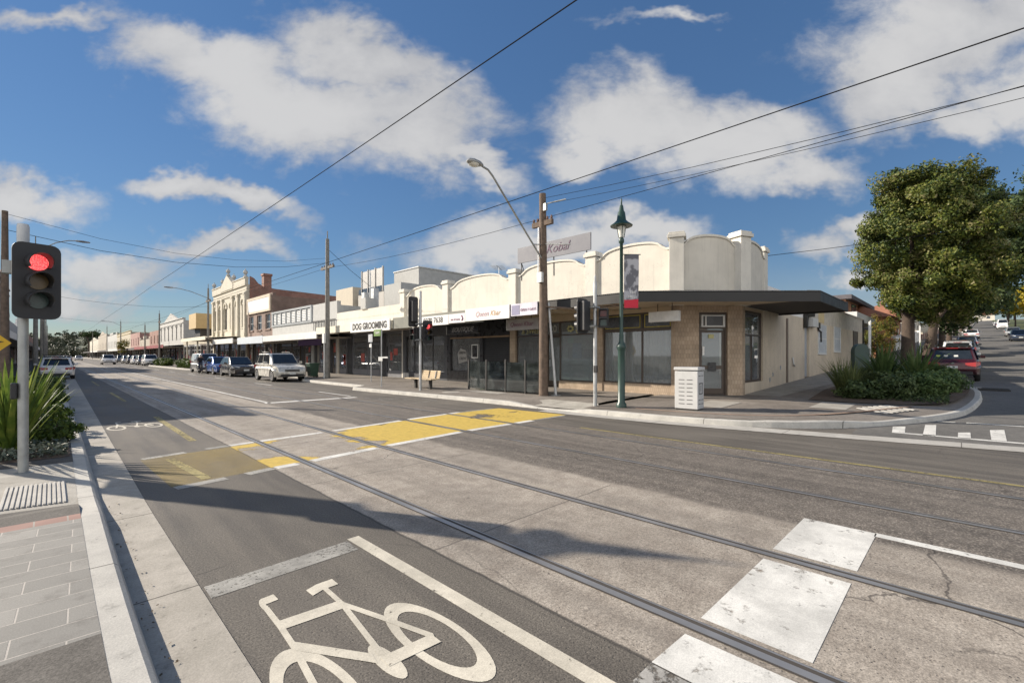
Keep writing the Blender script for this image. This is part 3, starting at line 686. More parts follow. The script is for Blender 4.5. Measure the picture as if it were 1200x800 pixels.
# ================================================================ shared surface materials
CREAMW = mat('cream_render', (.61, .572, .495), .8, var=.10, scale=1.5, grime=.2, runs=.26, bump=.15)
CAPW = mat('cream_cap', (.64, .605, .53), .75, var=.08, grime=.3, runs=.26)
TILE = brick_mat('tan_tiles', (.38, .29, .205), (.45, .35, .255), (.25, .19, .135), 1, .075, .15, ms=.004)
BEIGE = mat('beige_wall', (.57, .485, .375), .85, var=.14, scale=.8, grime=.3, runs=.3, bump=.12)
PALE = mat('pale_wall_band', (.78, .76, .73), .8, var=.08, grime=.15)
DARKM = mat('dark_trim', (.035, .032, .03), .5); CHAR = mat('charcoal_fascia', (.020, .019, .018), .5, var=.2, grime=.2)
SOFF = mat('tan_soffit', (.50, .40, .28), .8, var=.12, scale=2); CORR = mat('roof_iron', (.10, .10, .10), .5, .4, var=.25)
GLASS = glass_mat('shop_glass', clear=.70, sheen=(.42, .43, .43)); FROST = mat('frosted_film', (.46, .50, .53), .35, var=.1); BLACK = mat('gloss_black', (.03, .03, .033), .3)
CURT = mat('pale_curtain', (.34, .335, .32), .9, var=.15, scale=6); ROOMD = mat('room_wall', (.52, .49, .44), .9, var=.3, scale=.8); ROOMF = mat('room_floor', (.22, .19, .16), .6)
BROWNF = mat('brown_frame', (.075, .055, .042), .5); YELF = mat('yellow_outline', (.42, .34, .05), .6); GALV = mat('galvanised', (.50, .51, .51), .45, .6, var=.2, scale=6, grime=.25)
GREYW = mat('grey_render', (.42, .42, .40), .85, var=.12, grime=.25); LGREY = mat('light_grey_metal', (.55, .55, .53), .6, var=.1, grime=.2)
SIGNW = mat('sign_white', (.72, .71, .68), .55, var=.05, grime=.1); INK = mat('sign_ink', (.02, .02, .022), .6); PLUM = mat('sign_plum', (.20, .07, .13), .6)
RB = brick_mat('red_brick', (.25, .085, .055), (.31, .115, .075), (.30, .26, .22)); BRB = brick_mat('brown_brick', (.17, .10, .075), (.22, .13, .095), (.26, .22, .19)); ORB = brick_mat('orange_brick', (.42, .16, .07), (.50, .20, .09), (.4, .3, .22))
VICT = mat('victorian_stucco', (.53, .49, .40), .85, var=.14, grime=.4, runs=.4, bump=.2); VICT2 = mat('grey_stucco', (.46, .45, .42), .85, var=.15, grime=.35)

def fascia_front(name, m, parent, X, y0, y1, z0, z1, t=.05): return bx(name, m, parent, X-t, X, y0, y1, z0, z1)
def bay_window(parent, X, y0, y1, z0, z1, fm=None, pane=None, mull=(), trans=(), t=.05, d=.09, name='window', sx=-1):
    """glazed opening on a wall facing -X (sx=-1) or +X: frame part with a pane below it"""
    fm = fm or BROWNF; b = MB(); a, c = (X-d/2, X+d/2)
    b.box(a, c, y0, y0+t, z0, z1); b.box(a, c, y1-t, y1, z0, z1); b.box(a, c, y0+t, y1-t, z0, z0+t); b.box(a, c, y0+t, y1-t, z1-t, z1)
    for y in mull: b.box(a+.006, c-.006, y-t/2, y+t/2, z0+t, z1-t)
    for z in trans: b.box(a+.01, c-.01, y0+t, y1-t, z-t/2, z+t/2)
    f = b.build(name, fm, parent)
    MB().box(X-.006, X+.006, y0+t*.5, y1-t*.5, z0+t*.5, z1-t*.5).build('pane', pane or GLASS, f)
    return f
def room(parent, y0, y1, x0=15.2, x1=18.6, z0=.235, z1=3.25, wm=None):
    b = MB(); b.quad((x1, y0, z0), (x1, y1, z0), (x1, y1, z1), (x1, y0, z1)); b.quad((x0, y0, z0), (x1, y0, z0), (x1, y0, z1), (x0, y0, z1)); b.quad((x0, y1, z0), (x1, y1, z0), (x1, y1, z1), (x0, y1, z1)); b.quad((x0, y0, z1), (x1, y0, z1), (x1, y1, z1), (x0, y1, z1))
    r = b.build('interior', wm or ROOMD, parent); MB().quad((x0, y0, z0+.002), (x1, y0, z0+.002), (x1, y1, z0+.002), (x0, y1, z0+.002)).build('interior_floor', ROOMF, r)
    # a few dim furnishings so the glass has something behind it
    rr = random.Random(int(y0*10)); fm = mat('fitting_%d' % (int(y0) % 3), [(.10, .08, .06), (.2, .19, .18), (.07, .075, .085)][int(y0) % 3], .7)
    for i in range(int((y1-y0)*1.2)):
        y = rr.uniform(y0+.3, y1-.6); x = rr.uniform(x0+1.2, x1-.5); h = rr.uniform(.5, 1.9)
        bx('shop_fitting', fm, r, x, x+rr.uniform(.3, .6), y, y+rr.uniform(.3, .9), z0+.004, z0+h)
    return r

# ================================================================ corner building with scalloped parapet
def corner_building():
    t = thing('corner_building', 'cream corner shop building with scalloped parapet, tan tiles and dark corner awning', 'building', (15.1, 12, .2))
    X = 15.1; S0 = (15.1, 7.0); S1 = (16.74, 5.4); dirS = Vector((S1[0]-S0[0], S1[1]-S0[1], 0)).normalized(); nS = Vector((-dirS.y, dirS.x, 0)) * -1
    if nS.x > 0: nS = -nS
    def parapet(y0, y1, zb, sh, crest, n=22):
        """outline (u, z) of one bay: flat shoulders, concave quarter turn, segmental arch"""
        L = y1-y0; p = []
        for i in range(n+1):
            f = i/n; u = abs(f-.5)*2            # 0 centre .. 1 pier
            if u > .80: z = sh
            elif u > .66: z = sh+(crest-sh)*.42*sm((.80-u)/.14)
            else: z = sh+(crest-sh)*(.42+.58*math.sqrt(max(0, 1-(u/.66)**2)))
            p.append((y0+L*f, z))
        return [(y0, zb)]+p+[(y1, zb)]
    bays = [(7.0, 10.45, 5.27, 5.64), (10.45, 14.8, 5.18, 5.56), (14.8, 19.9, 5.14, 5.56), (19.9, 24.2, 5.1, 5.54)]
    b = MB(); cap = MB()
    for y0, y1, sh, cr in bays:
        o = parapet(y0, y1, 3.3, sh, cr)
        b.prism(o, lambda u, v, w: (w, u, v), X, X+.24)
        tp = o[1:-1]
        for p, q in zip(tp, tp[1:]):
            cap.add([(X-.045, p[0], p[1]-.0), (X+.28, p[0], p[1]), (X+.28, q[0], q[1]), (X-.045, q[0], q[1]), (X-.045, p[0], p[1]+.075), (X+.28, p[0], p[1]+.075), (X+.28, q[0], q[1]+.075), (X-.045, q[0], q[1]+.075)],
                    [(3, 2, 1, 0), (4, 5, 6, 7), (0, 1, 5, 4), (1, 2, 6, 5), (2, 3, 7, 6), (3, 0, 4, 7)])
    # splayed bay and the short return bay along the side street
    Ls = (Vector((*S1, 0))-Vector((*S0, 0))).length
    def onS(u, w, z): p = Vector((*S0, 0))+dirS*u+nS*w; return (p.x, p.y, z)
    o = parapet(0, Ls, 3.3, 5.28, 5.68)
    b.prism(o, lambda u, v, w: onS(u, -w, v), 0, .24)
    for p, q in zip(o[1:-1], o[2:-1]):
        cap.add([onS(p[0], .045, p[1]), onS(p[0], -.28, p[1]), onS(q[0], -.28, q[1]), onS(q[0], .045, q[1]), onS(p[0], .045, p[1]+.075), onS(p[0], -.28, p[1]+.075), onS(q[0], -.28, q[1]+.075), onS(q[0], .045, q[1]+.075)],
                [(3, 2, 1, 0), (4, 5, 6, 7), (0, 1, 5, 4), (1, 2, 6, 5), (2, 3, 7, 6), (3, 0, 4, 7)])
    xr = 19.35
    o = parapet(S1[0], xr, 3.3, 5.28, 5.66)
    b.prism(o, lambda u, v, w: (u, w, v), 5.4, 5.64)
    for p, q in zip(o[1:-1], o[2:-1]):
        cap.add([(p[0], 5.355, p[1]), (p[0], 5.68, p[1]), (q[0], 5.68, q[1]), (q[0], 5.355, q[1]), (p[0], 5.355, p[1]+.075), (p[0], 5.68, p[1]+.075), (q[0], 5.68, q[1]+.075), (q[0], 5.355, q[1]+.075)],
                [(3, 2, 1, 0), (4, 5, 6, 7), (0, 1, 5, 4), (1, 2, 6, 5), (2, 3, 7, 6), (3, 0, 4, 7)])
    par = b.build('parapet', CREAMW, t, smooth=30); cap.build('coping', CAPW, par)
    # piers rising above the parapet
    def pier(name, c, w, zt, rot=0):
        b = MB()
        m4 = Matrix.Translation((c[0], c[1], 0)) @ Matrix.Rotation(rot, 4, 'Z')
        def bb(h, z0, z1):
            q = MB().box(-h, h, -h, h, z0, z1); b.add([m4 @ Vector(v) for v in q.v], q.f)
        bb(w, 3.3, zt-.2); bb(w+.06, zt-.2, zt-.08); bb(w+.02, zt-.08, zt)
        b.build('parapet_pier', CAPW, t, bevel=.012)
    for y, z in ((10.45, 5.68), (14.8, 5.58), (19.9, 5.64), (24.2, 5.6)): pier('p', (X+.12, y), .24, z)
    pier('p', (S0[0]+.05, S0[1]-.02), .24, 5.80, R(22)); pier('p', (S1[0]+.02, S1[1]+.05), .24, 5.84, R(-22)); pier('p', (xr+.1, 5.6), .22, 5.78)
    bx('roof', CORR, t, X+.26, 27, 7.2, 24.1, 3.9, 4.2)
    # body of the side range, seen along the side street
    b = MB(); b.box(19.3, 25.6, 5.4, 5.7, -.1, 3.38); b.box(26.55, 43.6, 5.4, 5.7, -.1, 3.3); b.box(25.6, 26.55, 5.55, 5.7, -.1, 4.3)
    b.box(17.0, 19.3, 5.4, 5.7, .2, .62); b.box(17.0, 17.1, 5.4, 5.7, .62, 3.3); b.box(19.12, 19.3, 5.4, 5.7, .62, 3.3)
    sw = b.build('side_wall', BEIGE, t)
    b = MB(); b.box(19.3, 25.6, 5.4, 5.7, 3.38, 4.32); b.build('painted_band', PALE, sw)
    b = MB(); b.box(26.55, 43.6, 5.4, 5.7, 3.3, 4.28); b.box(26.5, 43.65, 5.36, 5.74, 4.28, 4.36); b.build('upper_wall', mat('weathered_band', (.52, .48, .42), .85, var=.2, grime=.45), sw)
    bx('ochre_patch', mat('ochre_paint', (.55, .44, .25), .85, var=.1, grime=.2), sw, 28.6, 30.0, 5.39, 5.4, 3.34, 4.24)
    bx('end_wall', BEIGE, t, 43.3, 43.6, 5.7, 14, -.1, 4.28)
    bx('roof', CORR, t, 27, 43.2, 5.75, 14, 3.7, 3.85)
    bx('control_joint', mat('joint_brown', (.17, .13, .10), .8), t, 22.35, 22.6, 5.375, 5.4, .42, 3.2)
    # recessed side entry, its grey door and the box above
    dr = bx('door', mat('grey_door', (.34, .36, .38), .5, var=.1), t, 25.62, 26.53, 5.5, 5.55, .55, 3.3)
    bx('handle', GALV, dr, 26.3, 26.4, 5.45, 5.5, 1.5, 1.6)
    b = MB(); b.box(25.3, 26.7, 5.18, 5.38, 3.5, 4.15); b.box(25.3, 25.55, 5.22, 5.38, 2.9, 3.5); b.build('vent_box', CHAR, t, bevel=.02)
    bx('meter_box', LGREY, t, 26.1, 27.3, 5.15, 5.36, 3.0, 3.42)
    # side windows: two tall painted ones and a small brown one
    for x0, x1, z0, z1, nm in ((28.5, 30.4, 1.72, 3.25, 0), (32.7, 34.6, 1.86, 3.3, 0), (39.4, 41.2, 2.1, 3.3, 1)):
        w = MB().box(x0, x1, 5.375, 5.4, z0, z1).build('window', mat('painted_pane', (.44, .47, .50), .5) if nm == 0 else BROWNF, t)
        b = MB(); b.box(x0-.08, x0, 5.36, 5.4, z0-.08, z1); b.box(x1, x1+.08, 5.36, 5.4, z0-.08, z1); b.box(x0, x1, 5.34, 5.4, z0-.1, z0); b.box(x0, x1, 5.365, 5.375, (z0+z1)/2-.03, (z0+z1)/2+.03)
        b.build('window_frame', mat('white_timber', (.6, .6, .58), .6) if nm == 0 else BROWNF, w)
    b = MB(); b.tube([(28.3, 5.37, 3.2), (28.35, 5.33, 2.9), (28.9, 5.34, 2.85), (28.95, 5.34, 2.3)], .04); b.box(28.2, 28.6, 5.3, 5.39, 3.0, 3.3); b.build('conduit', DARKM, t)
    for x, z in ((19.9, .55), (20.3, .75), (21.4, 1.0)): bx('wall_vent', GALV, t, x, x+.14, 5.38, 5.4, z, z+.16)
    b = MB(); b.tube([(23.3, 5.37, 1.5), (23.3, 5.33, 1.2), (23.6, 5.35, 1.1)], .03); b.build('tap', GALV, t)
    bx('down_pipe', DARKM, t, 43.62, 43.74, 5.3, 5.42, .9, 4.3)
    # main street shopfront: tan tiled piers, stall risers, lintel band
    b = MB()
    b.box(15.02, 15.3, 6.98, 7.12, .15, 3.3)
    b.box(15.02, 15.3, 9.92, 10.32, .15, 3.3); b.box(15.02, 15.3, 14.62, 14.98, .15, 3.3)
    b.box(15.06, 15.3, 7.12, 9.92, .15, .56); b.box(15.06, 15.3, 10.32, 12.1, .15, .52); b.box(15.06, 15.3, 12.9, 14.62, .15, .52)
    q = [(0, -.3), (.80, -.3), (.80, .03), (0, .03)]
    b.prism(q, lambda u, v, w: onS(u, v, w), .15, 3.3)
    q = [(1.80, -.3), (Ls+.02, -.3), (Ls+.02, .03), (1.80, .03)]
    b.prism(q, lambda u, v, w: onS(u, v, w), .15, 3.3)
    b.prism([(.8, -.3), (1.8, -.3), (1.8, .0), (.8, .0)], lambda u, v, w: onS(u, v, w), 3.08, 3.3)
    b.box(16.74, 17.0, 5.37, 5.7, .15, 3.3)
    b.build('tiled_front', TILE, t)
    bx('lintel', SOFF, t, 15.04, 15.3, 7.12, 9.92, 3.14, 3.3); bx('lintel', SOFF, t, 15.04, 15.3, 10.32, 14.62, 3.02, 3.3); bx('lintel', SOFF, t, 17.1, 19.12, 5.42, 5.7, 3.2, 3.3)
    room(t, 7.3, 10.1, x0=15.9); room(t, 10.2, 14.8)
    w = bay_window(t, 15.16, 7.12, 9.92, .56, 2.52, mull=(8.28,))
    tw = bay_window(t, 15.16, 7.12, 9.92, 2.52, 3.14, pane=BLACK, mull=(8.28,))
    b = MB()
    for a, c in ((7.2, 8.2), (8.36, 9.86)):
        for z0, z1, u0, u1 in ((2.60, 2.63, a, c), (3.05, 3.08, a, c), (2.63, 3.05, a, a+.03), (2.63, 3.05, c-.03, c)): b.box(15.145, 15.15, u0, u1, z0, z1)
    b.build('outline', YELF, tw)
    b = MB()                                               # hanging blind behind the corner windows
    n = 56
    for i in range(n):
        y0 = 7.2+2.65*i/n; b.quad((15.42+.035*math.sin(i*1.9), y0, .6), (15.42+.035*math.sin((i+1)*1.9), y0+2.65/n, .6), (15.42+.035*math.sin((i+1)*1.9), y0+2.65/n, 2.5), (15.42+.035*math.sin(i*1.9), y0, 2.5))
    b.build('curtain', CURT, t)
    # corner door with the air conditioner in its toplight
    z0 = .24
    f = MB()
    for a, c, za, zb in ((.80, .87, z0, 3.08), (1.73, 1.80, z0, 3.08), (.87, 1.73, 2.50, 2.56), (.87, 1.73, 3.0, 3.08), (.87, 1.73, z0, z0+.02)):
        f.prism([(a, -.16), (c, -.16), (c, -.06), (a, -.06)], lambda u, v, w: onS(u, v, w), za, zb)
    fr = f.build('door_frame', BROWNF, t)
    f = MB()
    for a, c, za, zb in ((.88, .95, z0+.03, 2.48), (1.65, 1.72, z0+.03, 2.48), (.95, 1.65, z0+.03, .45), (.95, 1.65, 2.38, 2.48), (.95, 1.65, 1.12, 1.24)):
        f.prism([(a, -.14), (c, -.14), (c, -.09), (a, -.09)], lambda u, v, w: onS(u, v, w), za, zb)
    d = f.build('door', BROWNF, t)
    MB().prism([(.94, -.118), (1.66, -.118), (1.66, -.112), (.94, -.112)], lambda u, v, w: onS(u, v, w), .44, 2.4).build('pane', GLASS, d)
    MB().prism([(.9, -.40), (1.7, -.40), (1.7, -.38), (.9, -.38)], lambda u, v, w: onS(u, v, w), .26, 2.5).build('blind', mat('door_blind', (.26, .285, .30), .9, var=.06), d)
    b = MB().prism([(1.16, -.086), (1.44, -.086), (1.44, -.07), (1.16, -.07)], lambda u, v, w: onS(u, v, w), 1.05, 1.35); b.build('notice', BLACK, d)
    MB().prism([(1.18, -.086), (1.36, -.086), (1.36, -.08), (1.18, -.08)], lambda u, v, w: onS(u, v, w), 2.18, 2.32).build('sticker', mat('sticker_yellow', (.45, .42, .2), .6), d)
    MB().prism([(.965, -.086), (1.03, -.086), (1.03, -.08), (.965, -.08)], lambda u, v, w: onS(u, v, w), 1.6, 1.9).build('sticker', SIGNW, d)
    a = MB()
    for p, q, za, zb in ((.89, .95, 2.57, 2.98), (1.64, 1.71, 2.57, 2.98), (.95, 1.64, 2.57, 2.62), (.95, 1.64, 2.94, 2.98), (1.02, 1.07, 2.62, 2.94)):
        a.prism([(p, -.2), (q, -.2), (q, .02), (p, .02)], lambda u, v, w: onS(u, v, w), za, zb)
    ac = a.build('air_conditioner', LGREY, t)
    a = MB(); a.prism([(.95, -.18), (1.64, -.18), (1.64, -.02), (.95, -.02)], lambda u, v, w: onS(u, v, w), 2.62, 2.94); a.build('grille', BLACK, ac)
    # tall side window beside the corner
    fb = MB(); yy = 5.5
    for a_, c_, za, zb in ((17.1, 17.2, .62, 3.2), (19.02, 19.12, .62, 3.2), (17.2, 19.02, .62, .7), (17.2, 19.02, 3.12, 3.2), (17.2, 19.02, 2.3, 2.36), (18.0, 18.06, .7, 2.3)): fb.box(a_, c_, yy-.04, yy+.04, za, zb)
    f = fb.build('window', BROWNF, t); MB().box(17.15, 19.07, yy-.005, yy+.005, .66, 3.16).build('pane', GLASS, f)
    MB().quad((17.0, 5.95, .5), (19.3, 5.95, .5), (19.3, 5.95, 1.85), (17, 5.95, 1.85)).build('blind', CURT, f)
    # shop with number 20
    w = bay_window(t, 15.16, 10.32, 12.1, .52, 3.02, trans=(2.45,), fm=BROWNF)
    MB().box(15.172, 15.176, 10.36, 12.06, .56, 1.45).build('frosted_film', FROST, w)
    text('PLEASE CALL AGAIN', .085, w, frame_x(15.165, 11.3, 1.2), INK, sx=1.0)
    bx('poster', mat('blue_poster', (.16, .27, .45), .5, var=.35, scale=9), w, 15.17, 15.174, 11.0, 11.45, 1.47, 2.1); bx('open_card', mat('green_card', (.35, .55, .42), .6), w, 15.17, 15.174, 11.42, 11.72, 2.1, 2.3)
    # a painted posy of petals on the toplight
    for cy, cz in ((11.55, 2.70), (11.1, 2.62), (10.75, 2.68)):
        b = MB()
        for k in range(7):
            a_ = 2*math.pi*k/7; b.prism([(cy+math.cos(a_)*.13+math.cos(g)*.06, cz+math.sin(a_)*.10+math.sin(g)*.05) for g in [2*math.pi*i/8 for i in range(8)]], lambda u, v, w_: (w_, u, v), 15.140-.001*k, 15.142-.001*k)
        b.build('painted_flower', mat('pale_yellow', (.50, .46, .22), .7, var=.3, scale=14), w)
    w = bay_window(t, 15.16, 12.9, 14.62, .52, 3.02, trans=(2.45,), fm=BROWNF)
    MB().box(15.172, 15.176, 12.96, 14.56, .56, 1.45).build('frosted_film', FROST, w)
    text('& SWEET', .34, w, frame_x(15.14, 13.7, 2.66), mat('pale_yellow', (.5, .46, .22)), shear=.2, sx=.95)
    b = MB(); b.box(15.3, 15.34, 12.1, 12.9, .25, 2.45); dd = b.build('door', BROWNF, t); MB().box(15.285, 15.297, 12.2, 12.8, .5, 2.35).build('pane', GLASS, dd); bx('handle', GALV, dd, 15.24, 15.28, 12.72, 12.76, 1.1, 1.4)
    d20 = bay_window(t, 15.2, 12.1, 12.9, 2.45, 3.02, name='toplight'); text('20', .42, d20, frame_x(15.17, 12.5, 2.72), mat('grey_letters', (.36, .35, .32), .6), off=.008)
    # dark shop with roller door
    b = MB(); b.box(15.04, 15.3, 15.0, 19.8, 2.52, 3.3); b.box(15.05, 15.3, 16.9, 17.1, .15, 2.52); b.box(15.05, 15.3, 19.5, 19.8, .15, 2.52); b.box(15.05, 15.3, 17.1, 19.5, .15, .75)
    b.build('black_front', BLACK, t); bx('timber_bead', mat('timber_bead', (.30, .20, .12), .6), t, 15.02, 15.05, 15.0, 19.5, 2.46, 2.53)
    b = MB()
    for i in range(24): b.box(15.12, 15.15+.006*(i % 2), 15.0, 16.9, .22+i*.0935, .31+i*.0935)
    rd = b.build('roller_door', mat('roller_black', (.03, .03, .033), .4, .4), t)
    bx('handle', GALV, rd, 15.06, 15.12, 15.3, 15.36, 1.2, 1.4)
    w = bay_window(t, 15.16, 17.1, 19.5, .75, 2.5, fm=DARKM); room(t, 14.9, 24.1, wm=mat('dark_room', (.20, .19, .185), .9))
    bx('notice_frame', SIGNW, w, 15.13, 15.135, 17.35, 17.85, 1.45, 2.15); bx('notice', BLACK, w, 15.124, 15.13, 17.4, 17.8, 1.5, 2.1)
    b = MB(); b.prism([(18.2, 1.3), (18.9, 1.15), (19.0, 1.7), (18.75, 1.95), (18.3, 1.85)], lambda u, v, w_: (w_, u, v), 15.138, 15.141); b.build('window_decal', mat('decal_grey', (.32, .31, .29), .6), w)
    text('BREW', .2, w, frame_x(15.13, 18.6, 1.72), INK, shear=.3); text('CREW', .2, w, frame_x(15.13, 18.6, 1.42), INK, shear=.3)
    bx('counter', mat('counter_grey', (.3, .3, .29), .6), w, 15.4, 15.7, 17.2, 19.4, .75, .95)
    # grey glazed shop at the far end of the range
    b = MB(); b.box(15.05, 15.3, 19.8, 20.05, .15, 3.3); b.box(15.05, 15.3, 23.9, 24.2, .15, 3.3); b.box(15.06, 15.3, 20.05, 23.9, .15, .6); b.box(15.05, 15.3, 20.05, 23.9, 2.7, 3.3)
    b.build('grey_front', mat('dark_grey_front', (.07, .072, .078), .5), t)
    bay_window(t, 15.16, 20.05, 22.3, .6, 2.7, fm=DARKM, mull=(21.2,)); bay_window(t, 15.2, 22.3, 23.9, .25, 2.7, fm=DARKM, mull=(23.1,), name='glass_door')
    # awning: dark iron on a charcoal fascia round the corner
    A = [(12.6, 14.1), (12.6, 7.12), (16.45, 3.05), (21.2, 3.05)]; Bk = [(15.1, 14.1), (15.1, 7.0), (16.74, 5.4), (21.2, 5.4)]
    top, bot, bot2 = MB(), MB(), MB(); fa = MB()
    for i in range(3):
        a, c, e, g = A[i], A[i+1], Bk[i+1], Bk[i]
        top.add([(*a, 3.56), (*c, 3.56), (*e, 3.84), (*g, 3.84)], [(0, 1, 2, 3)]); top.add([(*a, 3.52), (*c, 3.52), (*e, 3.80), (*g, 3.80)], [(0, 1, 2, 3)])
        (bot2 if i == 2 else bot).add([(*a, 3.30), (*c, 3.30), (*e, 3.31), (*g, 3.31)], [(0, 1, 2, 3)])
        d = (Vector((*c, 0))-Vector((*a, 0))).normalized(); n = Vector((d.y, -d.x, 0)) * (1 if i else 1)
        for dz0, dz1, th in ((3.24, 3.53, .05),):
            p = [Vector((*a, 0))+n*0, Vector((*c, 0)), Vector((*c, 0))-n*th, Vector((*a, 0))-n*th]
            fa.add([(v.x, v.y, dz0) for v in p]+[(v.x, v.y, dz1) for v in p], [(3, 2, 1, 0), (4, 5, 6, 7), (0, 1, 5, 4), (1, 2, 6, 5), (2, 3, 7, 6), (3, 0, 4, 7)])
    fa.box(21.15, 21.2, 3.06, 5.38, 3.24, 3.62)
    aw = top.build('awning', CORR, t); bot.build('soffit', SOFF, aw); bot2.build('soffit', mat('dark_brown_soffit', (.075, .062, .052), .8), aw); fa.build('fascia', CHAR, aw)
    # corrugated front edge of the roof sheets
    ed = MB()
    for i in range(3):
        a, c = Vector((*A[i], 0)), Vector((*A[i+1], 0)); L = (c-a).length; n = int(L/.076); d = (c-a).normalized(); nn = Vector((d.y, -d.x, 0))
        for k in range(n):
            p = a+d*(k*.076); q = p+d*.04
            ed.add([(*(p+nn*.0).xy, 3.545), (*(q).xy, 3.545), (*(q+nn*-.35).xy, 3.59), (*(p+nn*-.35).xy, 3.59), (*(p).xy, 3.572), (*(q).xy, 3.572), (*(q+nn*-.35).xy, 3.617), (*(p+nn*-.35).xy, 3.617)],
                   [(3, 2, 1, 0), (4, 5, 6, 7), (0, 1, 5, 4), (1, 2, 6, 5), (2, 3, 7, 6), (3, 0, 4, 7)])
    ed.build('roof_edge', CORR, aw)
    # soffit battens
    for y in (8.2, 9.4, 10.6, 11.8, 13.0): bx('batten', SOFF, aw, 12.7, 15.0, y, y+.05, 3.26, 3.30)
    # flat awning with sign fascia over the dark shops
    b = MB(); b.box(12.66, 15.1, 14.12, 21.2, 3.42, 3.50); aw2 = b.build('awning', mat('awning_grey', (.30, .30, .28), .7, var=.15, grime=.3), t)
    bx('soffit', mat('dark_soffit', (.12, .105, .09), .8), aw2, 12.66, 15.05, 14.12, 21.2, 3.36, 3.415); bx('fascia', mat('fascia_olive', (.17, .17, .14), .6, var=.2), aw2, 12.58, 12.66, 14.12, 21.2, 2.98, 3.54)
    # small plant on the awning roof
    return t
corner_building()
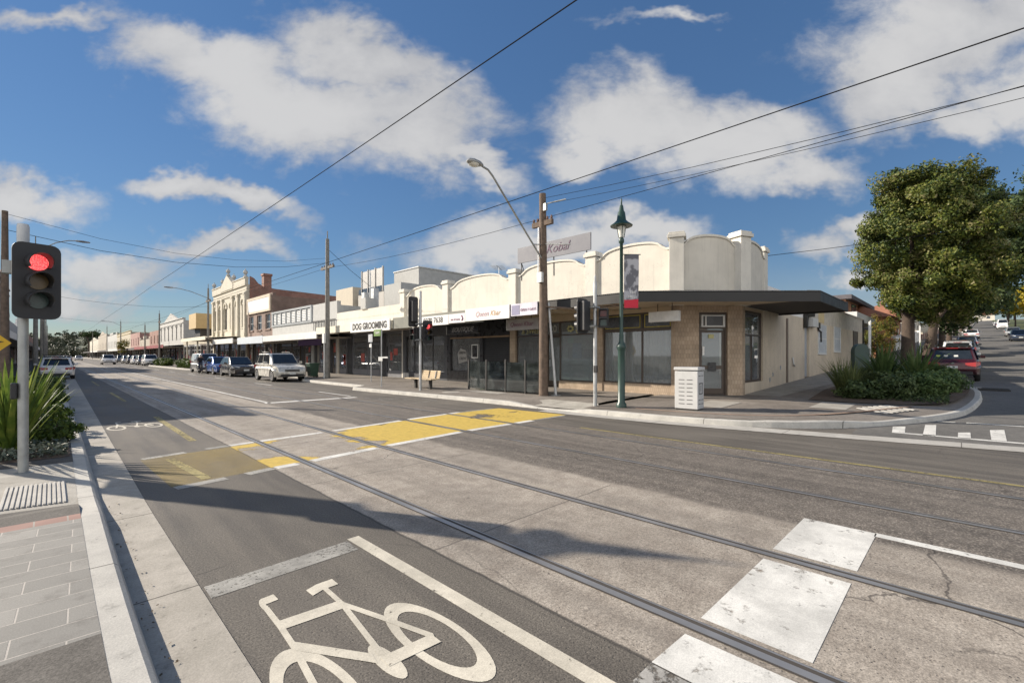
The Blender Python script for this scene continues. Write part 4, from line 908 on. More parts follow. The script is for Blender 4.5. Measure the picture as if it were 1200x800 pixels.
# ================================================================ the other buildings
DGL = mat('dark_shop_glass', (.03, .032, .035), .06, var=.3, spec=.9); UGL = mat('upper_glass', (.06, .07, .085), .08, var=.4, spec=.9)
TRIMS = [mat('timber_dark', (.10, .08, .065), .6), mat('door_grey', (.16, .16, .17), .6), mat('steel_white', (.5, .5, .48), .55)]
def shop(name, label, side, X, y0, y1, h, wm, depth=10., par=None, fl=2, wins=0, wz=(4.4, 6.0), ww=.9, awn=None, gf=True, trim=0, roofm=None, arch=False, cornice=None, group=None, hip=0., stall=(.17, .16, .15), winm=None):
    """a terrace shop: side=-1 faces the street from the far side, +1 from the near side"""
    rr = random.Random(int(y0*13+h*7)); sx = side
    t = thing(name, label, 'building', (X, (y0+y1)/2, .1), group)
    xa, xb = (X, X+depth) if sx < 0 else (X-depth, X)
    f = lambda a, c: (min(X+sx*a, X+sx*c), max(X+sx*a, X+sx*c))          # a..c metres out of the facade
    g0 = .16 if sx < 0 else .14
    zsh = 3.2
    b = MB()
    # upper wall with real openings
    cols = []
    if wins:
        step = (y1-y0)/wins; cols = [(y0+step*(i+.5)-ww/2, y0+step*(i+.5)+ww/2) for i in range(wins)]
    ylist = [y0]+[v for c in cols for v in c]+[y1]
    for i in range(0, len(ylist), 2): b.box(*f(0, -.3), ylist[i], ylist[i+1], zsh, h)
    for a, c in cols: b.box(*f(0, -.3), a, c, zsh, wz[0]); b.box(*f(0, -.3), a, c, wz[1], h)
    for y in (y0, y1-.22): b.box(*f(0, -.3), y, y+.22, g0, zsh)
    b.box(*f(-.3, -depth), y0, y0+.25, -.2, h-.3); b.box(*f(-.3, -depth), y1-.25, y1, -.2, h-.3); b.box(*f(-depth+.25, -depth), y0+.25, y1-.25, -.2, h-.3)
    w = b.build('wall', wm, t)
    bx('roof', roofm or CORR, t, *f(-.3, -depth+.2), y0+.26, y1-.26, h-1.0, h-.75)
    if cornice is not None:
        b = MB(); b.box(*f(.14, -.32), y0+.01, y1-.01, h, h+.12)
        b.box(*f(.10, 0), y0+.01, y1-.01, h-.75, h-.62); b.build('cornice', cornice, w)
    if par == 'steps':
        b = MB(); L = y1-y0; b.box(*f(-.01, -.28), y0+.35*L, y0+.65*L, h+.12, h+.8); b.box(*f(-.01, -.28), y0, y0+.1*L, h+.12, h+.5); b.box(*f(-.01, -.28), y1-.1*L, y1, h+.12, h+.5); b.build('parapet', wm, w)
    if par == 'gable':
        L = y1-y0; b = MB(); b.prism([(y0+.2*L, h+.12), (y1-.2*L, h+.12), ((y0+y1)/2, h+1.5)], lambda u, v, q: (q, u, v), *f(-.01, -.26)); b.build('parapet', wm, w)
    for a, c in cols:
        fm = TRIMS[trim]
        m = MB(); d0, d1 = f(-.12, -.2)
        m.box(d0, d1, a, a+.07, *wz); m.box(d0, d1, c-.07, c, *wz); m.box(d0, d1, a+.07, c-.07, wz[0], wz[0]+.07); m.box(d0, d1, a+.07, c-.07, wz[1]-.07, wz[1]); m.box(d0+.005, d1-.005, a+.07, c-.07, (wz[0]+wz[1])/2-.03, (wz[0]+wz[1])/2+.03)
        wn = m.build('window', fm, t); bx('pane', winm or UGL, wn, *f(-.155, -.165), a+.03, c-.03, wz[0]+.03, wz[1]-.03)
        bx('sill', cornice or wm, wn, *f(.09, -.12), a-.1, c+.1, wz[0]-.13, wz[0])
        if arch:
            k = MB(); cy = (a+c)/2; ro, ri = ww/2+.2, ww/2+.0
            for i in range(10):
                g, e = math.pi*i/10, math.pi*(i+1)/10
                k.prism([(cy+r*math.cos(q), wz[1]-.02+r*math.sin(q)) for r, q in ((ri, g), (ro, g), (ro, e), (ri, e))], lambda u, v, q: (q, u, v), *f(.12, 0))
            k.build('window_hood', cornice or wm, wn)
    if gf and sx < 0 and y0 < 60: room(t, y0+.26, y1-.26, X+.3, X+3.2, .2, 3.1)
    if gf:
        # glazed ground floor: stall riser, mullions, recessed door, blind wall of goods behind
        nb = max(2, int(round((y1-y0)/4.2))); step = (y1-y0-.44)/nb
        for k in range(nb):
            a = y0+.22+step*k; c = a+step; dw = .95; dc = a+step*rr.uniform(.3, .6)
            m = MB()
            for u0, u1 in ((a, dc), (dc+dw, c)):
                m.box(*f(-.08, -.16), u0, u0+.07, g0, 3.0); m.box(*f(-.08, -.16), u1-.07, u1, g0, 3.0); m.box(*f(-.06, -.18), u0+.07, u1-.07, g0, .62); m.box(*f(-.08, -.16), u0+.07, u1-.07, 2.3, 2.38); m.box(*f(-.08, -.16), u0+.07, u1-.07, 2.92, 3.0)
            m.box(*f(-.04, -.2), a, c, 3.0, zsh)
            fr = m.build('shopfront', TRIMS[rr.randrange(3)], t)
            open_ = sx < 0 and y0 < 60
            for u0, u1 in ((a+.03, dc-.03), (dc+dw+.03, c-.03)):
                bx('pane', GLASS if open_ else DGL, fr, *f(-.115, -.125), u0, u1, .55, 2.96)
                if y0 < 120 and u1-u0 > .6:
                    for q in range(rr.randint(0, 2)):
                        w_ = rr.uniform(.25, .5); y_ = rr.uniform(u0+.1, max(u0+.11, u1-w_-.1)); z_ = rr.uniform(.8, 1.9)
                        bx('poster', mat('poster_%s' % 'abcd'[rr.randrange(4)], [(.55, .53, .48), (.16, .25, .42), (.45, .10, .08), (.5, .42, .12)][rr.randrange(4)], .6, var=.3, scale=8), fr, *f(-.108, -.112), y_, y_+w_, z_, z_+rr.uniform(.35, .7))
                if open_ and rr.random() < .5: bx('frosted_film', FROST, fr, *f(-.128, -.132), u0, u1, .56, rr.uniform(1.1, 1.6))
            m = MB(); m.box(*f(-.5, -.55), dc, dc+dw, g0, 3.0); d = m.build('door', TRIMS[rr.randrange(2)], t); bx('pane', DGL, d, *f(-.485, -.495), dc+.12, dc+dw-.12, g0+.3, 2.2); bx('handle', GALV, d, *f(-.44, -.48), dc+.08, dc+.11, 1.0, 1.35)
            m = MB(); m.box(*f(-.2, -.5), dc-.04, dc, g0, 3.0); m.box(*f(-.2, -.5), dc+dw, dc+dw+.04, g0, 3.0); m.build('door_reveal', TRIMS[1], d)
    if awn:
        out, za, ht, fm, um = awn[:5]; a0, a1 = awn[5:7] if len(awn) > 5 else (y0, y1)
        m = MB(); m.add([(X+sx*.0, a0+.02, za+.42), (X+sx*out, a0+.02, za+.16), (X+sx*out, a1-.02, za+.16), (X, a1-.02, za+.42), (X, a0+.02, za+.36), (X+sx*out, a0+.02, za+.10), (X+sx*out, a1-.02, za+.10), (X, a1-.02, za+.36)], [(3, 2, 1, 0), (4, 5, 6, 7), (0, 1, 5, 4), (1, 2, 6, 5), (2, 3, 7, 6), (3, 0, 4, 7)])
        aw = m.build('awning', CORR if len(awn) < 8 else awn[7], t)
        bx('fascia', fm, aw, *f(out, out+.07), a0, a1, za-.12, za-.12+ht); bx('soffit', um, aw, *f(0.02, out), a0+.03, a1-.03, za-.02, za+.03)
    return t
WHF = mat('white_fascia', (.70, .69, .66), .6, var=.06, grime=.15); CRF = mat('cream_fascia', (.74, .68, .54), .65, var=.06, grime=.12); DRF = mat('dark_fascia', (.06, .05, .05), .6); RDF = mat('red_fascia', (.25, .03, .035), .6); SOF2 = mat('grey_soffit', (.36, .32, .27), .8)
# low cream shop next to the corner range with its grey upper blocks behind
t = shop('low_shop', 'low plain cream shop with deep cream awning and grey upper blocks set back behind', -1, 15.1, 24.2, 33.4, 4.75, CREAMW, 9, awn=(2.45, 3.14, .42, CRF, SOF2, 21.25, 31.0, CRF))
bx('parapet_pier', GREYW, t, 15.0, 15.9, 28.8, 29.5, 4.75, 5.5)
u = bx('upper_block', GREYW, t, 20, 27, 29.9, 33.5, 3.6, 8.4); bx('upper_block', GREYW, t, 18, 20, 29.2, 31.6, 3.6, 6.95)
bx('parapet_cap', LGREY, u, 19.94, 27.06, 29.84, 33.56, 8.4, 8.48)
u = bx('upper_block', mat('warm_grey', (.46, .44, .40), .8, var=.1), t, 18.2, 22, 32.0, 36.2, 3.6, 6.6)
w = bx('window', UGL, u, 18.15, 18.2, 32.3, 36.0, 6.62, 7.05)
b = MB()
for i in range(26): b.box(18.16, 18.20+.02*(i % 2), 32.1+.13*i, 32.1+.13*i+.11, 7.06, 8.45)
for y in (32.05, 33.2, 34.4, 35.45): b.box(18.1, 18.24, y, y+.06, 6.6, 8.55)
b.build('louvre_screen', mat('louvre_grey', (.40, .39, .37), .6, .2, var=.1), u)
b = MB(); b.box(16.2, 16.6, 29.9, 30.3, 4.7, 6.4); b.tube([(16.3, 30.6, 4.6), (16.3, 30.6, 7.6)], .05); b.tube([(16.5, 31, 4.6), (16.5, 31, 7.9)], .03); b.box(16.1, 16.5, 31.1, 31.5, 5.6, 6.2); b.build('roof_plant', GALV, t)
t = shop('grey_shop', 'plain grey rendered shop with a beige upper room at the back, by the low shop', -1, 15.1, 33.4, 38.0, 5.7, GREYW, 8)
bx('upper_block', mat('warm_beige', (.52, .46, .36), .8, var=.1), t, 18, 23, 37.0-.2, 40.0, 3.8, 7.4)
b = MB()
for i in range(14): b.box(15.0, 15.03, 33.6+i*.3, 33.64+i*.3, 3.6, 4.3)
b.box(15.0, 15.04, 33.5, 37.9, 4.3, 4.35); b.build('railing', DARKM, t)
t = shop('balustrade_shop', 'shop with a grey balustrade of white louvred panels over a white awning', -1, 15.1, 38.0, 47.6, 4.3, GREYW, 9, awn=(2.45, 2.85, .46, WHF, SOF2, 31.0, 42.1, WHF))
b = MB(); b.box(15.0, 15.3, 38.0, 47.6, 4.3, 4.45); b.box(15.0, 15.3, 38.0, 47.6, 5.55, 5.72); b.box(15.02, 15.26, 38, 38.3, 4.45, 5.55); b.box(15.02, 15.26, 47.3, 47.6, 4.45, 5.55)
for i in range(1, 8): b.box(15.04, 15.24, 38+i*1.2-.07, 38+i*1.2+.07, 4.45, 5.55)
b.build('balustrade', mat('blue_grey_paint', (.28, .30, .31), .7, var=.1), t)
for i in range(8):
    b = MB()
    for k in range(7): b.box(15.1, 15.2, 38+i*1.2+.2, 38+i*1.2+1.0, 4.52+k*.145, 4.62+k*.145)
    b.build('louvre_panel', mat('louvre_white', (.66, .67, .66), .6, var=.08), t)
t = shop('brown_brick_shop', 'two storey brown brick shop with a blank white sign panel on its front', -1, 15.1, 47.6, 55.6, 7.7, BRB, 11, wins=3, wz=(4.2, 5.7), ww=1.5, awn=(2.45, 2.75, .62, mat('pale_blue_fascia', (.55, .60, .64), .6, var=.06), SOF2, 42.2, 49.6, WHF), trim=2)
pn = bx('sign_panel', SIGNW, t, 14.96, 15.1, 48.2, 55.0, 6.15, 7.35)
b = MB(); b.box(14.93, 15.08, 47.9, 48.2, 5.95, 7.6); b.box(14.93, 15.08, 55.0, 55.3, 5.95, 7.6); b.box(14.93, 15.08, 48.2, 55.0, 7.35, 7.6); b.box(14.93, 15.08, 48.2, 55, 5.95, 6.15); b.build('panel_frame', BEIGE, pn)
# ornate victorian hall
t = shop('victorian_hall', 'tall ornate cream victorian facade with arched windows, pediment and urns', -1, 15.1, 56.0, 70.5, 9.3, VICT, 12, wins=6, wz=(4.7, 7.3), ww=1.15, arch=True, cornice=VICT, awn=(2.5, 2.9, .5, WHF, SOF2, 51.0, 58.9, WHF), roofm=mat('slate_blue', (.26, .29, .33), .6))
b = MB()
for y in (56.0, 58.7, 60.9, 65.4, 67.6, 69.9): b.box(14.9, 15.1, y, y+.6, 3.7, 8.5); b.box(14.85, 15.1, y-.08, y+.68, 8.3, 8.55); b.box(14.86, 15.1, y-.06, y+.66, 3.7, 4.1)
b.build('pilaster', VICT, t)
b = MB(); b.box(14.95, 15.3, 56, 60.7, 9.42, 10.1); b.box(14.95, 15.3, 66, 70.5, 9.42, 10.1); b.box(14.9, 15.34, 60.7, 66.0, 9.42, 9.75)
b.box(14.88, 15.35, 56, 60.7, 10.1, 10.2); b.box(14.88, 15.35, 66, 70.5, 10.1, 10.2)
b.prism([(60.6, 9.75), (66.1, 9.75), (66.1, 9.95), (63.35, 11.25), (60.6, 9.95)], lambda u, v, w: (w, u, v), 14.9, 15.3)
b.build('pediment', VICT, t)
b = MB()
for y, z in ((56.35, 10.2), (60.9, 10.2), (63.35, 11.2), (65.8, 10.2), (70.1, 10.2)): b.lathe((15.1, y, z), [(.22, 0), (.22, .15), (.08, .22), (.24, .5), (.2, .72), (.05, .8), (.03, .98)], 10)
b.build('urn', VICT2, t)
b = MB(); b.prism([(15.4, -.2), (27, -.2), (27, 8.9), (18, 9.15), (16.8, 9.25), (16.2, 9.6), (15.8, 10.1), (15.4, 10.3)], lambda u, v, w: (u, w, v), 55.72, 55.98); b.build('party_wall', RB, t)
b = MB(); b.box(16.9, 17.7, 56.1, 56.9, 8.3, 10.6); b.box(16.82, 17.78, 56.02, 56.98, 10.6, 10.85); b.build('chimney', RB, t)
t = shop('verandah_shop', 'single storey shop with cream verandah and a tan hoarding box on its roof', -1, 15.1, 70.5, 90.0, 4.2, mat('dull_cream', (.48, .43, .33), .8), 9, awn=(3.2, 3.4, .4, CRF, SOF2, 58.9, 72.0, CRF))
b = MB(); [b.tube([(12.3, y, .15), (12.3, y, 3.4)], .08) for y in (60, 65, 71)]; b.build('verandah_post', CRF, t)
h = bx('hoarding_box', mat('tan_hoarding', (.52, .38, .19), .8, var=.1, grime=.2), t, 14, 18, 75, 79.5, 5.3, 7.4); bx('plinth', DARKM, h, 14.6, 17.5, 75.6, 79, 4.1, 5.3)
row = [('victorian_terrace', 'pair of victorian shops with gabled grey parapets beyond the hoarding box', 90, 113, 7.6, VICT2, dict(wins=6, wz=(4.4, 6.4), cornice=VICT2, par='gable', arch=True, awn=(2.6, 2.9, .5, RDF, SOF2))),
       ('brick_shop', 'red brick shop with a red awning, just left of the gabled victorian pair', 113, 126, 6.6, RB, dict(wins=3, wz=(4.2, 5.6), awn=(2.6, 2.9, .5, RDF, SOF2))),
       ('pale_shop', 'small white shop with dark awning beside the red brick shop in the distance', 126, 142, 5.2, mat('dull_buff', (.40, .35, .28), .85, var=.2, grime=.4), dict(wins=0, par='steps', awn=(2.6, 2.8, .5, DRF, SOF2))),
       ('pink_shop', 'pinkish two storey shop with a dark awning in the distance', 142, 160, 7.2, mat('pink_render', (.34, .19, .16), .8, grime=.3), dict(wins=4, wz=(4.3, 5.8), awn=(2.6, 2.9, .5, DRF, SOF2))),
       ('cream_block', 'long cream flat topped block with an ochre edge far along the shops', 160, 196, 8.2, mat('pale_cream', (.44, .39, .29), .8, grime=.3), dict(wins=6, wz=(4.4, 6.2), cornice=mat('ochre_trim', (.42, .33, .13), .7), awn=(2.6, 2.9, .5, WHF, SOF2))),
       ('grey_terrace', 'distant grey terrace with stepped parapet past the cream block', 196, 236, 8.6, VICT2, dict(wins=7, wz=(4.4, 6.4), par='steps', awn=(2.6, 2.9, .5, DRF, SOF2))),
       ('white_gable_shop', 'distant white gabled building past the grey terrace', 236, 280, 10.0, MATS['dull_buff'], dict(wins=5, wz=(4.4, 6.4), par='gable', awn=(2.6, 2.9, .5, WHF, SOF2))),
       ('stone_shop', 'farthest pale stone shop on the right hand side of the street', 280, 345, 9.0, VICT, dict(wins=6, wz=(4.4, 6.4), par='gable', awn=(2.6, 2.9, .5, DRF, SOF2)))]
for nm, lb, a, c, h, wm, kw in row: shop(nm, lb, -1, 15.1, a, c, h, wm, 10, **kw)
# near side row: in the photo seen past the signal pole, its shadow lies over the street
left = [('grey_terrace', 'grey rendered two storey shop nearest the crossing on the left side', 28.0, 41, 8.2, GREYW, dict(wins=4, wz=(4.3, 6.2), awn=(2.2, 2.9, .5, DRF, SOF2))),
        ('cream_terrace', 'cream two storey shop on the left side behind the parked white hatchback', 41, 54, 7.4, CREAMW, dict(wins=3, wz=(4.2, 5.8), par='steps', awn=(2.2, 2.9, .5, WHF, SOF2))),
        ('low_brick_shop', 'low brick shop on the left side between the cream shop and the tall brick one', 54, 72, 6.4, BRB, dict(wins=4, wz=(4.1, 5.3), awn=(2.2, 2.9, .5, DRF, SOF2))),
        ('tall_brick_shop', 'tall red brown brick shop with pale windows seen left of the signal pole', 72, 96, 10.6, BRB, dict(wins=7, wz=(4.6, 6.9), cornice=VICT, arch=True, par='gable', trim=2, awn=(2.3, 2.9, .5, DRF, SOF2))),
        ('red_sign_shop', 'left side shop with a red fascia beyond the tall brick building', 96, 120, 6.6, VICT2, dict(wins=5, wz=(4.2, 5.4), awn=(2.3, 2.9, .6, RDF, SOF2))),
        ('white_terrace', 'white terrace far along the left side of the street', 120, 160, 7.6, PALE, dict(wins=6, wz=(4.3, 5.8), par='steps', awn=(2.3, 2.9, .5, WHF, SOF2))),
        ('brick_terrace', 'dark brick terrace far along the left side of the street', 160, 220, 7.0, RB, dict(wins=6, wz=(4.2, 5.6), awn=(2.3, 2.9, .5, DRF, SOF2))),
        ('far_terrace', 'farthest grey terrace on the left side of the street', 220, 300, 7.5, VICT2, dict(wins=6, wz=(4.2, 5.6), par='gable', awn=(2.3, 2.9, .5, DRF, SOF2)))]
for nm, lb, a, c, h, wm, kw in left: shop(nm, lb, 1, -4.2, a, c, h, wm, 10, **kw)

# ---------------------------------------------------------------- houses and fences along the side street
t = thing('orange_flats', 'orange brick flats with flat grey roof rising behind the corner building', 'building', (66, 13, 2))
b = MB(); b.box(61, 78, 9, 19, .5, 7.7); w = b.build('wall', ORB, t)
b = MB(); b.box(60.4, 78.6, 8.4, 19.6, 7.7, 8.15); b.build('roof', mat('flat_roof', (.12, .11, .12), .7), t)
for x0, x1 in ((64.5, 67.5), (70, 73)): wn = bx('window', UGL, t, x0, x1, 8.94, 9, 5.9, 7.5); bx('frame', TRIMS[2], wn, x0, x1, 8.92, 8.94, 6.6, 6.66)
for y0, y1 in ((11, 13), (15, 17)): wn = bx('window', UGL, t, 60.94, 61, y0, y1, 5.9, 7.5); bx('frame', TRIMS[2], wn, 60.92, 60.94, y0, y1, 6.6, 6.66)
b = MB(); [b.box(60.9, 60.96, 9.6+.22*i, 9.7+.22*i, 4.6, 5.6) for i in range(30)]; b.build('balcony_rail', TRIMS[2], t)
t = thing('carport', 'white flat carport roof on posts beside the orange flats', 'carport', (55, 9, 1.5))
b = MB(); b.box(48, 60, 6.3, 13, 4.55, 5.3); b.build('roof', mat('carport_white', (.72, .72, .70), .6, var=.08), t)
b = MB(); [b.box(x, x+.2, y, y+.2, .8, 4.55) for x in (48.6, 59) for y in (6.6, 12.5)]; b.box(48, 60, 12.6, 12.8, .8, 4.55); b.build('post', BEIGE, t)
t = thing('gate', 'pale grey sheet gate at the end of the beige side wall', 'gate', (47, 5.6, .9))
bx('panel', LGREY, t, 43.9, 48.4, 5.55, 5.62, .9, 2.75); b = MB(); b.box(48.4, 48.75, 5.45, 5.8, .9, 2.95); b.box(43.75, 43.9, 5.5, 5.68, .9, 2.9); b.build('post', DARKM, t)
def wall_run(name, label, x0, x1, y, h, m, capm):
    t = thing(name, label, 'wall', ((x0+x1)/2, y+sy(x0), gz(x0))); b = MB(); b.add([(x0, y+sy(x0), gz(x0)-.2), (x1, y+sy(x1), gz(x1)-.2), (x1, y+.22+sy(x1), gz(x1)-.2), (x0, y+.22+sy(x0), gz(x0)-.2), (x0, y+sy(x0), gz(x0)+h), (x1, y+sy(x1), gz(x1)+h), (x1, y+.22+sy(x1), gz(x1)+h), (x0, y+.22+sy(x0), gz(x0)+h)], [(3, 2, 1, 0), (4, 5, 6, 7), (0, 1, 5, 4), (1, 2, 6, 5), (2, 3, 7, 6), (3, 0, 4, 7)])
    w = b.build('wall_run', m, t); b = MB(); n = max(2, int((x1-x0)/3.5))
    for i in range(n+1):
        x = x0+(x1-x0)*i/n; b.box(x-.2, x+.2, y-.06+sy(x), y+.3+sy(x), gz(x)-.2, gz(x)+h+.25)
    b.build('wall_pier', capm, t)
wall_run('brick_wall', 'low orange brick front wall beside the sheet gate', 49.5, 60, 5.3, 1.3, ORB, ORB)
wall_run('white_wall', 'white rendered front wall behind the street trees', 61, 86, 5.2, 1.5, PALE, PALE)
wall_run('garden_wall', 'low red brick garden wall farther up the side street', 88, 130, 5.2, 1.1, RB, VICT)
def house(label, x, y, w, d, h, wm, rm, rot=0):
    z = gz(x); t = thing('house', label, 'house', (x, y, z)); b = MB(); b.box(x-w/2, x+w/2, y-d/2, y+d/2, z-1, z+h); b.build('wall', wm, t)
    b = MB(); a = .5; b.add([(x-w/2-a, y-d/2-a, z+h), (x+w/2+a, y-d/2-a, z+h), (x+w/2+a, y+d/2+a, z+h), (x-w/2-a, y+d/2+a, z+h), (x-w/4, y, z+h+2.4), (x+w/4, y, z+h+2.4)], [(3, 2, 1, 0), (0, 1, 5, 4), (1, 2, 5), (2, 3, 4, 5), (3, 0, 4)]); r = b.build('roof', rm, t)
    b = MB(); b.box(x+w*.1, x+w*.1+.7, y-.35, y+.35, z+h+1, z+h+3.4); b.build('chimney', RB, r)
    for s in (-1, 1):
        wn = bx('window', UGL, t, x+s*w*.25-.8, x+s*w*.25+.8, y-d/2-.05, y-d/2, z+1, z+2.4); bx('frame', TRIMS[2], wn, x+s*w*.25-.9, x+s*w*.25+.9, y-d/2-.07, y-d/2-.05, z+.9, z+1)
        wn = bx('window', UGL, t, x-w/2-.05, x-w/2, y+s*d*.25-.8, y+s*d*.25+.8, z+1, z+2.4); bx('frame', TRIMS[2], wn, x-w/2-.07, x-w/2-.05, y+s*d*.25-.9, y+s*d*.25+.9, z+.9, z+1)
TERRA = mat('terracotta', (.30, .13, .075), .8, var=.2, scale=2)
house('brick house with tiled roof behind the white wall on the side street', 74, 11+sy(74), 13, 9, 3.4, ORB, TERRA)
house('cream house with tiled roof past the brick house up the side street', 100, 11+sy(100), 13, 9, 3.4, CREAMW, TERRA)
house('pale house closing the view at the top of the side street', 455, -10, 16, 12, 3.6, CREAMW, TERRA)
house('cream house on the right of the side street behind the yellow trees', 150, -17+sy(150), 13, 10, 3.5, PALE, CORR)
# ---------------------------------------------------------------- far hills
b = MB(); n = 40
hx = np.linspace(-500, 500, n); 
prof = [19+9*math.exp(-((x+60)/160)**2)+4*math.sin(x*.011)+2*math.sin(x*.037) for x in hx]
for i in range(n-1):
    b.quad((hx[i], 620, -.5), (hx[i+1], 620, -.5), (hx[i+1], 900, prof[i+1]), (hx[i], 900, prof[i])); b.quad((hx[i], 900, prof[i]), (hx[i+1], 900, prof[i+1]), (hx[i+1], 1300, prof[i+1]*.7), (hx[i], 1300, prof[i]*.7))
tag(b.build('hill', mat('hill_grass', (.10, .12, .07), .9, var=.3, scale=.05), smooth=True), 'low wooded hill at the end of the main street', 'hill', kind='structure')
# ================================================================ signs on and under the awnings
t = thing('shop_sign', 'white DOG GROOMING sign board on the cream awning edge', 'sign', (12.5, 23.5, 3.2))
bx('board', SIGNW, t, 12.46, 12.52, 21.32, 25.8, 2.92, 3.52, bevel=.01); text('DOG GROOMING', .50, t, frame_x(12.455, 23.55, 3.22), INK, off=.02, sx=.96)
t = thing('shop_sign', 'white phone number sign on the awning edge behind the far signal pole', 'sign', (12.5, 18, 3.2))
bx('board', SIGNW, t, 12.5, 12.56, 16.35, 19.3, 2.98, 3.42); text('Ph: 9370 7638', .36, t, frame_x(12.495, 17.8, 3.2), INK, off=.004)
t = thing('shop_sign', 'white sign panel with plum swirl on the awning edge, right of the phone number', 'sign', (12.5, 15.7, 3.2))
bx('board', mat('sign_pinkish', (.68, .64, .66), .55, var=.05), t, 12.5, 12.56, 15.2, 16.32, 3.02, 3.42); b = MB(); b.tube([(12.5, 15.4, 3.1), (12.5, 15.33, 3.2), (12.5, 15.42, 3.32)], .03); b.build('swirl', PLUM, t); text('hair & beauty', .12, t, frame_x(12.495, 15.85, 3.17), PLUM)
t = thing('shop_sign', 'long white fascia sign with pale pink and orange script under the roof sign', 'sign', (12.5, 14, 3.25))
bx('board', SIGNW, t, 12.5, 12.56, 12.5, 15.17, 3.04, 3.56); text('Queen', .30, t, frame_x(12.495, 14.1, 3.29), mat('pale_plum', (.42, .25, .30), .6), shear=.35); text('Kbar', .30, t, frame_x(12.495, 13.3, 3.29), mat('pale_orange', (.50, .30, .14), .6), shear=.35)
t = thing('shop_sign', 'small violet and white sign at the awning end beside the timber pole', 'sign', (12.5, 11.7, 3.3))
bx('board', mat('sign_violet_white', (.62, .60, .68), .5), t, 12.5, 12.56, 11.05, 12.4, 3.1, 3.56); bx('violet_panel', mat('violet', (.25, .24, .36), .6), t, 12.49, 12.5, 11.95, 12.35, 3.14, 3.5); text('OPEN 7 DAYS', .13, t, frame_x(12.49, 11.5, 3.3), PLUM)
def hang(label, x, y0, y1, z0, z1, m, em, zt=3.4):
    t = thing('hanging_sign', label, 'sign', (x, (y0+y1)/2, z0), 'light box signs hanging under the awnings'); th = .09
    bx('light_box', m, t, x-th, x+th, y0, y1, z0, z1, bevel=.012); bx('end_cap', em, t, x-th-.004, x+th+.004, y1, y1+.03, z0-.004, z1+.004)
    b = MB(); [b.tube([(x, y, z1), (x, y, zt)], .014, 6) for y in (y0+.25*(y1-y0), y0+.75*(y1-y0))]; b.build('hanger', DARKM, t); return t
t = hang('grey light box sign with plum script hanging beside the timber pole', 13.9, 12.15, 13.95, 2.66, 3.12, mat('box_grey', (.36, .34, .34), .5), SIGNW); text('Queen Kbar', .26, t, frame_x(13.80, 13.1, 2.89), PLUM, shear=.3)
t = hang('blank pale light box sign hanging in front of the corner window', 14.2, 6.45, 7.45, 2.70, 3.04, mat('box_pale', (.62, .62, .60), .5, var=.12, scale=5), SIGNW, 3.3)
t = hang('black light box sign with grey graffiti lettering under the phone number sign', 13.9, 15.85, 18.2, 2.62, 3.0, BLACK, SIGNW); text('BOUTIQUE', .32, t, frame_x(13.80, 17.0, 2.81), mat('graffiti_grey', (.30, .29, .29), .6), shear=.45, off=.008)
# sign board standing above the parapet
t = thing('roof_sign', 'long grey sign board with plum script standing on the parapet', 'sign', (15.0, 12.4, 5.6))
bx('board', mat('board_grey', (.17, .17, .19), .6, var=.06), t, 15.0, 15.06, 10.45, 14.45, 5.78, 6.47); text('eni', .28, t, frame_x(14.99, 13.0, 6.08), PLUM, shear=.3); text('Kobal', .52, t, frame_x(14.99, 12.15, 6.13), mat('dark_plum', (.10, .05, .09), .6), shear=.4)
b = MB(); [b.tube([(15.1, y, 5.0), (15.1, y, 6.4)], .025, 6) for y in (10.7, 12.4, 14.3)]; b.tube([(15.1, 14.3, 5.8), (16.2, 14.6, 4.3)], .02, 6); b.build('support', DARKM, t)
t = thing('shop_sign', 'purple blind sign under the white awning behind the silver car', 'sign', (13.9, 37, 2.5))
bx('board', mat('purple', (.12, .07, .20), .6), t, 14.2, 14.26, 34.2, 38.6, 2.35, 2.85); bx('rail', DARKM, t, 14.18, 14.28, 34.2, 38.6, 2.85, 2.9)
def aerial(label, x, y, z0, z1, ang=0):
    t = thing('tv_aerial', label, 'aerial', (x, y, z0), 'television aerials on the roofs'); b = MB(); b.tube([(x, y, z0), (x, y, z1)], .02, 6); b.build('mast', GALV, t)
    b = MB(); d = Vector((math.cos(ang), math.sin(ang), 0)); n = Vector((-d.y, d.x, 0)); c = Vector((x, y, z1-.05)); b.tube([c-d*.7, c+d*.7], .014, 6)
    for k in range(7): p = c+d*(-.65+.2*k); b.tube([p-n*.35, p+n*.35], .009, 5)
    b.build('antenna', GALV, t)
aerial('tv aerial standing above the parapet left of the roof sign', 17.5, 18.3, 4.2, 6.5, .6); aerial('tv aerial over the beige side range', 28, 8.5, 3.8, 6.6, 1.1); aerial('thin tv aerial right beside the corner parapet', 22, 7, 3.8, 6.0, .3)

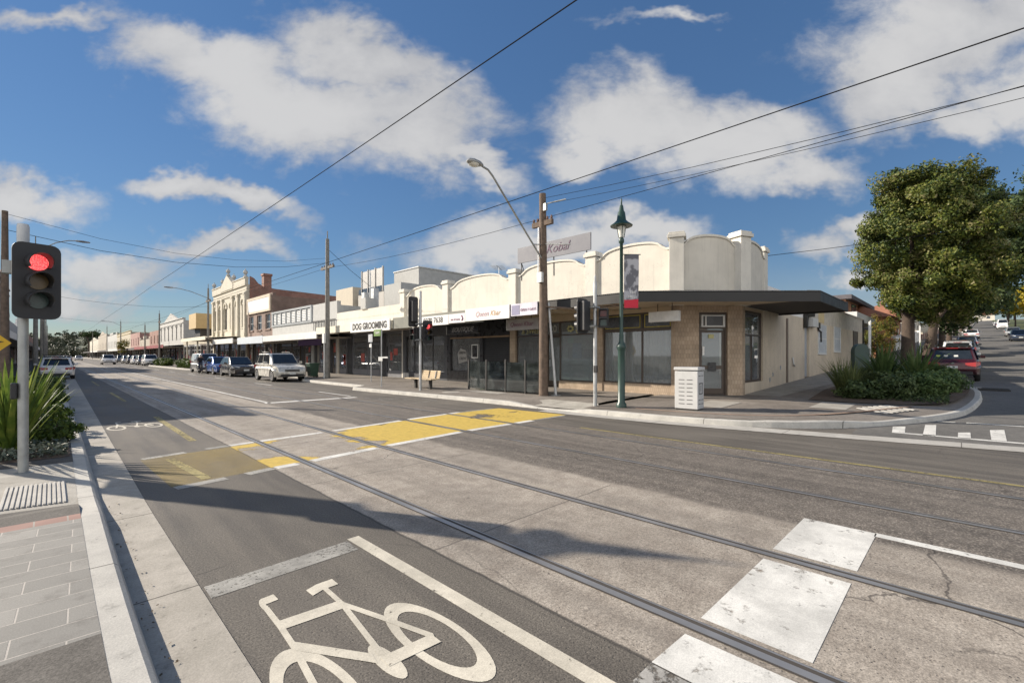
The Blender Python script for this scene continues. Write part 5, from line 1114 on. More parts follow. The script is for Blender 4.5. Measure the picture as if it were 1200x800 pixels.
# ================================================================ poles, lamps, signals
TIMB = mat('weathered_timber', (.145, .105, .078), .9, var=.4, scale=7, grime=.3, bump=.5); GREEN = mat('heritage_green', (.02, .052, .042), .4, var=.15); LENSG = mat('lamp_glass', (.75, .74, .68), .25)
BLKP = mat('signal_black', (.022, .022, .024), .5, var=.25); STEELP = mat('pole_steel', (.36, .37, .36), .5, .55, var=.25, scale=5, grime=.3)
def lens_mat(name, col, e):
    return mat(name, col, .25, emit=e)
RED_ON = None
def red_lens():
    m = bpy.data.materials.new('red_lens_lit'); m.use_nodes = True; t = NT(m.node_tree)
    pos = t.n('ShaderNodeNewGeometry').outputs['Position']
    v = t.n('ShaderNodeTexVoronoi', Vector=t.scale(pos, 1, 0, 1), Scale=70.); v.inputs['Randomness'].default_value = .35
    c = t.mix(t.ss(v.outputs['Distance'], .2, .55), (1, .22, .2), (.75, .02, .03))
    p = pbsdf(t, Base_Color=(.3, .01, .01), Roughness=.3); t.set(p.inputs['Emission Color'], c); p.inputs['Emission Strength'].default_value = .85
    fin(t, p.outputs[0]); return m
RED_ON = red_lens(); AMB = lens_mat('amber_lens', (.12, .075, .02), 0); GRN = lens_mat('green_lens', (.03, .06, .055), 0)
def signal_head(parent, c, ang, board=True, lit=None, w=.44, h=.95, sc=1.):
    """three-lens head; it looks along -Y turned by ang about the vertical"""
    M4 = Matrix.Translation(c) @ Matrix.Rotation(ang, 4, 'Z') @ Matrix.Scale(sc, 4)
    def bb(mb): mb.v = [tuple(M4 @ Vector(v)) for v in mb.v]; return mb
    if board:
        r, p = .09, []
        for cx, cz, a0 in ((w/2-r, h/2-r, 0), (-w/2+r, h/2-r, 90), (-w/2+r, -h/2+r, 180), (w/2-r, -h/2+r, 270)):
            p += [(cx+r*math.cos(R(a0+a)), cz+r*math.sin(R(a0+a))) for a in (0, 22, 45, 68, 90)]
        bb(MB().prism(p, lambda u, v, q: (u, q, v), -.01, .012)).build('target_board', BLKP, parent)
    b = MB(); b.box(-.13, .13, .012, .2, -.42, .42); bb(b).build('signal_housing', BLKP, parent, bevel=.02)
    for k, (z, m) in enumerate(((.235, RED_ON if lit == 'red' else lens_mat('red_lens', (.10, .012, .012), 0)), (-.005, AMB), (-.245, GRN))):
        b = MB(); n = 20; q = [(.1*math.cos(2*math.pi*i/n), .1*math.sin(2*math.pi*i/n)+z) for i in range(n)]
        b.prism(q, lambda u, v, y: (u, y, v), -.03, -.012); ln_ = bb(b).build('lens', m, parent)
        b = MB(); n = 16; L0, L1 = [], []
        for i in range(n+1):
            a = R(-35+250*i/n); u, v = math.cos(a), math.sin(a)
            L0.append(((.118*u, -.012, .118*v+z), (.106*u, -.012, .106*v+z))); d = -.012-.26*(.70+.30*max(0, v)); L1.append(((.118*u, d, .118*v+z-.012), (.106*u, d, .106*v+z-.012)))
        for i in range(n):
            b.quad(L0[i][0], L0[i+1][0], L1[i+1][0], L1[i][0]); b.quad(L0[i][1], L1[i][1], L1[i+1][1], L0[i+1][1]); b.quad(L1[i][0], L1[i+1][0], L1[i+1][1], L1[i][1])
        bb(b).build('visor', BLKP, parent)
def ped_head(parent, c, ang, lit=False):
    M4 = Matrix.Translation(c) @ Matrix.Rotation(ang, 4, 'Z')
    b = MB(); b.box(-.14, .14, 0, .16, -.28, .28); b.v = [tuple(M4 @ Vector(v)) for v in b.v]; b.build('pedestrian_housing', BLKP, parent, bevel=.02)
    for z, m in ((.13, lens_mat('red_lens', (.10, .012, .012), 0)), (-.13, GRN)):
        b = MB(); b.box(-.09, .09, -.012, 0, z-.09, z+.09); b.v = [tuple(M4 @ Vector(v)) for v in b.v]; b.build('pedestrian_lens', m, parent)
        b = MB(); b.box(-.12, .12, -.14, 0, z+.1, z+.115); b.box(-.12, -.108, -.14, 0, z-.08, z+.1); b.box(.108, .12, -.14, 0, z-.08, z+.1); b.v = [tuple(M4 @ Vector(v)) for v in b.v]; b.build('visor', BLKP, parent)
# nearest signal
t = thing('traffic_signal', 'tall traffic signal with lit red lens on a grey pole, nearest in the left foreground', 'traffic signal', (-.25, 8.47, .1))
b = MB(); b.tube([(-.25, 8.47, .08), (-.25, 8.47, 3.18)], .050, 20); b.lathe((-.25, 8.47, .1), [(.10, 0), (.10, .012), (.06, .02)], 20); b.build('pole', STEELP, t, smooth=40)
b = MB(); b.lathe((-.25, 8.47, 2.95), [(.058, 0), (.058, .28), (.05, .31), (.0, .312)], 20); b.build('pole_cap', mat('cap_white', (.55, .56, .56), .5, grime=.2), t, smooth=40)
signal_head(t, (-.125, 8.30, 2.53), R(13), lit='red')
[bx('bracket', STEELP, t, *q) for q in ((-.2, -.05, 8.4, 8.56, 2.78, 2.86), (-.2, -.05, 8.4, 8.56, 2.16, 2.24), (-.43, -.31, 8.42, 8.54, 2.62, 2.78))]
b = MB(); b.box(-.36, -.3, 8.40, 8.52, 1.05, 1.25); b.build('push_button', BLKP, t, bevel=.012)
# far corner signals
t = thing('traffic_signal', 'traffic signal with red light beside the slatted bench', 'traffic signal', (10.75, 15.95, .1))
b = MB(); b.tube([(10.75, 15.95, .1), (10.75, 15.95, 4.25)], .057, 14); b.build('pole', GALV, t, smooth=40)
signal_head(t, (10.90, 15.66, 2.55), R(-6), board=True, lit='red'); signal_head(t, (10.56, 16.2, 3.4), R(174), board=True, h=1.25)
ped_head(t, (10.55, 16.1, 2.45), R(-80)); [bx('bracket', STEELP, t, *q) for q in ((10.6, 10.9, 15.8, 16.1, 2.86, 2.92), (10.55, 10.9, 15.85, 16.05, 2.2, 2.26))]
t = thing('traffic_signal', 'traffic signal seen side on between the timber pole and the green lamp', 'traffic signal', (11.0, 7.5, .1))
b = MB(); b.tube([(11, 7.5, .1), (11, 7.5, 3.72)], .055, 14); b.lathe((11, 7.5, 3.72), [(.03, 0), (.03, .16), (.0, .17)], 8); b.build('pole', GALV, t, smooth=40)
signal_head(t, (10.74, 7.76, 2.72), R(172), board=True, h=1.0); ped_head(t, (11.06, 7.26, 2.66), R(-62)); [bx('bracket', STEELP, t, *q) for q in ((10.8, 11.1, 7.4, 7.8, 2.95, 3.0), (10.8, 11.1, 7.4, 7.8, 2.4, 2.45))]
bx('push_button', BLKP, t, 10.92, 10.98, 7.4, 7.5, 1.1, 1.3)
# heritage lamps
def heritage(label, x, y, z0, group, banner):
    t = thing('street_lamp', label, 'street lamp', (x, y, z0), group)
    b = MB(); b.lathe((x, y, z0), [(.14, 0), (.14, .1), (.10, .14), (.095, 1.55), (.11, 1.6), (.135, 1.68), (.11, 1.74), (.07, 1.82), (.058, 1.95), (.066, 2.0), (.052, 2.05), (.045, 4.55), (.075, 4.58), (.075, 4.66), (.05, 4.72)], 16); b.build('post', GREEN, t, smooth=50)
    b = MB(); b.lathe((x, y, z0), [(.07, 4.72), (.115, 5.0), (.12, 5.02), (.0, 5.03)], 12); b.build('lantern', LENSG, t, smooth=50)
    b = MB(); b.lathe((x, y, z0), [(.30, 5.03), (.31, 5.05), (.2, 5.13), (.13, 5.2), (.10, 5.42), (.07, 5.46), (.05, 5.6), (.025, 5.64), (.02, 5.78), (.0, 5.84)], 18); b.build('lamp_hood', GREEN, t, smooth=50)
    b = MB()
    for k in range(4): a = math.pi/4+k*math.pi/2; b.tube([(x+.075*math.cos(a), y+.075*math.sin(a), z0+4.72), (x+.13*math.cos(a), y+.13*math.sin(a), z0+5.04)], .009, 5)
    b.build('lantern_frame', GREEN, t)
    d = Vector(banner[0]).normalized(); w = banner[1]; za, zb = banner[2]
    P = lambda u, z, o=0: (x+d.x*u-d.y*o, y+d.y*u+d.x*o, z0+z)
    b = MB(); [b.tube([P(0, z), P(w+.14, z)], .014, 6) for z in (za, zb)]; b.build('banner_arm', GREEN, t)
    b = MB(); n = 8
    for i in range(n):
        for j in range(6):
            u0, u1, s0, s1 = .08+w*i/n, .08+w*(i+1)/n, za+(zb-za)*j/6, za+(zb-za)*(j+1)/6
            o = lambda u, z: .03*math.sin(u*6+z*2)
            b.quad(P(u0, s0, o(u0, s0)), P(u1, s0, o(u1, s0)), P(u1, s1, o(u1, s1)), P(u0, s1, o(u0, s1)))
    m = bpy.data.materials.get('banner_print')
    if not m:
        m = bpy.data.materials.new('banner_print'); m.use_nodes = True; q = NT(m.node_tree); pos = q.n('ShaderNodeNewGeometry').outputs['Position']; s = q.n('ShaderNodeSeparateXYZ', Vector=pos)
        pic = q.mix(q.ss(q.noise(q.scale(pos, 3, 3, 2.2), 1.6, 3), .44, .56), (.14, .14, .16), (.42, .42, .45))
        edge = q.m('ADD', 3.17, q.m('MULTIPLY', q.m('SUBTRACT', q.noise(pos, 2., 1), .5), .3))
        pic = q.mix(q.m('LESS_THAN', s.outputs[2], edge), pic, (.55, .02, .045)); pic = q.mix(q.ss(s.outputs[2], 4.25, 4.3), pic, (.12, .12, .14))
        sh = pbsdf(q, Base_Color=pic, Roughness=.7); fin(q, sh.outputs[0])
    bn = b.build('banner', m, t)
    mt = Matrix(((d.x, 0, d.y, x+d.x*(w/2+.08)+d.y*.045), (d.y, 0, -d.x, y+d.y*(w/2+.08)-d.x*.045), (0, 1, 0, z0+za+.3), (0, 0, 0, 1)))
    text('THE', .10, bn, mt @ Matrix.Translation((.03, .14, 0)), SIGNW); text('HILL', .10, bn, mt @ Matrix.Translation((.0, .02, 0)), SIGNW)
    return t
heritage('dark green heritage street lamp with red and grey banner at the far corner', 11.16, 6.74, .15, 'green heritage street lamps', ((.72, -.70, 0), .40, (2.75, 4.25)))
heritage('dark green heritage street lamp on the near footpath behind the red signal', -2.2, 11.85, .135, 'green heritage street lamps', ((.2, .98, 0), .66, (2.5, 4.3)))
# timber power pole with its street light
t = thing('power_pole', 'weathered brown timber power pole with long street light arm', 'power pole', (12.25, 10.53, .15))
b = MB(); b.tube([(12.25, 10.53, 0), (12.25, 10.53, 3.6), (12.22, 10.55, 7.3)], [.17, .15, .12], 14); b.build('pole', TIMB, t, smooth=50)
b = MB(); b.box(12.15, 12.27, 10.08, 11.0, 6.15, 6.33); cr = b.build('crossarm', TIMB, t, bevel=.01)
b = MB()
for y in (10.13, 10.32, 10.76, 10.95): b.lathe((12.21, y, 6.33), [(.03, 0), (.05, .05), (.035, .1), (.02, .14)], 8)
b.build('insulator', mat('insulator', (.16, .10, .08), .3), cr)
b = MB(); b.tube([(12.2, 10.53, 4.95), (11.2, 10.5, 5.85), (9.75, 10.48, 7.22), (9.55, 10.48, 7.36), (9.3, 10.48, 7.4)], .032, 8); b.tube([(12.2, 10.53, 5.5), (11.7, 10.52, 5.42)], .02, 6); la = b.build('light_arm', STEELP, t, smooth=50)
b = MB(); b.lathe((0, 0, 0), [(.0, -.34), (.13, -.28), (.18, -.1), (.16, .14), (.09, .28), (.05, .34)], 12)
b.v = [(9.02+v[2]*.9, 10.48+v[0]*.85, 7.42+v[1]*.55+v[2]*.03) for v in b.v]; b.build('lamp_head', mat('lamp_alloy', (.33, .33, .32), .45, .4), la, smooth=50)
b = MB(); b.lathe((0, 0, 0), [(.0, -.1), (.1, -.06), (.13, 0)], 12); b.v = [(8.96+v[0]*1.5, 10.48+v[1]*1.1, 7.37+v[2]) for v in b.v]; b.build('lamp_bowl', LENSG, la, smooth=50)
b = MB(); b.box(12.0, 12.12, 10.42, 10.62, 4.15, 4.5); b.tube([(12.05, 10.6, 4.5), (12.08, 10.62, 6.1)], .018, 6); b.build('junction_box', GALV, t)
b = MB(); b.tube([(12.22, 10.4, 3.3), (12.7, 9.5, 3.2), (12.75, 7.3, 3.18)], .035, 6); b.build('awning_brace', TIMB, t)
b = MB(); b.tube([(12.2, 10.3, 6.9), (12.2, 9.5, 6.86)], .02, 6); b.tube([(12.2, 10.4, 5.5), (12.2, 9.3, 5.3)], .02, 6); b.box(12.1, 12.2, 10.3, 10.42, 6.65, 6.9); b.build('spur', STEELP, t)
t = thing('stay_pole', 'pale grey leaning steel stay pole against the timber power pole', 'pole', (12.5, 10.2, .15)); b = MB(); b.tube([(12.52, 10.18, .1), (12.4, 10.42, 3.45)], .05, 12); b.build('tube', GALV, t, smooth=50); bx('foot', STEELP, t, 12.4, 12.64, 10.06, 10.3, .15, .2)
def grey_pole(label, x, y, h, arms=(), lamp=None, group=None, r=.14, m=None, spike=True, box=False):
    t = thing('power_pole', label, 'power pole', (x, y, .1), group); b = MB(); b.tube([(x, y, 0), (x, y, h)], [r, r*.62], 12)
    if spike: b.tube([(x, y, h), (x, y, h+.5)], .03, 6)
    b.build('pole', m or mat('grey_timber', (.21, .20, .18), .85, var=.3, scale=6, grime=.2), t, smooth=50)
    for z in arms:
        b = MB(); b.box(x-.06, x+.06, y-.9, y+.9, z-.07, z+.07); a = b.build('crossarm', mat('arm_timber', (.16, .14, .12), .85), t)
        b = MB(); [b.lathe((x, y+d, z+.07), [(.03, 0), (.05, .05), (.02, .13)], 6) for d in (-.8, -.45, .45, .8)]; b.build('insulator', MATS['insulator'], a)
    if lamp:
        dx, z0, z1 = lamp; b = MB(); b.tube([(x, y, z0), (x+dx*.5, y, z0+(z1-z0)*.75), (x+dx*.8, y, z1), (x+dx, y, z1+.05)], .035, 6); a = b.build('light_arm', STEELP, t)
        b = MB(); b.lathe((0, 0, 0), [(0, -.42), (.12, -.35), (.16, 0), (.1, .35), (0, .42)], 8); s = 1 if dx > 0 else -1; b.v = [(x+dx+s*(.35+v[2]*1.0), y+v[0], z1+.05+v[1]*.5) for v in b.v]; b.build('lamp_head', MATS['lamp_alloy'], a, smooth=50)
    if box: bx('sign_box', SIGNW, t, x-.26, x-.15, y-.12, y+.18, 2.35, 2.95); b = MB(); b.tube([(x-.2, y, .1), (x-.2, y, 2.4)], .05, 8); b.build('sign_post', LGREY, t)
    return t
grey_pole('grey power pole with white sign box standing at the shop awnings', 12.22, 28.4, 8.9, (7.1,), box=True, r=.17)
G1 = 'power poles along the far side of the main street'
for y, h, lamp, lb in ((59.5, 9.0, (-3.2, 7.9, 8.7), 'street light pole in front of the ornate victorian facade'), (92, 8.3, None, 'power pole in front of the gabled victorian pair'), (108, 7.2, None, 'dark shorter power pole just beyond the gabled victorian pair'),
                       (150, 10.0, (-3.0, 9, 10.0), 'distant pole with street light in front of the cream flat topped block'), (190, 10.5, None, 'distant pole between the cream block and the grey terrace'), (260, 11, None, 'farthest small pole along the right hand shops')):
    grey_pole(lb, 12.25, y, h, (h-1.4,), lamp, G1)
G2 = 'power poles along the near side of the main street'
grey_pole('brown timber power pole at the left edge, behind the flax', -1.22, 25.5, 7.0, (), None, G2, r=.14, m=TIMB, spike=False)
for y, h, lamp, lb in ((45, 9.2, (2.0, 8.7, 9.7), 'pole with street light arm reaching over the parked white hatchback'), (72, 9, None, 'left side pole in front of the tall brick shop'), (96, 9.6, None, 'left side pole with crossarm beyond the tall brick shop'), (130, 9.4, None, 'distant left side pole with crossarm before the white terrace'), (175, 9.5, None, 'farthest left side pole near the hill')):
    grey_pole(lb, -.75, y, h, (h-1.2, h-2.2) if y > 60 else (), lamp, G2)
t = thing('diamond_sign', 'yellow diamond warning sign at the left edge of the picture', 'sign', (-1.17, 18, .1))
b = MB(); b.tube([(-1.17, 18.03, .1), (-1.17, 18.03, 2.45)], .03, 8); b.build('post', GALV, t)
b = MB(); k = .43; b.prism([(0, -k), (k, 0), (0, k), (-k, 0)], lambda u, v, w: (-1.17+u, w, 1.92+v), 17.97, 17.985); b.build('plate', mat('sign_yellow', (.70, .42, .02), .5, var=.06), t)
b = MB(); b.prism([(-.2, .05), (.12, .17), (.1, .09), (.3, .03), (.08, -.02), (.1, -.08), (-.2, -.13), (-.1, -.06), (.2, -.04), (-.1, .0)], lambda u, v, w: (-1.17+u, w, 1.92+v), 17.962, 17.968); b.build('symbol', INK, t)
def sign_post(name, label, x, y, h, plates, lean=0., m=None):
    t = thing(name, label, 'sign', (x, y, .15)); b = MB(); b.tube([(x, y, .1), (x+lean, y-lean, h)], .03, 8); b.build('post', m or GALV, t)
    for (y0, y1, z0, z1, pm, nm, tx) in plates:
        p = bx(nm, pm, t, x-.05, x-.035, y+y0, y+y1, z0, z1)
        if tx: text(tx, (z1-z0)*.6, p, frame_x(x-.056, y+(y0+y1)/2, (z0+z1)/2), SIGNW if pm is not SIGNW else INK, sx=.9)
sign_post('parking_sign', 'slim post with a small grey sign plate, left of the green plate', 12.1, 22.6, 2.75, [(-.22, .22, 2.3, 2.72, mat('plate_grey', (.42, .43, .45), .5), 'plate', 'P'), (-.12, .12, 2.02, 2.2, SIGNW, 'round_plate', '')])
sign_post('stop_sign', 'slim post with a green plate on top, in front of the dog grooming shop', 10.66, 18.95, 2.8, [(.0, .62, 2.48, 2.78, mat('plate_green', (.12, .22, .04), .5), 'green_plate', 'TRAM'), (-.16, .2, 1.33, 1.52, LGREY, 'timetable', ''), (-.62, -.16, 1.46, 1.53, LGREY, 'pointer', '')])
sign_post('parking_sign', 'white topped sign pole in front of the dark green dome', 26.5, 3.0, gz(26.5)+2.9, [(-.02, .05, gz(26.5)+1.6, gz(26.5)+2.85, SIGNW, 'plate', '')], .02)
sign_post('parking_sign', 'thin post with a pale plate between the street tree and the red car', 33, 1.6, gz(33)+2.7, [(-.03, .03, gz(33)+1.6, gz(33)+2.65, SIGNW, 'plate', '')])

# ================================================================ overhead wires
WIRE = mat('wire_black', (.02, .02, .022), .95, spec=.05)
def wire(label, pts, r=.012, sag=0., group='overhead wires', closed=True):
    P = []
    for a, c in zip(pts, pts[1:]):
        a, c = Vector(a), Vector(c); n = max(2, int((c-a).length/2.5))
        for i in range(n+(1 if c == Vector(pts[-1]) else 0)):
            f = i/n; p = a.lerp(c, f); p.z -= sag*4*f*(1-f); P.append(p)
    o = MB().tube(P, r, 6).build('wire', WIRE, None, loc=tuple(P[0])); return tag(o, label, 'wire', group)
sp = [-45, -8, 28.4, 59.5, 92, 124, 156, 190, 230]
wire('tram contact wire running from top centre down towards the far left', [(3.42, y, 4.92) for y in sp], .0065, .04)
wire('tram contact wire over the far track, highest wire at the right edge', [(6.85, y, 4.9) for y in sp], .0075, .04)
wire('power line along the crossarms from the timber pole to the grey pole', [(12.2, -40, 6.9), (12.2, 10.8, 6.42), (12.22, 28.4, 7.1), (12.25, 59.5, 7.6), (12.25, 92, 7.0), (12.25, 150, 8.6), (12.25, 190, 9)], .008, .18)
wire('upper thin wire from the top of the timber pole out of the right edge', [(12.2, -24, 7.3), (12.2, 10.4, 7.12)], .007, .9); wire('lower thin wire from the top of the timber pole out of the right edge', [(12.2, -24, 7.0), (12.2, 10.4, 6.9)], .006, .85)
wire('upper span wire across the street from the left pole', [(-1.2, 25.5, 6.9), (12.22, 28.4, 7.7)], .007, .8); wire('lower span wire across the street from the left pole', [(-1.2, 25.5, 6.3), (12.22, 28.4, 7.4)], .010, .75)
for y, lb in ((59.5, 'span wire across the street before the victorian facade'), (92, 'span wire across the street before the gabled pair')): wire(lb, [(-.75, y, 7.2), (12.25, y, 7.0)], .012, .5)
wire('service wire from the corner building past the street tree', [(19.5, 5.6, 5.45), (38, -9.5, 9.9)], .011, .35)
wire('service wire from the grey pole down to the roof plant', [(12.22, 28.4, 8.3), (16.3, 30.6, 6.6)], .012, .1)
grey_pole('grey power pole outside the right edge of the view on the side street', 38, -9.6, 10.2, (9.9,), None, None)

# ================================================================ street furniture
TIM2 = mat('bench_timber', (.58, .46, .30), .6, var=.15, scale=9)
t = thing('bench', 'pale timber slatted bench on dark legs by the kerb', 'bench', (11.2, 16.7, .15))
for y0, y1 in ((15.82, 16.55), (16.66, 17.2)):
    b = MB()
    for i in range(4): b.box(11.62+.02*i, 11.65+.02*i, y0, y1, .60+.085*i, .675+.085*i)
    b.build('backrest', TIM2, t)
b = MB(); [b.box(11.12+.115*i, 11.22+.115*i, 15.75, 17.75, .56, .60) for i in range(4)]; b.build('seat', TIM2, t)
for y in (16.05, 17.15):
    b = MB(); b.box(11.3, 11.42, y, y+.1, .14, .55); b.box(11.15, 11.6, y+.01, y+.09, .52, .558); b.add([(11.56, y+.02, .55), (11.62, y+.02, .55), (11.62, y+.08, .55), (11.56, y+.08, .55), (11.66, y+.02, .92), (11.72, y+.02, .92), (11.72, y+.08, .92), (11.66, y+.08, .92)], [(3, 2, 1, 0), (4, 5, 6, 7), (0, 1, 5, 4), (1, 2, 6, 5), (2, 3, 7, 6), (3, 0, 4, 7)]); b.build('leg', DARKM, t)
SCR = glass_mat('screen_glass', (.80, .90, .87), .96, .02, (.36, .42, .41))
t = thing('glass_screen', 'waist high clear glass screen with black posts around the cafe footpath', 'glass screen', (12.35, 12.6, .15))
ys = [10.45, 11.5, 12.55, 13.65, 14.75]
for a, c in zip(ys, ys[1:]): bx('pane', SCR, t, 12.345, 12.357, a+.04, c-.04, .24, 1.33)
b = MB(); b.box(12.345, 12.357, 14.75, 14.762, .2, .21)
for y in ys: bx('post', DARKM, t, 12.32, 12.38, y-.03, y+.03, .15, 1.42)
bx('pane', SCR, t, 12.4, 14.6, 14.745, 14.757, .26, 1.33)
t = thing('litter_bin', 'pale grey slotted litter bin enclosure on the corner footpath', 'litter bin', (11.95, 5.1, .15))
BINM = mat('bin_grey', (.50, .50, .49), .55, var=.08, grime=.2); M4 = Matrix.Translation((11.96, 5.16, .155)) @ Matrix.Rotation(R(4), 4, 'Z')
def binpart(nm, mt, boxes, par, bev=0.):
    b = MB(); [b.box(*q) for q in boxes]; b.v = [tuple(M4 @ Vector(v)) for v in b.v]; return b.build(nm, mt, par, bevel=bev)
body = binpart('body', BINM, [(-.26, .22, -.30, .30, .04, 1.02)], t, .01); binpart('plinth', DARKM, [(-.24, .2, -.28, .28, 0, .04)], t)
binpart('top', BINM, [(-.28, .24, -.32, .32, 1.05, 1.13), (-.2, .16, -.24, .24, 1.02, 1.05)], t, .012)
mat('slot_dark', (.10, .10, .10), .8)
for k in range(7):
    for y0 in (-.17, .04): binpart('slot', MATS['slot_dark'], [(-.264, -.259, y0, y0+.15, .16+.105*k, .178+.105*k)], body)
for k in (0, 1, 7):
    for x0 in (-.2, .02): binpart('slot', MATS['slot_dark'], [(x0, x0+.15, -.304, -.299, .16+.105*k, .178+.105*k)], body)
binpart('emblem', MATS['slot_dark'], [(-.16, -.13, -.305, -.299, .42, .72), (.09, .12, -.305, -.299, .42, .72), (-.13, .09, -.305, -.299, .42, .45), (-.13, .09, -.305, -.299, .69, .72), (-.04, 0, -.305, -.299, .48, .66)], body)
t = thing('wheelie_bin', 'dark green wheelie bin at the kerb beside the silver car', 'bin', (12.0, 30.2, .15)); GB = mat('bin_green', (.035, .075, .05), .5)
b = MB(); b.add([(11.8, 29.95, .22), (12.25, 29.95, .22), (12.25, 30.45, .22), (11.8, 30.45, .22), (11.72, 29.9, 1.0), (12.32, 29.9, 1.0), (12.32, 30.5, 1.0), (11.72, 30.5, 1.0)], [(3, 2, 1, 0), (4, 5, 6, 7), (0, 1, 5, 4), (1, 2, 6, 5), (2, 3, 7, 6), (3, 0, 4, 7)]); b.build('body', GB, t, bevel=.02); bx('lid', GB, t, 11.68, 12.38, 29.88, 30.52, 1.0, 1.08, bevel=.02)
for y in (29.97, 30.4): b = MB(); b.tube([(12.2, y, .26), (12.2, y+.06, .26)], .1, 12); b.build('wheel', DARKM, t)
t = thing('utility_pillar', 'dark green round topped utility pillar among the planting on the corner', 'utility pillar', (25.2, 3.2, gz(25.2)+.2))
p = [(-.33, 0), (.33, 0), (.33, 1.05)]+[(.33*math.cos(R(a)), 1.05+.33*math.sin(R(a))) for a in range(15, 180, 15)]+[(-.33, 1.05)]
M5 = Matrix.Translation((25.2, 3.2, gz(25.2)+.22)) @ Matrix.Rotation(R(-45), 4, 'Z'); b = MB(); b.prism(p, lambda u, v, w: tuple(M5 @ Vector((u, w, v+.25))), -.12, .12); b.build('cabinet', mat('pillar_green', (.03, .06, .05), .45), t, bevel=.02); b = MB(); b.prism([(-.28, 0), (.28, 0), (.28, .25), (-.28, .25)], lambda u, v, w: tuple(M5 @ Vector((u, w, v))), -.1, .1); b.build('base', DARKM, t)
# ================================================================ vehicles
def paint_car(name, col, metal=.35):
    if name in MATS: return MATS[name]
    m = bpy.data.materials.new(name); m.use_nodes = True; t = NT(m.node_tree); pos = t.n('ShaderNodeNewGeometry').outputs['Position']; s = t.n('ShaderNodeSeparateXYZ', Vector=t.n('ShaderNodeTexCoord').outputs['Object'])
    dirt = t.m('MULTIPLY', t.ss(s.outputs[2], .25, .6, .5, 0), t.noise(pos, 5, 4))
    c = t.mix(dirt, col, (.16, .14, .12))
    p = pbsdf(t, Base_Color=c, Roughness=t.ss(t.noise(pos, 3, 4), .3, .7, .22, .36), Metallic=metal); p.inputs['Coat Weight'].default_value = .6; p.inputs['Coat Roughness'].default_value = .06
    fin(t, p.outputs[0]); MATS[name] = m; return m
TYRE = mat('tyre', (.02, .02, .02), .85); RIM = mat('rim_alloy', (.42, .42, .43), .35, .8); CGL = mat('car_glass', (.018, .022, .025), .04, spec=.9); HL = mat('headlight', (.62, .64, .66), .12, spec=.8); TLM = mat('tail_light', (.33, .02, .02), .2); PLT = mat('number_plate', (.62, .64, .62), .5); CHR = mat('chrome', (.55, .55, .56), .2, .9); PLAS = mat('black_plastic', (.028, .028, .03), .6)
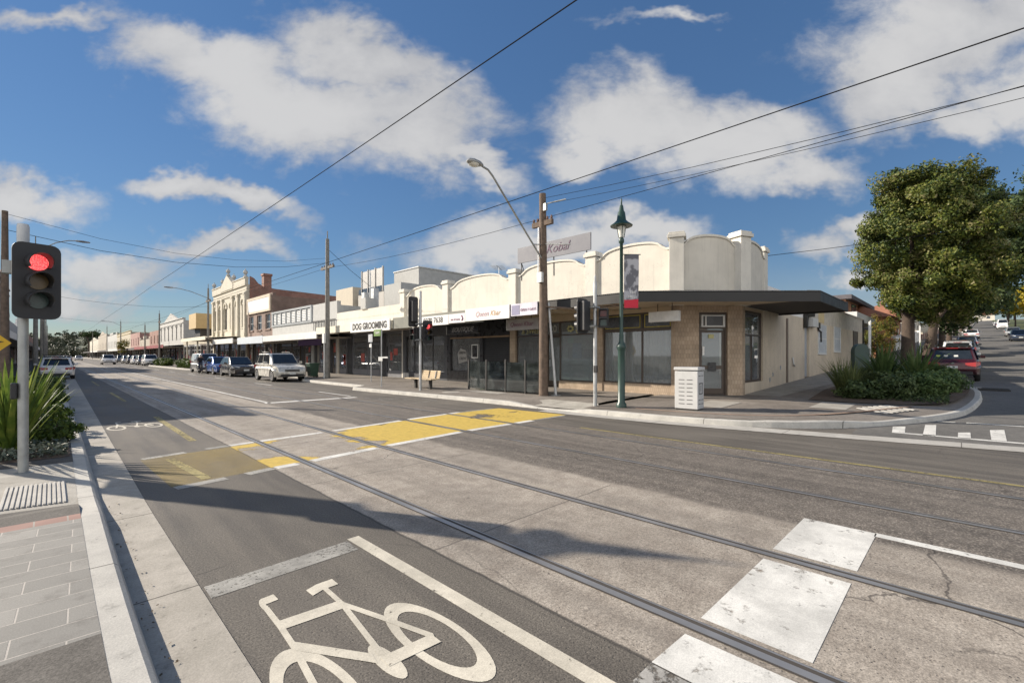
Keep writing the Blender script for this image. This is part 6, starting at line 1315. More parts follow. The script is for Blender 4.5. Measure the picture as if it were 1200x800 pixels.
def car(label, loc, heading, paint, L=4.4, Wd=1.78, H=1.5, style='hatch', name='parked_car', group=None, rack=False, plate='VIC 274', trim=None):
    """built facing +x, then turned to its heading"""
    t = thing(name, label, 'car', (0, 0, 0), group)
    hw = Wd/2; belt = H*.60; wr = .33 if style != 'suv' and style != 'van' else .36; ra = wr+.055; xf, xr = L/2-.88, -L/2+.84; zb = .24 if style not in ('suv', 'van') else .30
    hood = L/2-1.02 if style != 'van' else L/2-.45
    arc = lambda xc: [(xc+ra*math.cos(R(a)), wr+ra*math.sin(R(a))) for a in range(-8, 189, 14)]
    low = lambda pts: [(x, max(z, zb)) for x, z in pts]
    rear_top = belt+.02
    o = [(-L/2+.10, zb+.04)]+[p for p in reversed(low(arc(xr)))]+[p for p in reversed(low(arc(xf)))]+[(L/2-.12, zb), (L/2-.02, zb+.10), (L/2, .52), (L/2-.04, .66), (L/2-.16, belt-.16), (L/2-.40, belt-.08), (hood, belt+.0), (hood-.4, belt+.03), (-L/2+.55, belt+.05), (-L/2+.14, rear_top), (-L/2+.05, belt-.1), (-L/2+.01, .62), (-L/2, .5), (-L/2+.04, zb+.12)]
    def plan(x, z):
        e = max(0, abs(x)-(L/2-.75))/.75; f = 1-.16*e**2
        return hw*f*(1-.05*max(0, (z-.75))/.3-.03*max(0, .45-z)/.25)
    b = MB(); n = len(o)
    # rounded shoulder: three slices per side
    sl = [(-1, .985), (-.985, 1.)]; 
    vs = []; 
    def ring(sgn, wf, sc_):
        cx = sum(p[0] for p in o)/n; cz = .6
        return [(cx+(x-cx)*sc_, sgn*plan(x, z)*wf, cz+(z-cz)*sc_ if z > zb+.2 else z) for x, z in o]
    rings = [ring(-1, 1., .985), ring(-1, .955, 1.), ring(1, .955, 1.), ring(1, 1., .985)]
    for r_ in rings: vs += r_
    tri = geometry.tessellate_polygon([[Vector((x, z, 0)) for x, z in o]]); fs = [tuple(q) for q in tri]+[tuple(i+3*n for i in reversed(q)) for q in tri]
    for k in range(3): fs += [(k*n+i, (k+1)*n+i, (k+1)*n+(i+1) % n, k*n+(i+1) % n) for i in range(n)]
    b.add(vs, fs); body = b.build('body', paint, t, smooth=32)
    # cabin
    if style == 'van': x0f, x1f, x1r, x0r = L/2-.5, L/2-1.15, -L/2+.12, -L/2+.04
    elif style == 'suv': x0f, x1f, x1r, x0r = hood-.02, hood-.78, -L/2+.40, -L/2+.10
    elif style == 'sedan': x0f, x1f, x1r, x0r = hood-.05, hood-.95, -L/2+1.25, -L/2+.62
    else: x0f, x1f, x1r, x0r = hood-.02, hood-.92, -L/2+.68, -L/2+.14
    wb, wt = hw*.945, hw*.755; zt = H-.03; z0 = belt+.0
    def cab(x0, x1, x2, x3, wb, wt, z0, z1, crown=.03):
        q = MB(); B = [(x0, -wb*.9, z0), (x0-.45, -wb, z0), (x3+.3, -wb, z0), (x3, -wb*.92, z0), (x3, wb*.92, z0), (x3+.3, wb, z0), (x0-.45, wb, z0), (x0, wb*.9, z0)]
        T_ = [(x1, -wt*.9, z1), (x1-.25, -wt, z1), (x2+.3, -wt, z1), (x2, -wt*.9, z1-.02), (x2, wt*.9, z1-.02), (x2+.3, wt, z1), (x1-.25, wt, z1), (x1, wt*.9, z1)]
        q.add(B+T_, [tuple(range(8)), tuple(range(15, 7, -1))]+[(i, i+8, (i+1) % 8+8, (i+1) % 8) for i in range(8)]); return q
    c = cab(x0f, x1f, x1r, x0r, wb, wt, z0-.06, zt); cb = c.build('cabin', paint, t, smooth=30, bevel=.05, seg=3, ang=20)
    # glass laid on the cabin faces
    def pane(nm, a, bb, cc, dd, fa=.0, out=.012, par=None, m=None, s=(.08, .92, .10, .88)):
        a, bb, cc, dd = map(Vector, (a, bb, cc, dd)); nrm = (bb-a).cross(dd-a).normalized(); cen = (a+bb+cc+dd)/4
        if nrm.dot(cen-Vector((0, 0, belt))) < 0: nrm = -nrm
        P = lambda u, v: (a.lerp(bb, u)).lerp(dd.lerp(cc, u), v)+nrm*out
        q = MB(); pts = [P(s[0], s[2]), P(s[1], s[2]), P(s[1], s[3]), P(s[0], s[3])]; back = [p-nrm*.02 for p in pts]
        q.add(pts+back, [(0, 1, 2, 3), (7, 6, 5, 4), (0, 4, 5, 1), (1, 5, 6, 2), (2, 6, 7, 3), (3, 7, 4, 0)]); return q.build(nm, m or CGL, par or t)
    z0c = z0-.06; zz = lambda x: x
    pane('windscreen', (x0f, -wb*.9, z0c), (x0f, wb*.9, z0c), (x1f, wt*.9, zt), (x1f, -wt*.9, zt), s=(.04, .96, .14, .9))
    rw = pane('rear_window', (x0r, -wb*.92, z0c), (x0r, wb*.92, z0c), (x1r, wt*.9, zt-.02), (x1r, -wt*.9, zt-.02), s=(.07, .93, .2 if style != 'van' else .25, .86))
    for s in (-1, 1):
        A = (x0f-.45, s*wb, z0c); B_ = (x0r+.3, s*wb, z0c); C_ = (x1r+.3, s*wt, zt); D = (x1f-.25, s*wt, zt)
        if style == 'van': sp_ = [(.0, .26)]
        else: sp_ = [(-.04, .43), (.47, .86)] + ([(.90, 1.08)] if style in ('suv', 'hatch') else [])
        for u0, u1 in sp_: pane('side_window', A, B_, C_, D, s=(u0, u1, .16, .88))
        # door shut lines and handles
        for xd in ((hood-.5, -.05, -1.05) if style != 'van' else (hood-.3, -.3)):
            if abs(xd) < L/2-.6: bx('door_seam', PLAS, body, xd-.006, xd+.006, s*hw*1.0-.004, s*hw+.003*s+.001, .42, belt-.02)
        for xd in (.15, -.85): bx('door_handle', paint, body, xd-.16, xd-.0, s*hw-.01 if s > 0 else -hw-.025, s*hw+.025 if s > 0 else -hw+.01, belt-.16, belt-.12)
        m = MB(); m.box(x0f-.62, x0f-.45, s*(hw+.02) if s > 0 else -hw-.2, hw+.2 if s > 0 else -hw-.02, belt+.02, belt+.17); m.box(x0f-.56, x0f-.5, s*(hw-.1) if s > 0 else -hw-.05, hw+.05 if s > 0 else -(hw-.1), belt+.02, belt+.07); m.build('wing_mirror', paint, t, bevel=.03)
        # lights follow the corners
        bq = MB(); yi, yo = hw*.50, hw*.86; zc = .68 if style != 'van' else .75
        bq.add([(L/2-.10, s*yi, zc-.06), (L/2-.20, s*yo, zc-.07), (L/2-.42, s*(hw*.965), zc-.0), (L/2-.42, s*(hw*.965), zc+.09), (L/2-.26, s*yo, zc+.10), (L/2-.16, s*yi, zc+.06), (L/2-.05, s*yi, zc-.06), (L/2-.12, s*yo, zc-.07), (L/2-.4, s*(hw*.985), zc), (L/2-.42, s*(hw*.985), zc+.09), (L/2-.2, s*yo, zc+.11), (L/2-.08, s*yi, zc+.06)],
               [(0, 1, 2, 3, 4, 5), (11, 10, 9, 8, 7, 6), (0, 6, 7, 1), (1, 7, 8, 2), (2, 8, 9, 3), (3, 9, 10, 4), (4, 10, 11, 5), (5, 11, 6, 0)]); bq.build('headlight', HL, t)
        bq = MB(); za, zb2 = (belt-.26, belt-.06) if style != 'van' else (.8, 1.15); bq.add([(-L/2-.006, s*hw*.45, za+.04), (-L/2+.01, s*hw*.82, za), (-L/2+.28, s*hw*.985, za+.06), (-L/2+.3, s*hw*.975, zb2), (-L/2+.06, s*hw*.83, zb2), (-L/2+.04, s*hw*.45, zb2-.04), (-L/2+.1, s*hw*.45, za+.04), (-L/2+.12, s*hw*.75, za), (-L/2+.3, s*hw*.9, za+.06), (-L/2+.3, s*hw*.9, zb2), (-L/2+.2, s*hw*.75, zb2), (-L/2+.12, s*hw*.45, zb2-.04)],
               [(0, 1, 2, 3, 4, 5), (11, 10, 9, 8, 7, 6), (0, 6, 7, 1), (1, 7, 8, 2), (2, 8, 9, 3), (3, 9, 10, 4), (4, 10, 11, 5), (5, 11, 6, 0)]); bq.build('tail_light', TLM, t)
    g = MB(); g.box(L/2-.08, L/2-.022, -hw*.45, hw*.45, .60, .74); gr = g.build('grille', PLAS, t, bevel=.01); bx('grille_bar', CHR, gr, L/2-.03, L/2-.016, -hw*.42, hw*.42, .665, .685)
    g = MB(); g.box(L/2-.2, L/2+.005, -hw*.7, hw*.7, zb+.04, zb+.17); g.build('lower_intake', PLAS, t, bevel=.02); g = MB(); g.box(-L/2-.008, -L/2+.2, -hw*.72, hw*.72, zb+.02, zb+.17); g.build('rear_valance', PLAS, t, bevel=.02)
    p = bx('number_plate', PLT, t, L/2-.002, L/2+.012, -.18, .18, .44, .56); bx('number_plate', PLT, t, -L/2-.014, -L/2+.0, -.18, .18, .60 if style != 'van' else .5, .72 if style != 'van' else .62)
    bx('tailgate_seam', PLAS, body, -L/2-.003, -L/2+.01, -hw*.7, hw*.7, .505, .515)
    if style in ('hatch', 'suv'): q = MB(); q.box(x1r-.16, x1r+.1, -wt*.86, wt*.86, zt-.06, zt-.015); q.build('roof_spoiler', paint, t, bevel=.015); bx('brake_light', TLM, t, x1r-.168, x1r-.16, -.2, .2, zt-.05, zt-.025)
    if rack or style == 'suv':
        q = MB(); [q.tube([(x1f-.35, s*wt*.86, zt+.01), (x1f-.45, s*wt*.86, zt+.07), (x1r+.5, s*wt*.86, zt+.07), (x1r+.4, s*wt*.86, zt)], .018, 6) for s in (-1, 1)]
        if rack: q.box(-.2, -.14, -wt, wt, zt+.08, zt+.12); q.box(-1., -.94, -wt, wt, zt+.08, zt+.12)
        q.build('roof_rail', PLAS, t)
    u = MB(); u.box(-L/2+.25, L/2-.25, -hw*.78, hw*.78, zb-.02, .62); u.build('underbody', PLAS, t)
    for xw in (xf, xr):
        for s in (-1, 1):
            y0, y1 = (s*(hw-.21), s*(hw-.015)); w = MB(); nn = 20
            prof = [(wr*.62, y0), (wr*.93, y0), (wr, y0+.03*s), (wr, y1-.03*s), (wr*.94, y1), (wr*.64, y1)]
            vs = [(xw+r_*math.cos(2*math.pi*k/nn), y, wr+r_*math.sin(2*math.pi*k/nn)) for r_, y in prof for k in range(nn)]
            w.add(vs, [(i*nn+k, i*nn+(k+1) % nn, (i+1)*nn+(k+1) % nn, (i+1)*nn+k) for i in range(len(prof)-1) for k in range(nn)]+[tuple(range(nn-1, -1, -1))])
            wheel = w.build('wheel', TYRE, t, smooth=40)
            w = MB(); ri = wr*.66
            vs = [(xw+r_*math.cos(2*math.pi*k/nn), y, wr+r_*math.sin(2*math.pi*k/nn)) for r_, y in ((ri, y1+.002*s), (ri*.86, y1-.005*s), (ri*.84, y1-.05*s)) for k in range(nn)]
            w.add(vs, [(i*nn+k, i*nn+(k+1) % nn, (i+1)*nn+(k+1) % nn, (i+1)*nn+k) for i in range(2) for k in range(nn)])
            for k in range(5):
                a = 2*math.pi*k/5+.3; d = Vector((math.cos(a), 0, math.sin(a))); e = Vector((-d.z, 0, d.x)); c0 = Vector((xw, y1-.02*s, wr))
                q4 = [c0+e*.05, c0+d*ri*.9+e*.035, c0+d*ri*.9-e*.035, c0-e*.05]; w.add(q4+[p+Vector((0, -.03*s, 0)) for p in q4], [(0, 1, 2, 3), (7, 6, 5, 4), (0, 4, 5, 1), (1, 5, 6, 2), (2, 6, 7, 3), (3, 7, 4, 0)])
            w.build('rim', RIM, wheel)
            w = MB(); vs = [(xw+wr*.6*math.cos(2*math.pi*k/nn), y1-.07*s, wr+wr*.6*math.sin(2*math.pi*k/nn)) for k in range(nn)]; w.add(vs, [tuple(range(nn))]); w.build('brake_disc', PLAS, wheel)
    t.location = loc; t.rotation_euler = (0, 0, heading)
    return t
PI = math.pi
SILVER = paint_car('paint_silver', (.46, .46, .45), .6); CHAMP = paint_car('paint_champagne', (.58, .56, .50), .4); BLK = paint_car('paint_black', (.018, .018, .022), .2); BLU = paint_car('paint_blue', (.04, .11, .34), .4); WHT = paint_car('paint_white', (.70, .70, .69), .0); MAR = paint_car('paint_maroon', (.055, .006, .012), .4); GRY = paint_car('paint_grey', (.13, .14, .15), .5); TEAL = paint_car('paint_dark_blue', (.03, .05, .09), .4)
PK = 'cars parked along the far kerb of the main street'
suv = car('pale silver four wheel drive parked nearest on the shop side', (10.2, 30.85, 0), -PI/2, CHAMP, 4.5, 1.86, 1.74, 'suv', group=PK)
car('black hatchback parked just behind the silver four wheel drive', (10.1, 39.5, 0), -PI/2, BLK, 4.2, 1.78, 1.50, 'hatch', group=PK)
car('bright blue small car parked behind the black hatchback', (10.1, 44.6, 0), -PI/2, BLU, 4.0, 1.72, 1.50, 'hatch', group=PK)
car('silver grey van parked behind the blue car', (10.2, 50.6, 0), -PI/2, SILVER, 4.5, 1.8, 1.78, 'van', name='parked_van', group=PK)
wsuv = car('white four wheel drive parked beyond the planted nib on the shop side', (10.6, 88, 0), -PI/2, WHT, 4.5, 1.86, 1.72, 'suv', group=PK)
for i, (y, m, lb, src) in enumerate(((95, GRY, 'small dark grey car just beyond the white four wheel drive', suv), (102, WHT, 'second white car in the far row beyond the planted nib', suv), (109, BLK, 'dark car in the far row before the cream block', suv), (117, SILVER, 'silver car in the far row before the cream block', suv), (128, GRY, 'grey car far along the shop side', suv), (138, WHT, 'white car far along the shop side', suv))):
    c = copy_thing(src, (10.6, y, 0), -PI/2, lb, PK, scale=(.94, 1, .86 if i % 2 else .92)); recolour(c, ('body', 'cabin', 'wing_mirror', 'roof_spoiler', 'door_handle'), m)
c = copy_thing(wsuv, (7.0, 106, 0), -PI/2, 'white four wheel drive driving towards the viewer in the far lane', 'cars driving on the main street')
hat = car('white hatchback parked on the left behind the hedge, seen from the rear', (.25, 44, 0), PI/2, WHT, 4.2, 1.78, 1.46, 'hatch', group='cars parked along the near kerb')
c = car('dark car with roof rack parked in front of the white hatchback', (.2, 51.5, 0), PI/2, GRY, 4.5, 1.8, 1.55, 'hatch', group='cars parked along the near kerb', rack=True)
for y, x, m, lb in ((60, .1, SILVER, 'silver car third in the left parked row'), (70, .1, TEAL, 'dark blue car fourth in the left parked row'), (84, .1, WHT, 'white car fifth in the left parked row'), (104, .1, GRY, 'grey car farther along the left parked row'), (128, .1, SILVER, 'silver car near the end of the left parked row')):
    c = copy_thing(hat, (x, y, 0), PI/2, lb, 'cars parked along the near kerb'); recolour(c, ('body', 'cabin', 'wing_mirror', 'roof_spoiler', 'door_handle'), m)
for x, y, h, m, lb in ((1.7, 150, PI/2, GRY, 'dark car driving away in the near lane'), (3.2, 175, PI/2, WHT, 'white car driving away over the near track'), (5.8, 190, -PI/2, WHT, 'white car approaching over the far track in the distance'), (2, 205, PI/2, SILVER, 'silver car driving away far down the near lane'), (7.2, 230, -PI/2, WHT, 'white car approaching far down the far lane'), (4.0, 250, PI/2, WHT, 'farthest white car driving away down the middle of the street')):
    c = copy_thing(hat, (x, y, 0), h, lb, 'cars driving on the main street'); recolour(c, ('body', 'cabin', 'wing_mirror', 'roof_spoiler', 'door_handle'), m)
# side street
def slope_car(o, x): o.rotation_euler = (0, -math.atan2(gz(x+2)-gz(x-2), 4), o.rotation_euler[2]); o.location.z = gz(x)+.006; return o
PS = 'cars parked along the side street'
red = slope_car(car('dark red station wagon parked at the start of the side street, seen from behind', (31.4, .30, 0), 0, MAR, 4.5, 1.86, 1.60, 'suv', group=PS), 31.4)
# stickers and emblem on the red car
for y, m in ((.48, mat('sticker_green', (.45, .55, .12), .6)), (.22, SIGNW), (-.12, SIGNW)):
    b = MB(); z = 1.19; xx = -2.25+.10+(z-.9)/(1.57-.9)*.30-.035; b.box(xx-.012, xx-.006, y-.07, y+.07, z-.05, z+.03); b.build('window_sticker', m, red)
b = MB(); b.prism([(.07*math.cos(2*PI*i/14), .84+.04*math.sin(2*PI*i/14)) for i in range(14)], lambda u, v, w: (w, u, v), -2.24, -2.225); b.build('emblem', CHR, red)
w2 = slope_car(copy_thing(hat, (39.5, .25, 0), 0, 'white hatchback parked ahead of the dark red wagon', PS), 39.5)
w3 = slope_car(copy_thing(wsuv, (46, .2, 0), 0, 'white four wheel drive parked ahead of the white hatchback on the side street', PS), 46)
c = slope_car(copy_thing(hat, (56, .1+sy(56), 0), 0, 'dark car third from the corner on the left of the side street', PS), 56); recolour(c, ('body', 'cabin', 'wing_mirror', 'roof_spoiler'), GRY)
for x, m, lb in ((68, SILVER, 'silver car up the left of the side street'), (100, WHT, 'white car high up the left of the side street')):
    c = slope_car(copy_thing(hat, (x, .1+sy(x), 0), 0, lb, PS), x); recolour(c, ('body', 'cabin', 'wing_mirror', 'roof_spoiler'), m)
for x, m, lb, src in ((88, TEAL, 'dark car nearest on the right of the side street', hat), (106, SILVER, 'silver car parked under the yellow trees', hat), (186, GRY, 'grey car beyond the white van on the side street', hat), (205, WHT, 'white car at the top right of the side street', hat)):
    c = slope_car(copy_thing(src, (x, -4.4+sy(x), 0), PI, lb, PS), x); c.rotation_euler = (0, math.atan2(gz(x+2)-gz(x-2), 4), PI); recolour(c, ('body', 'cabin', 'wing_mirror', 'roof_spoiler'), m)
van = car('tall white van parked on the right of the side street', (165, -4.5+sy(165), gz(165)), PI, WHT, 5.4, 1.98, 2.4, 'van', name='parked_van', group=PS); van.location.z = gz(165)+.006; van.rotation_euler = (0, math.atan2(.24, 4), PI)

# ================================================================ people
SKIN = mat('skin', (.42, .25, .18), .6); CLOTH = mat('dark_clothes', (.03, .032, .04), .85, var=.3, scale=8); DENIM = mat('denim', (.05, .065, .11), .85); HAIR = mat('hair_dark', (.04, .028, .02), .7); CAPM = mat('cap_white_cloth', (.6, .6, .58), .8)
def person(label, loc, rz, pose):
    """one continuous skinned figure; joints in metres, facing -Y before turning"""
    t = thing('person', label, 'person', (0, 0, 0))
    J = dict(pelvis=((0, 0, .95), .13), waist=((0, -.01, 1.10), .125), chest=((0, -.01, 1.32), .145), neck=((0, 0, 1.49), .055), head=((0, -.02, 1.60), .085), crown=((0, -.01, 1.72), .075))
    for s, n in ((-1, 'l'), (1, 'r')):
        J[n+'sho'] = ((.18*s, 0, 1.43), .06); J[n+'elb'] = ((.24*s, .02, 1.15), .045); J[n+'wri'] = ((.25*s, -.06, .90), .032); J[n+'hand'] = ((.25*s, -.09, .81), .035)
        J[n+'hip'] = ((.09*s, 0, .90), .095); J[n+'kne'] = ((.10*s, -.02, .50), .06); J[n+'ank'] = ((.10*s, .01, .09), .042); J[n+'toe'] = ((.11*s, -.15, .035), .035)
    for k, v in pose.items(): J[k] = (v, J[k][1])
    E_ = [('pelvis', 'waist'), ('waist', 'chest'), ('chest', 'neck'), ('neck', 'head'), ('head', 'crown')]
    for n in 'lr': E_ += [('chest', n+'sho'), (n+'sho', n+'elb'), (n+'elb', n+'wri'), (n+'wri', n+'hand'), ('pelvis', n+'hip'), (n+'hip', n+'kne'), (n+'kne', n+'ank'), (n+'ank', n+'toe')]
    def skin(nm, keys, edges, grow, m, par):
        me = bpy.data.meshes.new(nm); me.from_pydata([J[k][0] for k in keys], [(keys.index(a), keys.index(c)) for a, c in edges], []); o = bpy.data.objects.new(nm, me); C.objects.link(o)
        md = o.modifiers.new('skin', 'SKIN'); md.use_smooth_shade = True
        for i, k in enumerate(keys): me.skin_vertices[0].data[i].radius = (J[k][1]*grow,)*2
        me.skin_vertices[0].data[0].use_root = True
        sd = o.modifiers.new('sub', 'SUBSURF'); sd.levels = 2; sd.render_levels = 2
        dg = bpy.context.evaluated_depsgraph_get(); me2 = bpy.data.meshes.new_from_object(o.evaluated_get(dg)); bpy.data.objects.remove(o); me2.materials.clear(); me2.materials.append(m); me2.name = nm
        o = bpy.data.objects.new(nm, me2); C.objects.link(o); o.parent = par; ORG[o.name] = Vector(); return o
    skin('body', list(J), E_, 1.0, SKIN, t)
    up = ['chest', 'waist', 'pelvis', 'neck', 'lsho', 'lelb', 'lwri', 'rsho', 'relb', 'rwri']; J['neck'] = ((J['neck'][0][0], J['neck'][0][1], J['neck'][0][2]-.05), .06)
    skin('jacket', up, [('chest', 'waist'), ('waist', 'pelvis'), ('chest', 'neck'), ('chest', 'lsho'), ('lsho', 'lelb'), ('lelb', 'lwri'), ('chest', 'rsho'), ('rsho', 'relb'), ('relb', 'rwri')], 1.2, CLOTH, t)
    dn = ['pelvis', 'lhip', 'lkne', 'lank', 'rhip', 'rkne', 'rank']; skin('trousers', dn, [('pelvis', 'lhip'), ('lhip', 'lkne'), ('lkne', 'lank'), ('pelvis', 'rhip'), ('rhip', 'rkne'), ('rkne', 'rank')], 1.18, DENIM, t)
    h = Vector(J['head'][0]); b = MB(); b.lathe(tuple(h+Vector((0, .02, .0))), [(.095, -.02), (.105, .05), (.10, .11), (.07, .15), (.0, .165)], 12); b.build('cap', CAPM, t, smooth=60)
    b = MB(); b.box(h.x-.015, h.x+.015, h.y-.115, h.y-.08, h.z-.03, h.z+.02); b.build('nose', SKIN, t); b = MB(); b.box(h.x-.05, h.x-.025, h.y-.095, h.y-.085, h.z+.02, h.z+.035); b.box(h.x+.025, h.x+.05, h.y-.095, h.y-.085, h.z+.02, h.z+.035); b.build('eyes', INK, t)
    for n in 'lr':
        a = Vector(J[n+'ank'][0]); k = Vector(J[n+'toe'][0]); b = MB(); b.tube([a+Vector((0, .06, -.05)), a+Vector((0, -.02, -.04)), k], [.045, .055, .035], 8); b.build('shoe', PLAS, t, smooth=60)
    t.location = loc; t.rotation_euler = (0, 0, rz); return t
person('person in dark clothes and pale cap standing on the footpath behind the black hatchback', (13.2, 43.5, .2), R(-40), dict(lkne=(-.10, -.10, .5), rank=(.1, .12, .1), rtoe=(.11, -.02, .04)))
rider = person('cyclist in dark clothes riding towards the viewer beside the parked van', (9.0, 46.5, .0), 0, dict(pelvis=(0, .22, .98), waist=(0, .12, 1.12), chest=(0, -.06, 1.30), neck=(0, -.16, 1.44), head=(0, -.21, 1.55), crown=(0, -.22, 1.67), lsho=(-.18, -.08, 1.38), rsho=(.18, -.08, 1.38), lelb=(-.26, -.26, 1.16), relb=(.26, -.26, 1.16), lwri=(-.24, -.42, 1.04), rwri=(.24, -.42, 1.04), lhand=(-.23, -.48, 1.03), rhand=(.23, -.48, 1.03), lhip=(-.09, .2, .94), rhip=(.09, .2, .94), lkne=(-.11, -.12, .72), rkne=(.11, -.06, .55), lank=(-.11, .05, .36), rank=(.11, .08, .2), ltoe=(-.12, -.1, .32), rtoe=(.12, -.08, .14)))
t = thing('bicycle', 'dark bicycle ridden towards the viewer beside the parked van', 'bicycle', (9.0, 46.5, 0))
for y in (-.52, .52):
    b = MB(); b.tube([(9, 46.5+y+.33*math.cos(2*PI*k/20), .34+.33*math.sin(2*PI*k/20)) for k in range(21)], .018, 6, cap=False); b.build('wheel', TYRE, t)
b = MB(); b.tube([(9, 45.98, .34), (9, 46.1, .9)], .018); b.tube([(9, 46.12, .82), (9, 46.62, .8)], .018); b.tube([(9, 46.1, .7), (9, 46.52, .3)], .018); b.tube([(9, 46.68, .92), (9, 46.52, .3)], .018); b.tube([(9, 46.52, .3), (9, 47.02, .34)], .015); b.tube([(9, 46.63, .8), (9, 47.02, .34)], .015); b.build('frame', BLK, t)
b = MB(); b.tube([(8.74, 46.02, 1.0), (9, 46.08, .98), (9.26, 46.02, 1.0)], .014); b.build('handlebar', PLAS, t); b = MB(); b.box(8.93, 9.07, 46.56, 46.82, .91, .95); b.build('saddle', PLAS, t, bevel=.02)

# ================================================================ plants
def leaves(name, P, N, size, m, parent, loc=(0, 0, 0), aspect=.5, jit=.7, fold=.0):
    """many small leaf faces: P points, N outward directions"""
    n = len(P); P = np.asarray(P, float); N = np.asarray(N, float)
    d = N+RNG.normal(0, jit, (n, 3)); d /= np.linalg.norm(d, axis=1)[:, None]+1e-9
    r = RNG.normal(0, 1, (n, 3)); a = np.cross(d, r); a /= np.linalg.norm(a, axis=1)[:, None]+1e-9; b = np.cross(d, a)
    s = size*RNG.uniform(.6, 1.35, n)[:, None]
    V = np.stack([P-a*s, P+b*s*aspect, P+a*s, P-b*s*aspect], 1).reshape(-1, 3)-np.asarray(loc)
    me = bpy.data.meshes.new(name); me.vertices.add(4*n); me.vertices.foreach_set('co', V.ravel().astype(np.float32)); me.loops.add(4*n); me.loops.foreach_set('vertex_index', np.arange(4*n, dtype=np.int32)); me.polygons.add(n); me.polygons.foreach_set('loop_start', np.arange(0, 4*n, 4, dtype=np.int32)); me.polygons.foreach_set('loop_total', np.full(n, 4, np.int32)); me.update(calc_edges=True)
    at = me.attributes.new('leaf', 'FLOAT', 'FACE'); at.data.foreach_set('value', RNG.uniform(0, 1, n).astype(np.float32))
    o = bpy.data.objects.new(name, me); C.objects.link(o); me.materials.append(m)
    if parent: o.parent = parent; ORG[o.name] = Vector(loc)
    return o
def crown_points(c, rad, clumps, per, cr, flat=1., shell=.55, lumps=()):
    """leaf positions in clumps spread over and through an uneven ellipsoid"""
    P, N = [], []; c = np.asarray(c, float); rad = np.asarray(rad, float); ph = RNG.uniform(0, 6.28, 6)
    for i in range(clumps):
        v = RNG.normal(0, 1, 3); v /= np.linalg.norm(v)
        lump = 1+.13*math.sin(3*v[0]*2+ph[0])*math.sin(3*v[1]*2+ph[1])+.10*math.sin(7*v[2]+5*v[0]+ph[2])
        k = (shell+(1-shell)*RNG.random()**.6)*lump
        cc = c+v*rad*k; q = RNG.normal(0, 1, (per, 3)); q /= np.linalg.norm(q, axis=1)[:, None]; rr = cr*RNG.uniform(.55, 1.25)*RNG.random((per, 1))**.45
        P.append(cc+q*rr*np.array([1, 1, .8])); N.append(q*.7+v*.8)
    return np.concatenate(P), np.concatenate(N)
BARK = mat('bark', (.075, .054, .04), .95, var=.4, scale=9, bump=.8, bscale=14, grime=.3)
def tree(label, x, y, z, trunk_h, tr, crowns, per, cr, leaf, m, group=None, lean=(0, 0), name='street_tree', shell=.55, jit=.7):
    t = thing(name, label, 'tree', (x, y, z), group); b = MB(); rr = random.Random(int(x*7+y*3))
    top = (x+lean[0], y+lean[1], z+trunk_h); b.tube([(x, y, z-.1), (x+.02, y, z+.35), (x+lean[0]*.5+.05, y+lean[1]*.5, z+trunk_h*.5), top], [tr*1.45, tr*1.08, tr*.95, tr*.85], 12)
    for cx, cy, cz, rx, ry, rz, nc in crowns:
        for k in range(4):
            e = (x+cx+rr.uniform(-.6, .6)*rx, y+cy+rr.uniform(-.6, .6)*ry, z+cz+rr.uniform(-.4, .5)*rz); mid = tuple((a*.55+c*.45) for a, c in zip(top, e)); b.tube([(top[0], top[1], top[2]-.3), (mid[0]+rr.uniform(-.2, .2), mid[1]+rr.uniform(-.2, .2), mid[2]+.25), e], [tr*.55, tr*.32, tr*.08], 6)
    b.build('trunk', BARK, t, smooth=60)
    Ps, Ns = [], []
    for cx, cy, cz, rx, ry, rz, nc in crowns:
        p, n_ = crown_points((x+cx, y+cy, z+cz), (rx, ry, rz), nc, per, cr, shell=shell); Ps.append(p); Ns.append(n_)
    leaves('crown', np.concatenate(Ps), np.concatenate(Ns), leaf, m, t, (x, y, z), jit=jit)
    return t
LA = leaf_mat('foliage_olive', ((.025, .045, .012), (.065, .095, .016), (.145, .16, .024), (.20, .18, .08)), .55, .22)
LB = leaf_mat('foliage_dark', ((.03, .05, .018), (.055, .085, .028), (.09, .12, .04)), .5, .18); LY = leaf_mat('foliage_yellow', ((.20, .20, .02), (.38, .30, .02), (.46, .33, .03)), .5, .35); LO = leaf_mat('foliage_autumn', ((.07, .10, .02), (.16, .15, .025), (.28, .17, .03)), .8, .3); LG = leaf_mat('foliage_grey', ((.09, .11, .075), (.15, .17, .125), (.2, .215, .17)), 2., .2); LH = leaf_mat('foliage_hedge', ((.03, .055, .012), (.07, .11, .02), (.12, .16, .03)), 2.5, .25)
ST = 'street trees on the left of the side street'
tx, ty = 34.8, 2.2; tz = gz(tx)+.15
tree('big dense olive green street tree with rounded crown over the dark red wagon', tx, ty, tz, 3.0, .33, [(.4, -.9, 7.4, 3.6, 3.6, 4.1, 200), (1.2, -2.3, 7.1, 2.9, 2.2, 3.5, 120), (.7, -.4, 5.3, 2.3, 2.2, 2.4, 70), (.3, -.6, 10.2, 2.4, 2.4, 1.3, 45), (.8, -1.0, 3.9, 2.2, 2.3, 1.1, 45)], 330, .60, .078, LA, ST, shell=.45)
tree('dark leafy street tree behind the big olive tree, its crown over the road', 46.5, 1.9, gz(46.5)+.15, 3.4, .30, [(0, -.8, 8.8, 4.4, 4.4, 4.2, 160), (0, -4.0, 9.4, 3.8, 3.2, 3.5, 120)], 170, .85, .13, LB, ST, (.8, -.5), shell=.3)
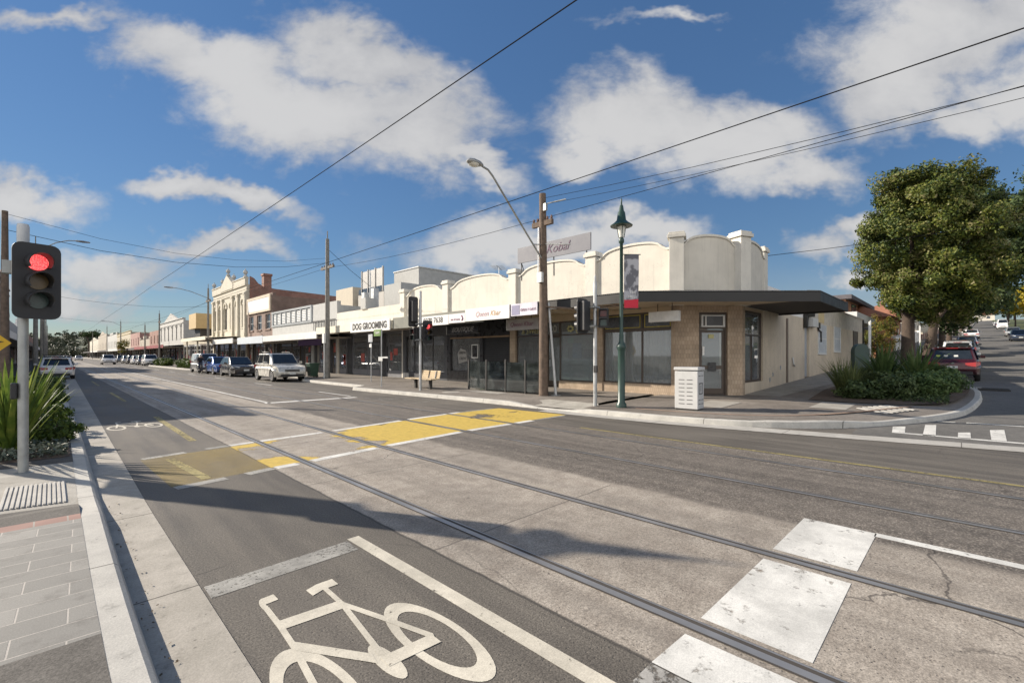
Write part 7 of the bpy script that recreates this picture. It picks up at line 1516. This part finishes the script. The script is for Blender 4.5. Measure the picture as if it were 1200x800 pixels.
for x, h, lb in ((57, 0, 'third dark street tree up the left of the side street'), (70, .6, 'fourth dark street tree up the left of the side street'), (86, 0, 'fifth dark street tree up the left of the side street'), (108, .5, 'sixth dark street tree up the left of the side street'), (140, 0, 'seventh dark street tree high up the left of the side street')):
    tree(lb, x, 2.1+sy(x), gz(x)+.15, 3.2, .28, [(0, -.8, 6.6+h, 4.6, 4.9, 4.3, 120)], 90, 1.0, .2, LB, ST, shell=.3)
SY_ = 'yellow autumn trees on the right of the side street'
for x, y, r, lb in ((142, -7.4, 3.8, 'bright yellow autumn tree nearest on the right of the side street'), (185, -7.4, 4.0, 'second yellow autumn tree behind the nearest one'), (236, -7.6, 4.2, 'orange tinged yellow tree beyond the white van')):
    tree(lb, x, y+sy(x), gz(x)+.1, 3.4, .16, [(0, 0, 6.3, r, r, 2.9, 80)], 80, .85, .2, LY, SY_, shell=.3)
for x, y, r, lb in ((160, -17, 8, 'tall dark tree behind the yellow autumn trees'), (300, -9, 8, 'dark tree on the right close to the crest of the side street'), (290, 3, 8, 'dark tree on the left close to the crest of the side street'), (250, 2.5, 7, 'broad dark tree on the left below the crest of the side street'), (380, 6, 9, 'farthest dark tree on the left at the crest of the side street'), (390, -14, 9, 'farthest dark tree on the right at the crest of the side street'), (175, -13, 6.5, 'dark tree near the top right of the side street'), (215, -12, 7, 'dark tree at the top of the side street'), (230, 4, 7, 'dark tree on the left at the top of the side street'), (180, 6, 7, 'dark leafy tree high on the left above the garden wall')):
    tree(lb, x, y+sy(x), gz(x), 4, .3, [(0, 0, 8.2, r, r, 5, 90)], 80, 1.3, .30, LB, 'dark trees near the top of the side street', shell=.3)
t = thing('garden_bush', 'loose bush with yellow orange leaves by the sheet gate', 'bush', (46, 4.7, gz(46))); b = MB(); [b.tube([(46, 4.7, gz(46)), (46+dx, 4.7+dy, gz(46)+2.4)], [.05, .02], 6) for dx, dy in ((.4, .2), (-.4, .3), (0, -.5), (.1, .1))]; b.build('stem', BARK, t)
p, n_ = crown_points((46, 4.6, gz(46)+2.2), (1.3, 1.2, 1.5), 60, 60, .38, shell=.2); leaves('foliage', p, n_, .075, LO, t, (46, 4.7, gz(46)))
# strap leaved clumps ----------------------------------------------------------
FLX = leaf_mat('flax_green', ((.05, .09, .018), (.13, .19, .03), (.26, .30, .06)), 6., .35); FLD = leaf_mat('flax_dark', ((.05, .09, .03), (.09, .145, .045), (.15, .20, .07)), 4., .25); FLO = leaf_mat('flax_olive', ((.055, .078, .026), (.11, .14, .045), (.18, .20, .075)), 5., .25)
def flax(label, x, y, z, n, L, w, m, spread=1., droop=.5, group=None, cat='flax'):
    t = thing('flax_plant', label, cat, (x, y, z), group); V, F, A = [], [], []
    for i in range(n):
        a = random.uniform(0, 2*PI); tilt = random.uniform(.08, .95)**.8*spread; l = L*random.uniform(.6, 1.08); wd = w*random.uniform(.7, 1.2); k = 7
        d = Vector((math.cos(a), math.sin(a), 0)); s = Vector((-d.y, d.x, 0)); p = Vector((x, y, z))+d*random.uniform(0, .10)+s*random.uniform(-.06, .06); th = PI/2-tilt*.75; o = len(V)
        for j in range(k+1):
            f = j/k; ww = wd*(.55+.9*f if f < .4 else .91*(1-((f-.4)/.6)**1.6))/1.; nrm = Vector((-math.sin(th)*d.x, -math.sin(th)*d.y, math.cos(th)))
            V += [p+s*ww*.5+nrm*ww*.18, p, p-s*ww*.5+nrm*ww*.18]
            p = p+(d*math.cos(th)+Vector((0, 0, 1))*math.sin(th))*l/k; th -= droop*tilt*f*.55
        for j in range(k): F += [(o+3*j+q, o+3*j+q+1, o+3*j+q+4, o+3*j+q+3) for q in (0, 1)]; A += [random.random()]*2
        A[-2*k:] = [A[-2*k]]*(2*k)
    me = bpy.data.meshes.new('blades'); me.from_pydata([tuple(v-Vector((x, y, z))) for v in V], [], F); at = me.attributes.new('leaf', 'FLOAT', 'FACE'); at.data.foreach_set('value', np.array(A, np.float32)); o = bpy.data.objects.new('blades', me); C.objects.link(o); me.materials.append(m); o.parent = t
    for q in me.polygons: q.use_smooth = True
    b = MB(); b.lathe((x, y, z-.05), [(.16, 0), (.13, .12), (.0, .16)], 8); b.build('crown_base', BARK, t)
    return t
def shrub(label, x, y, z, rx, ry, h, m, leaf=.04, clumps=60, per=60, cr=.16, name='shrub', group=None, rot=0):
    t = thing(name, label, 'shrub', (x, y, z), group); p, n_ = crown_points((0, 0, h*.5), (rx, ry, h*.55), clumps, per, cr, shell=.35); ca, sa = math.cos(rot), math.sin(rot)
    p = np.stack([p[:, 0]*ca-p[:, 1]*sa+x, p[:, 0]*sa+p[:, 1]*ca+y, np.maximum(p[:, 2], .01)+z], 1); leaves('foliage', p, n_, leaf, m, t, (x, y, z))
    b = MB(); [b.tube([(x, y, z-.05), (x+random.uniform(-.6, .6)*rx, y+random.uniform(-.6, .6)*ry, z+h*.7)], [.025, .008], 5) for _ in range(6)]; b.build('stem', BARK, t); return t
SOIL = mat('garden_soil', (.11, .075, .05), .95, var=.4, scale=14, fine=.3, bump=.8)
# near planting bed on the kerb nib behind the signal
near_sheet('garden_bed', SOIL, 9.15, 24.5, .012, nfp, -1.9, .02)
flax('large bright green flax with tall sword leaves behind the red signal', -.42, 10.0, .15, 85, 1.42, .085, FLX, .82, .28, 'bright flax clumps in the near garden bed')
flax('second bright green flax left of the signal pole', -1.2, 10.9, .15, 70, 1.3, .085, FLX, .85, .3, 'bright flax clumps in the near garden bed')
flax('smaller bright flax behind the signal pole, by the kerb', -.75, 11.9, .15, 50, 1.25, .08, FLX, .85, .3, 'bright flax clumps in the near garden bed')
shrub('rounded bright green shrub right of the large flax', .02, 11.0, .14, .36, .45, .42, LH, .035, 50, 60, .12); shrub('second rounded bright green shrub farther along the near bed', -.05, 13.2, .14, .38, .6, .46, LH, .035, 50, 60, .13)
for y, lb in ((17, 'clipped green hedge block along the near kerb'), (20.5, 'second clipped hedge block along the near kerb'), (23.2, 'clipped hedge block nearest the parked white hatchback')): shrub(lb, -.35, y, .14, .6, 1.5, .75, LH, .05, 110, 70, .2, 'hedge', 'clipped hedges in the near garden bed')
N_ = 7000; P0 = np.stack([RNG.uniform(-1.7, .17, N_), RNG.uniform(9.25, 13.5, N_), .15+.10*RNG.random(N_)**1.5], 1); g_ = leaves('ground_cover', P0, np.tile((0, 0, 1.), (N_, 1)), .038, LG, None); tag(g_, 'low grey green ground cover along the near kerb', 'ground cover', kind='stuff')
# far corner planting bed
pl = [(16.35, 3.35), (16.25, 2.3), (16.45, 1.15), (17.4, .4), (18.6, .08), (21, -.15), (22.6, -.22), (23.5, .1), (24.0, .9), (24.2, 2.2), (24.4, 3.4), (20, 3.6)]
b = MB(); b.poly([(x, y, fz(x)+.02) for x, y in pl]); tag(b.build('garden_bed', SOIL), 'bare brown soil of the corner planting bed', 'garden bed', kind='structure')
def fp_(x): return fz(x)+.02
PB = 'flax clumps in the corner planting bed'
flax('olive strap leaved clump at the left end of the corner bed', 18.3, 2.55, fp_(18.3), 220, 1.25, .03, FLO, .95, .7, PB); flax('second olive strap leaved clump behind the first in the corner bed', 19.5, 3.0, fp_(19.5), 160, 1.3, .032, FLO, .9, .6, PB)
flax('dark broad leaved flax in the middle of the corner bed', 22.6, 2.15, fp_(22.6), 80, 1.75, .11, FLD, .95, .4, PB); flax('lighter broad leaved flax beside the dark red wagon', 22.8, 1.2, fp_(22.8), 90, 1.65, .11, FLD, 1.05, .5, PB)
GBs = 'green mounded shrubs in the corner planting bed'
shrub('dark green mounded shrub in front of the olive strap clump', 18.4, 1.55, fp_(18.4), .8, .7, .75, LB, .05, 90, 70, .2, group=GBs); shrub('mid green mounded shrub in the middle front of the corner bed', 19.4, .85, fp_(19.4), .85, .6, .7, FLD, .05, 100, 70, .2, group=GBs); shrub('low green mound at the kerb end of the corner bed', 21.4, .55, fp_(21.4), .9, .6, .62, FLD, .05, 100, 70, .2, group=GBs)
shrub('wide leafy shrub in front of the red wagon bumper', 23.0, .62, fp_(23), .7, .6, .72, FLD, .055, 90, 60, .2, group=GBs); shrub('silvery blue shrub at the kerb corner of the bed', 22.2, .08, fp_(22.2), .5, .3, .5, LG, .04, 60, 60, .14); shrub('small dark shrub along the path edge of the corner bed', 17.6, 2.2, fp_(17.6), .5, .6, .5, LB, .045, 60, 60, .16, group=GBs); shrub('dark shrub behind the broad leaved flax', 23.6, 2.4, fp_(23.6), .6, .7, .8, LB, .05, 70, 60, .2, group=GBs)
N_ = 9000; P0 = np.stack([RNG.uniform(17.3, 23.7, N_), RNG.uniform(.25, 2.6, N_), np.zeros(N_)], 1); P0[:, 2] = [fz(x)+.03+.16*r**1.5 for x, r in zip(P0[:, 0], RNG.random(N_))]; g_ = leaves('ground_cover', P0, np.tile((0, 0, 1.), (N_, 1)), .035, LB, None); tag(g_, 'dark low ground cover between the shrubs of the corner bed', 'ground cover', kind='stuff')
# planted nib on the shop side
for y, lb in ((61, 'nearer low green hedge on the planted nib'), (66, 'middle low green hedge on the planted nib'), (77, 'farther low green hedge on the planted nib'), (82, 'last low green hedge on the planted nib')): shrub(lb, 11.1, y, .15, .75, 2.2, .9, LH, .08, 90, 50, .3, 'hedge', 'low hedges on the planted nib')
# far trees
for x, y, h, r, lb in ((17, 400, 15, 5, 'wide flat topped tree alone on the far skyline'), (30, 420, 9, 6, 'rounded dark tree on the far skyline right of the flat topped tree')):
    tree(lb, x, y, 0, h*.7, .5, [(0, 0, h, r, r, 1.6 if h > 10 else 4, 60)], 60, 1.3, .5, LB, 'trees on the far skyline', name='skyline_tree', shell=.3)
tree('small autumn tree among the distant shops on the right', 12.0, 140, .1, 2, .1, [(0, 0, 3.6, 1.6, 1.6, 1.5, 40)], 50, .5, .12, LO, name='street_tree', shell=.3)
P, N = [], []
for i in range(420):
    x = RNG.uniform(-70, 190); y = RNG.uniform(480, 900); z = np.interp(x, hx, prof)*min(1, max(0, (y-620)/280)); r = RNG.uniform(3, 6); q, nn = crown_points((x, y, z+r*.9), (r, r, r*.9), 16, 16, 1.9, shell=.4); P.append(q); N.append(nn)
g_ = leaves('far_woodland', np.concatenate(P), np.concatenate(N), .75, leaf_mat('foliage_far', ((.035, .045, .025), (.06, .07, .04), (.10, .095, .06)), .05, .1), None); tag(g_, 'brownish green woodland covering the hill at the end of the street', 'woodland', kind='stuff')
# small litter: leaves in the near gutter
N_ = 60; P0 = np.stack([RNG.uniform(.38, .5, N_), RNG.uniform(1.8, 6.5, N_), np.full(N_, .016)], 1); g_ = leaves('fallen_leaves', P0, np.tile((0, 0, 1.), (N_, 1)), .012, mat('dead_leaf', (.11, .075, .04), .9), None, jit=.25); tag(g_, 'dry leaf litter lying in the near gutter', 'leaf litter', kind='stuff')
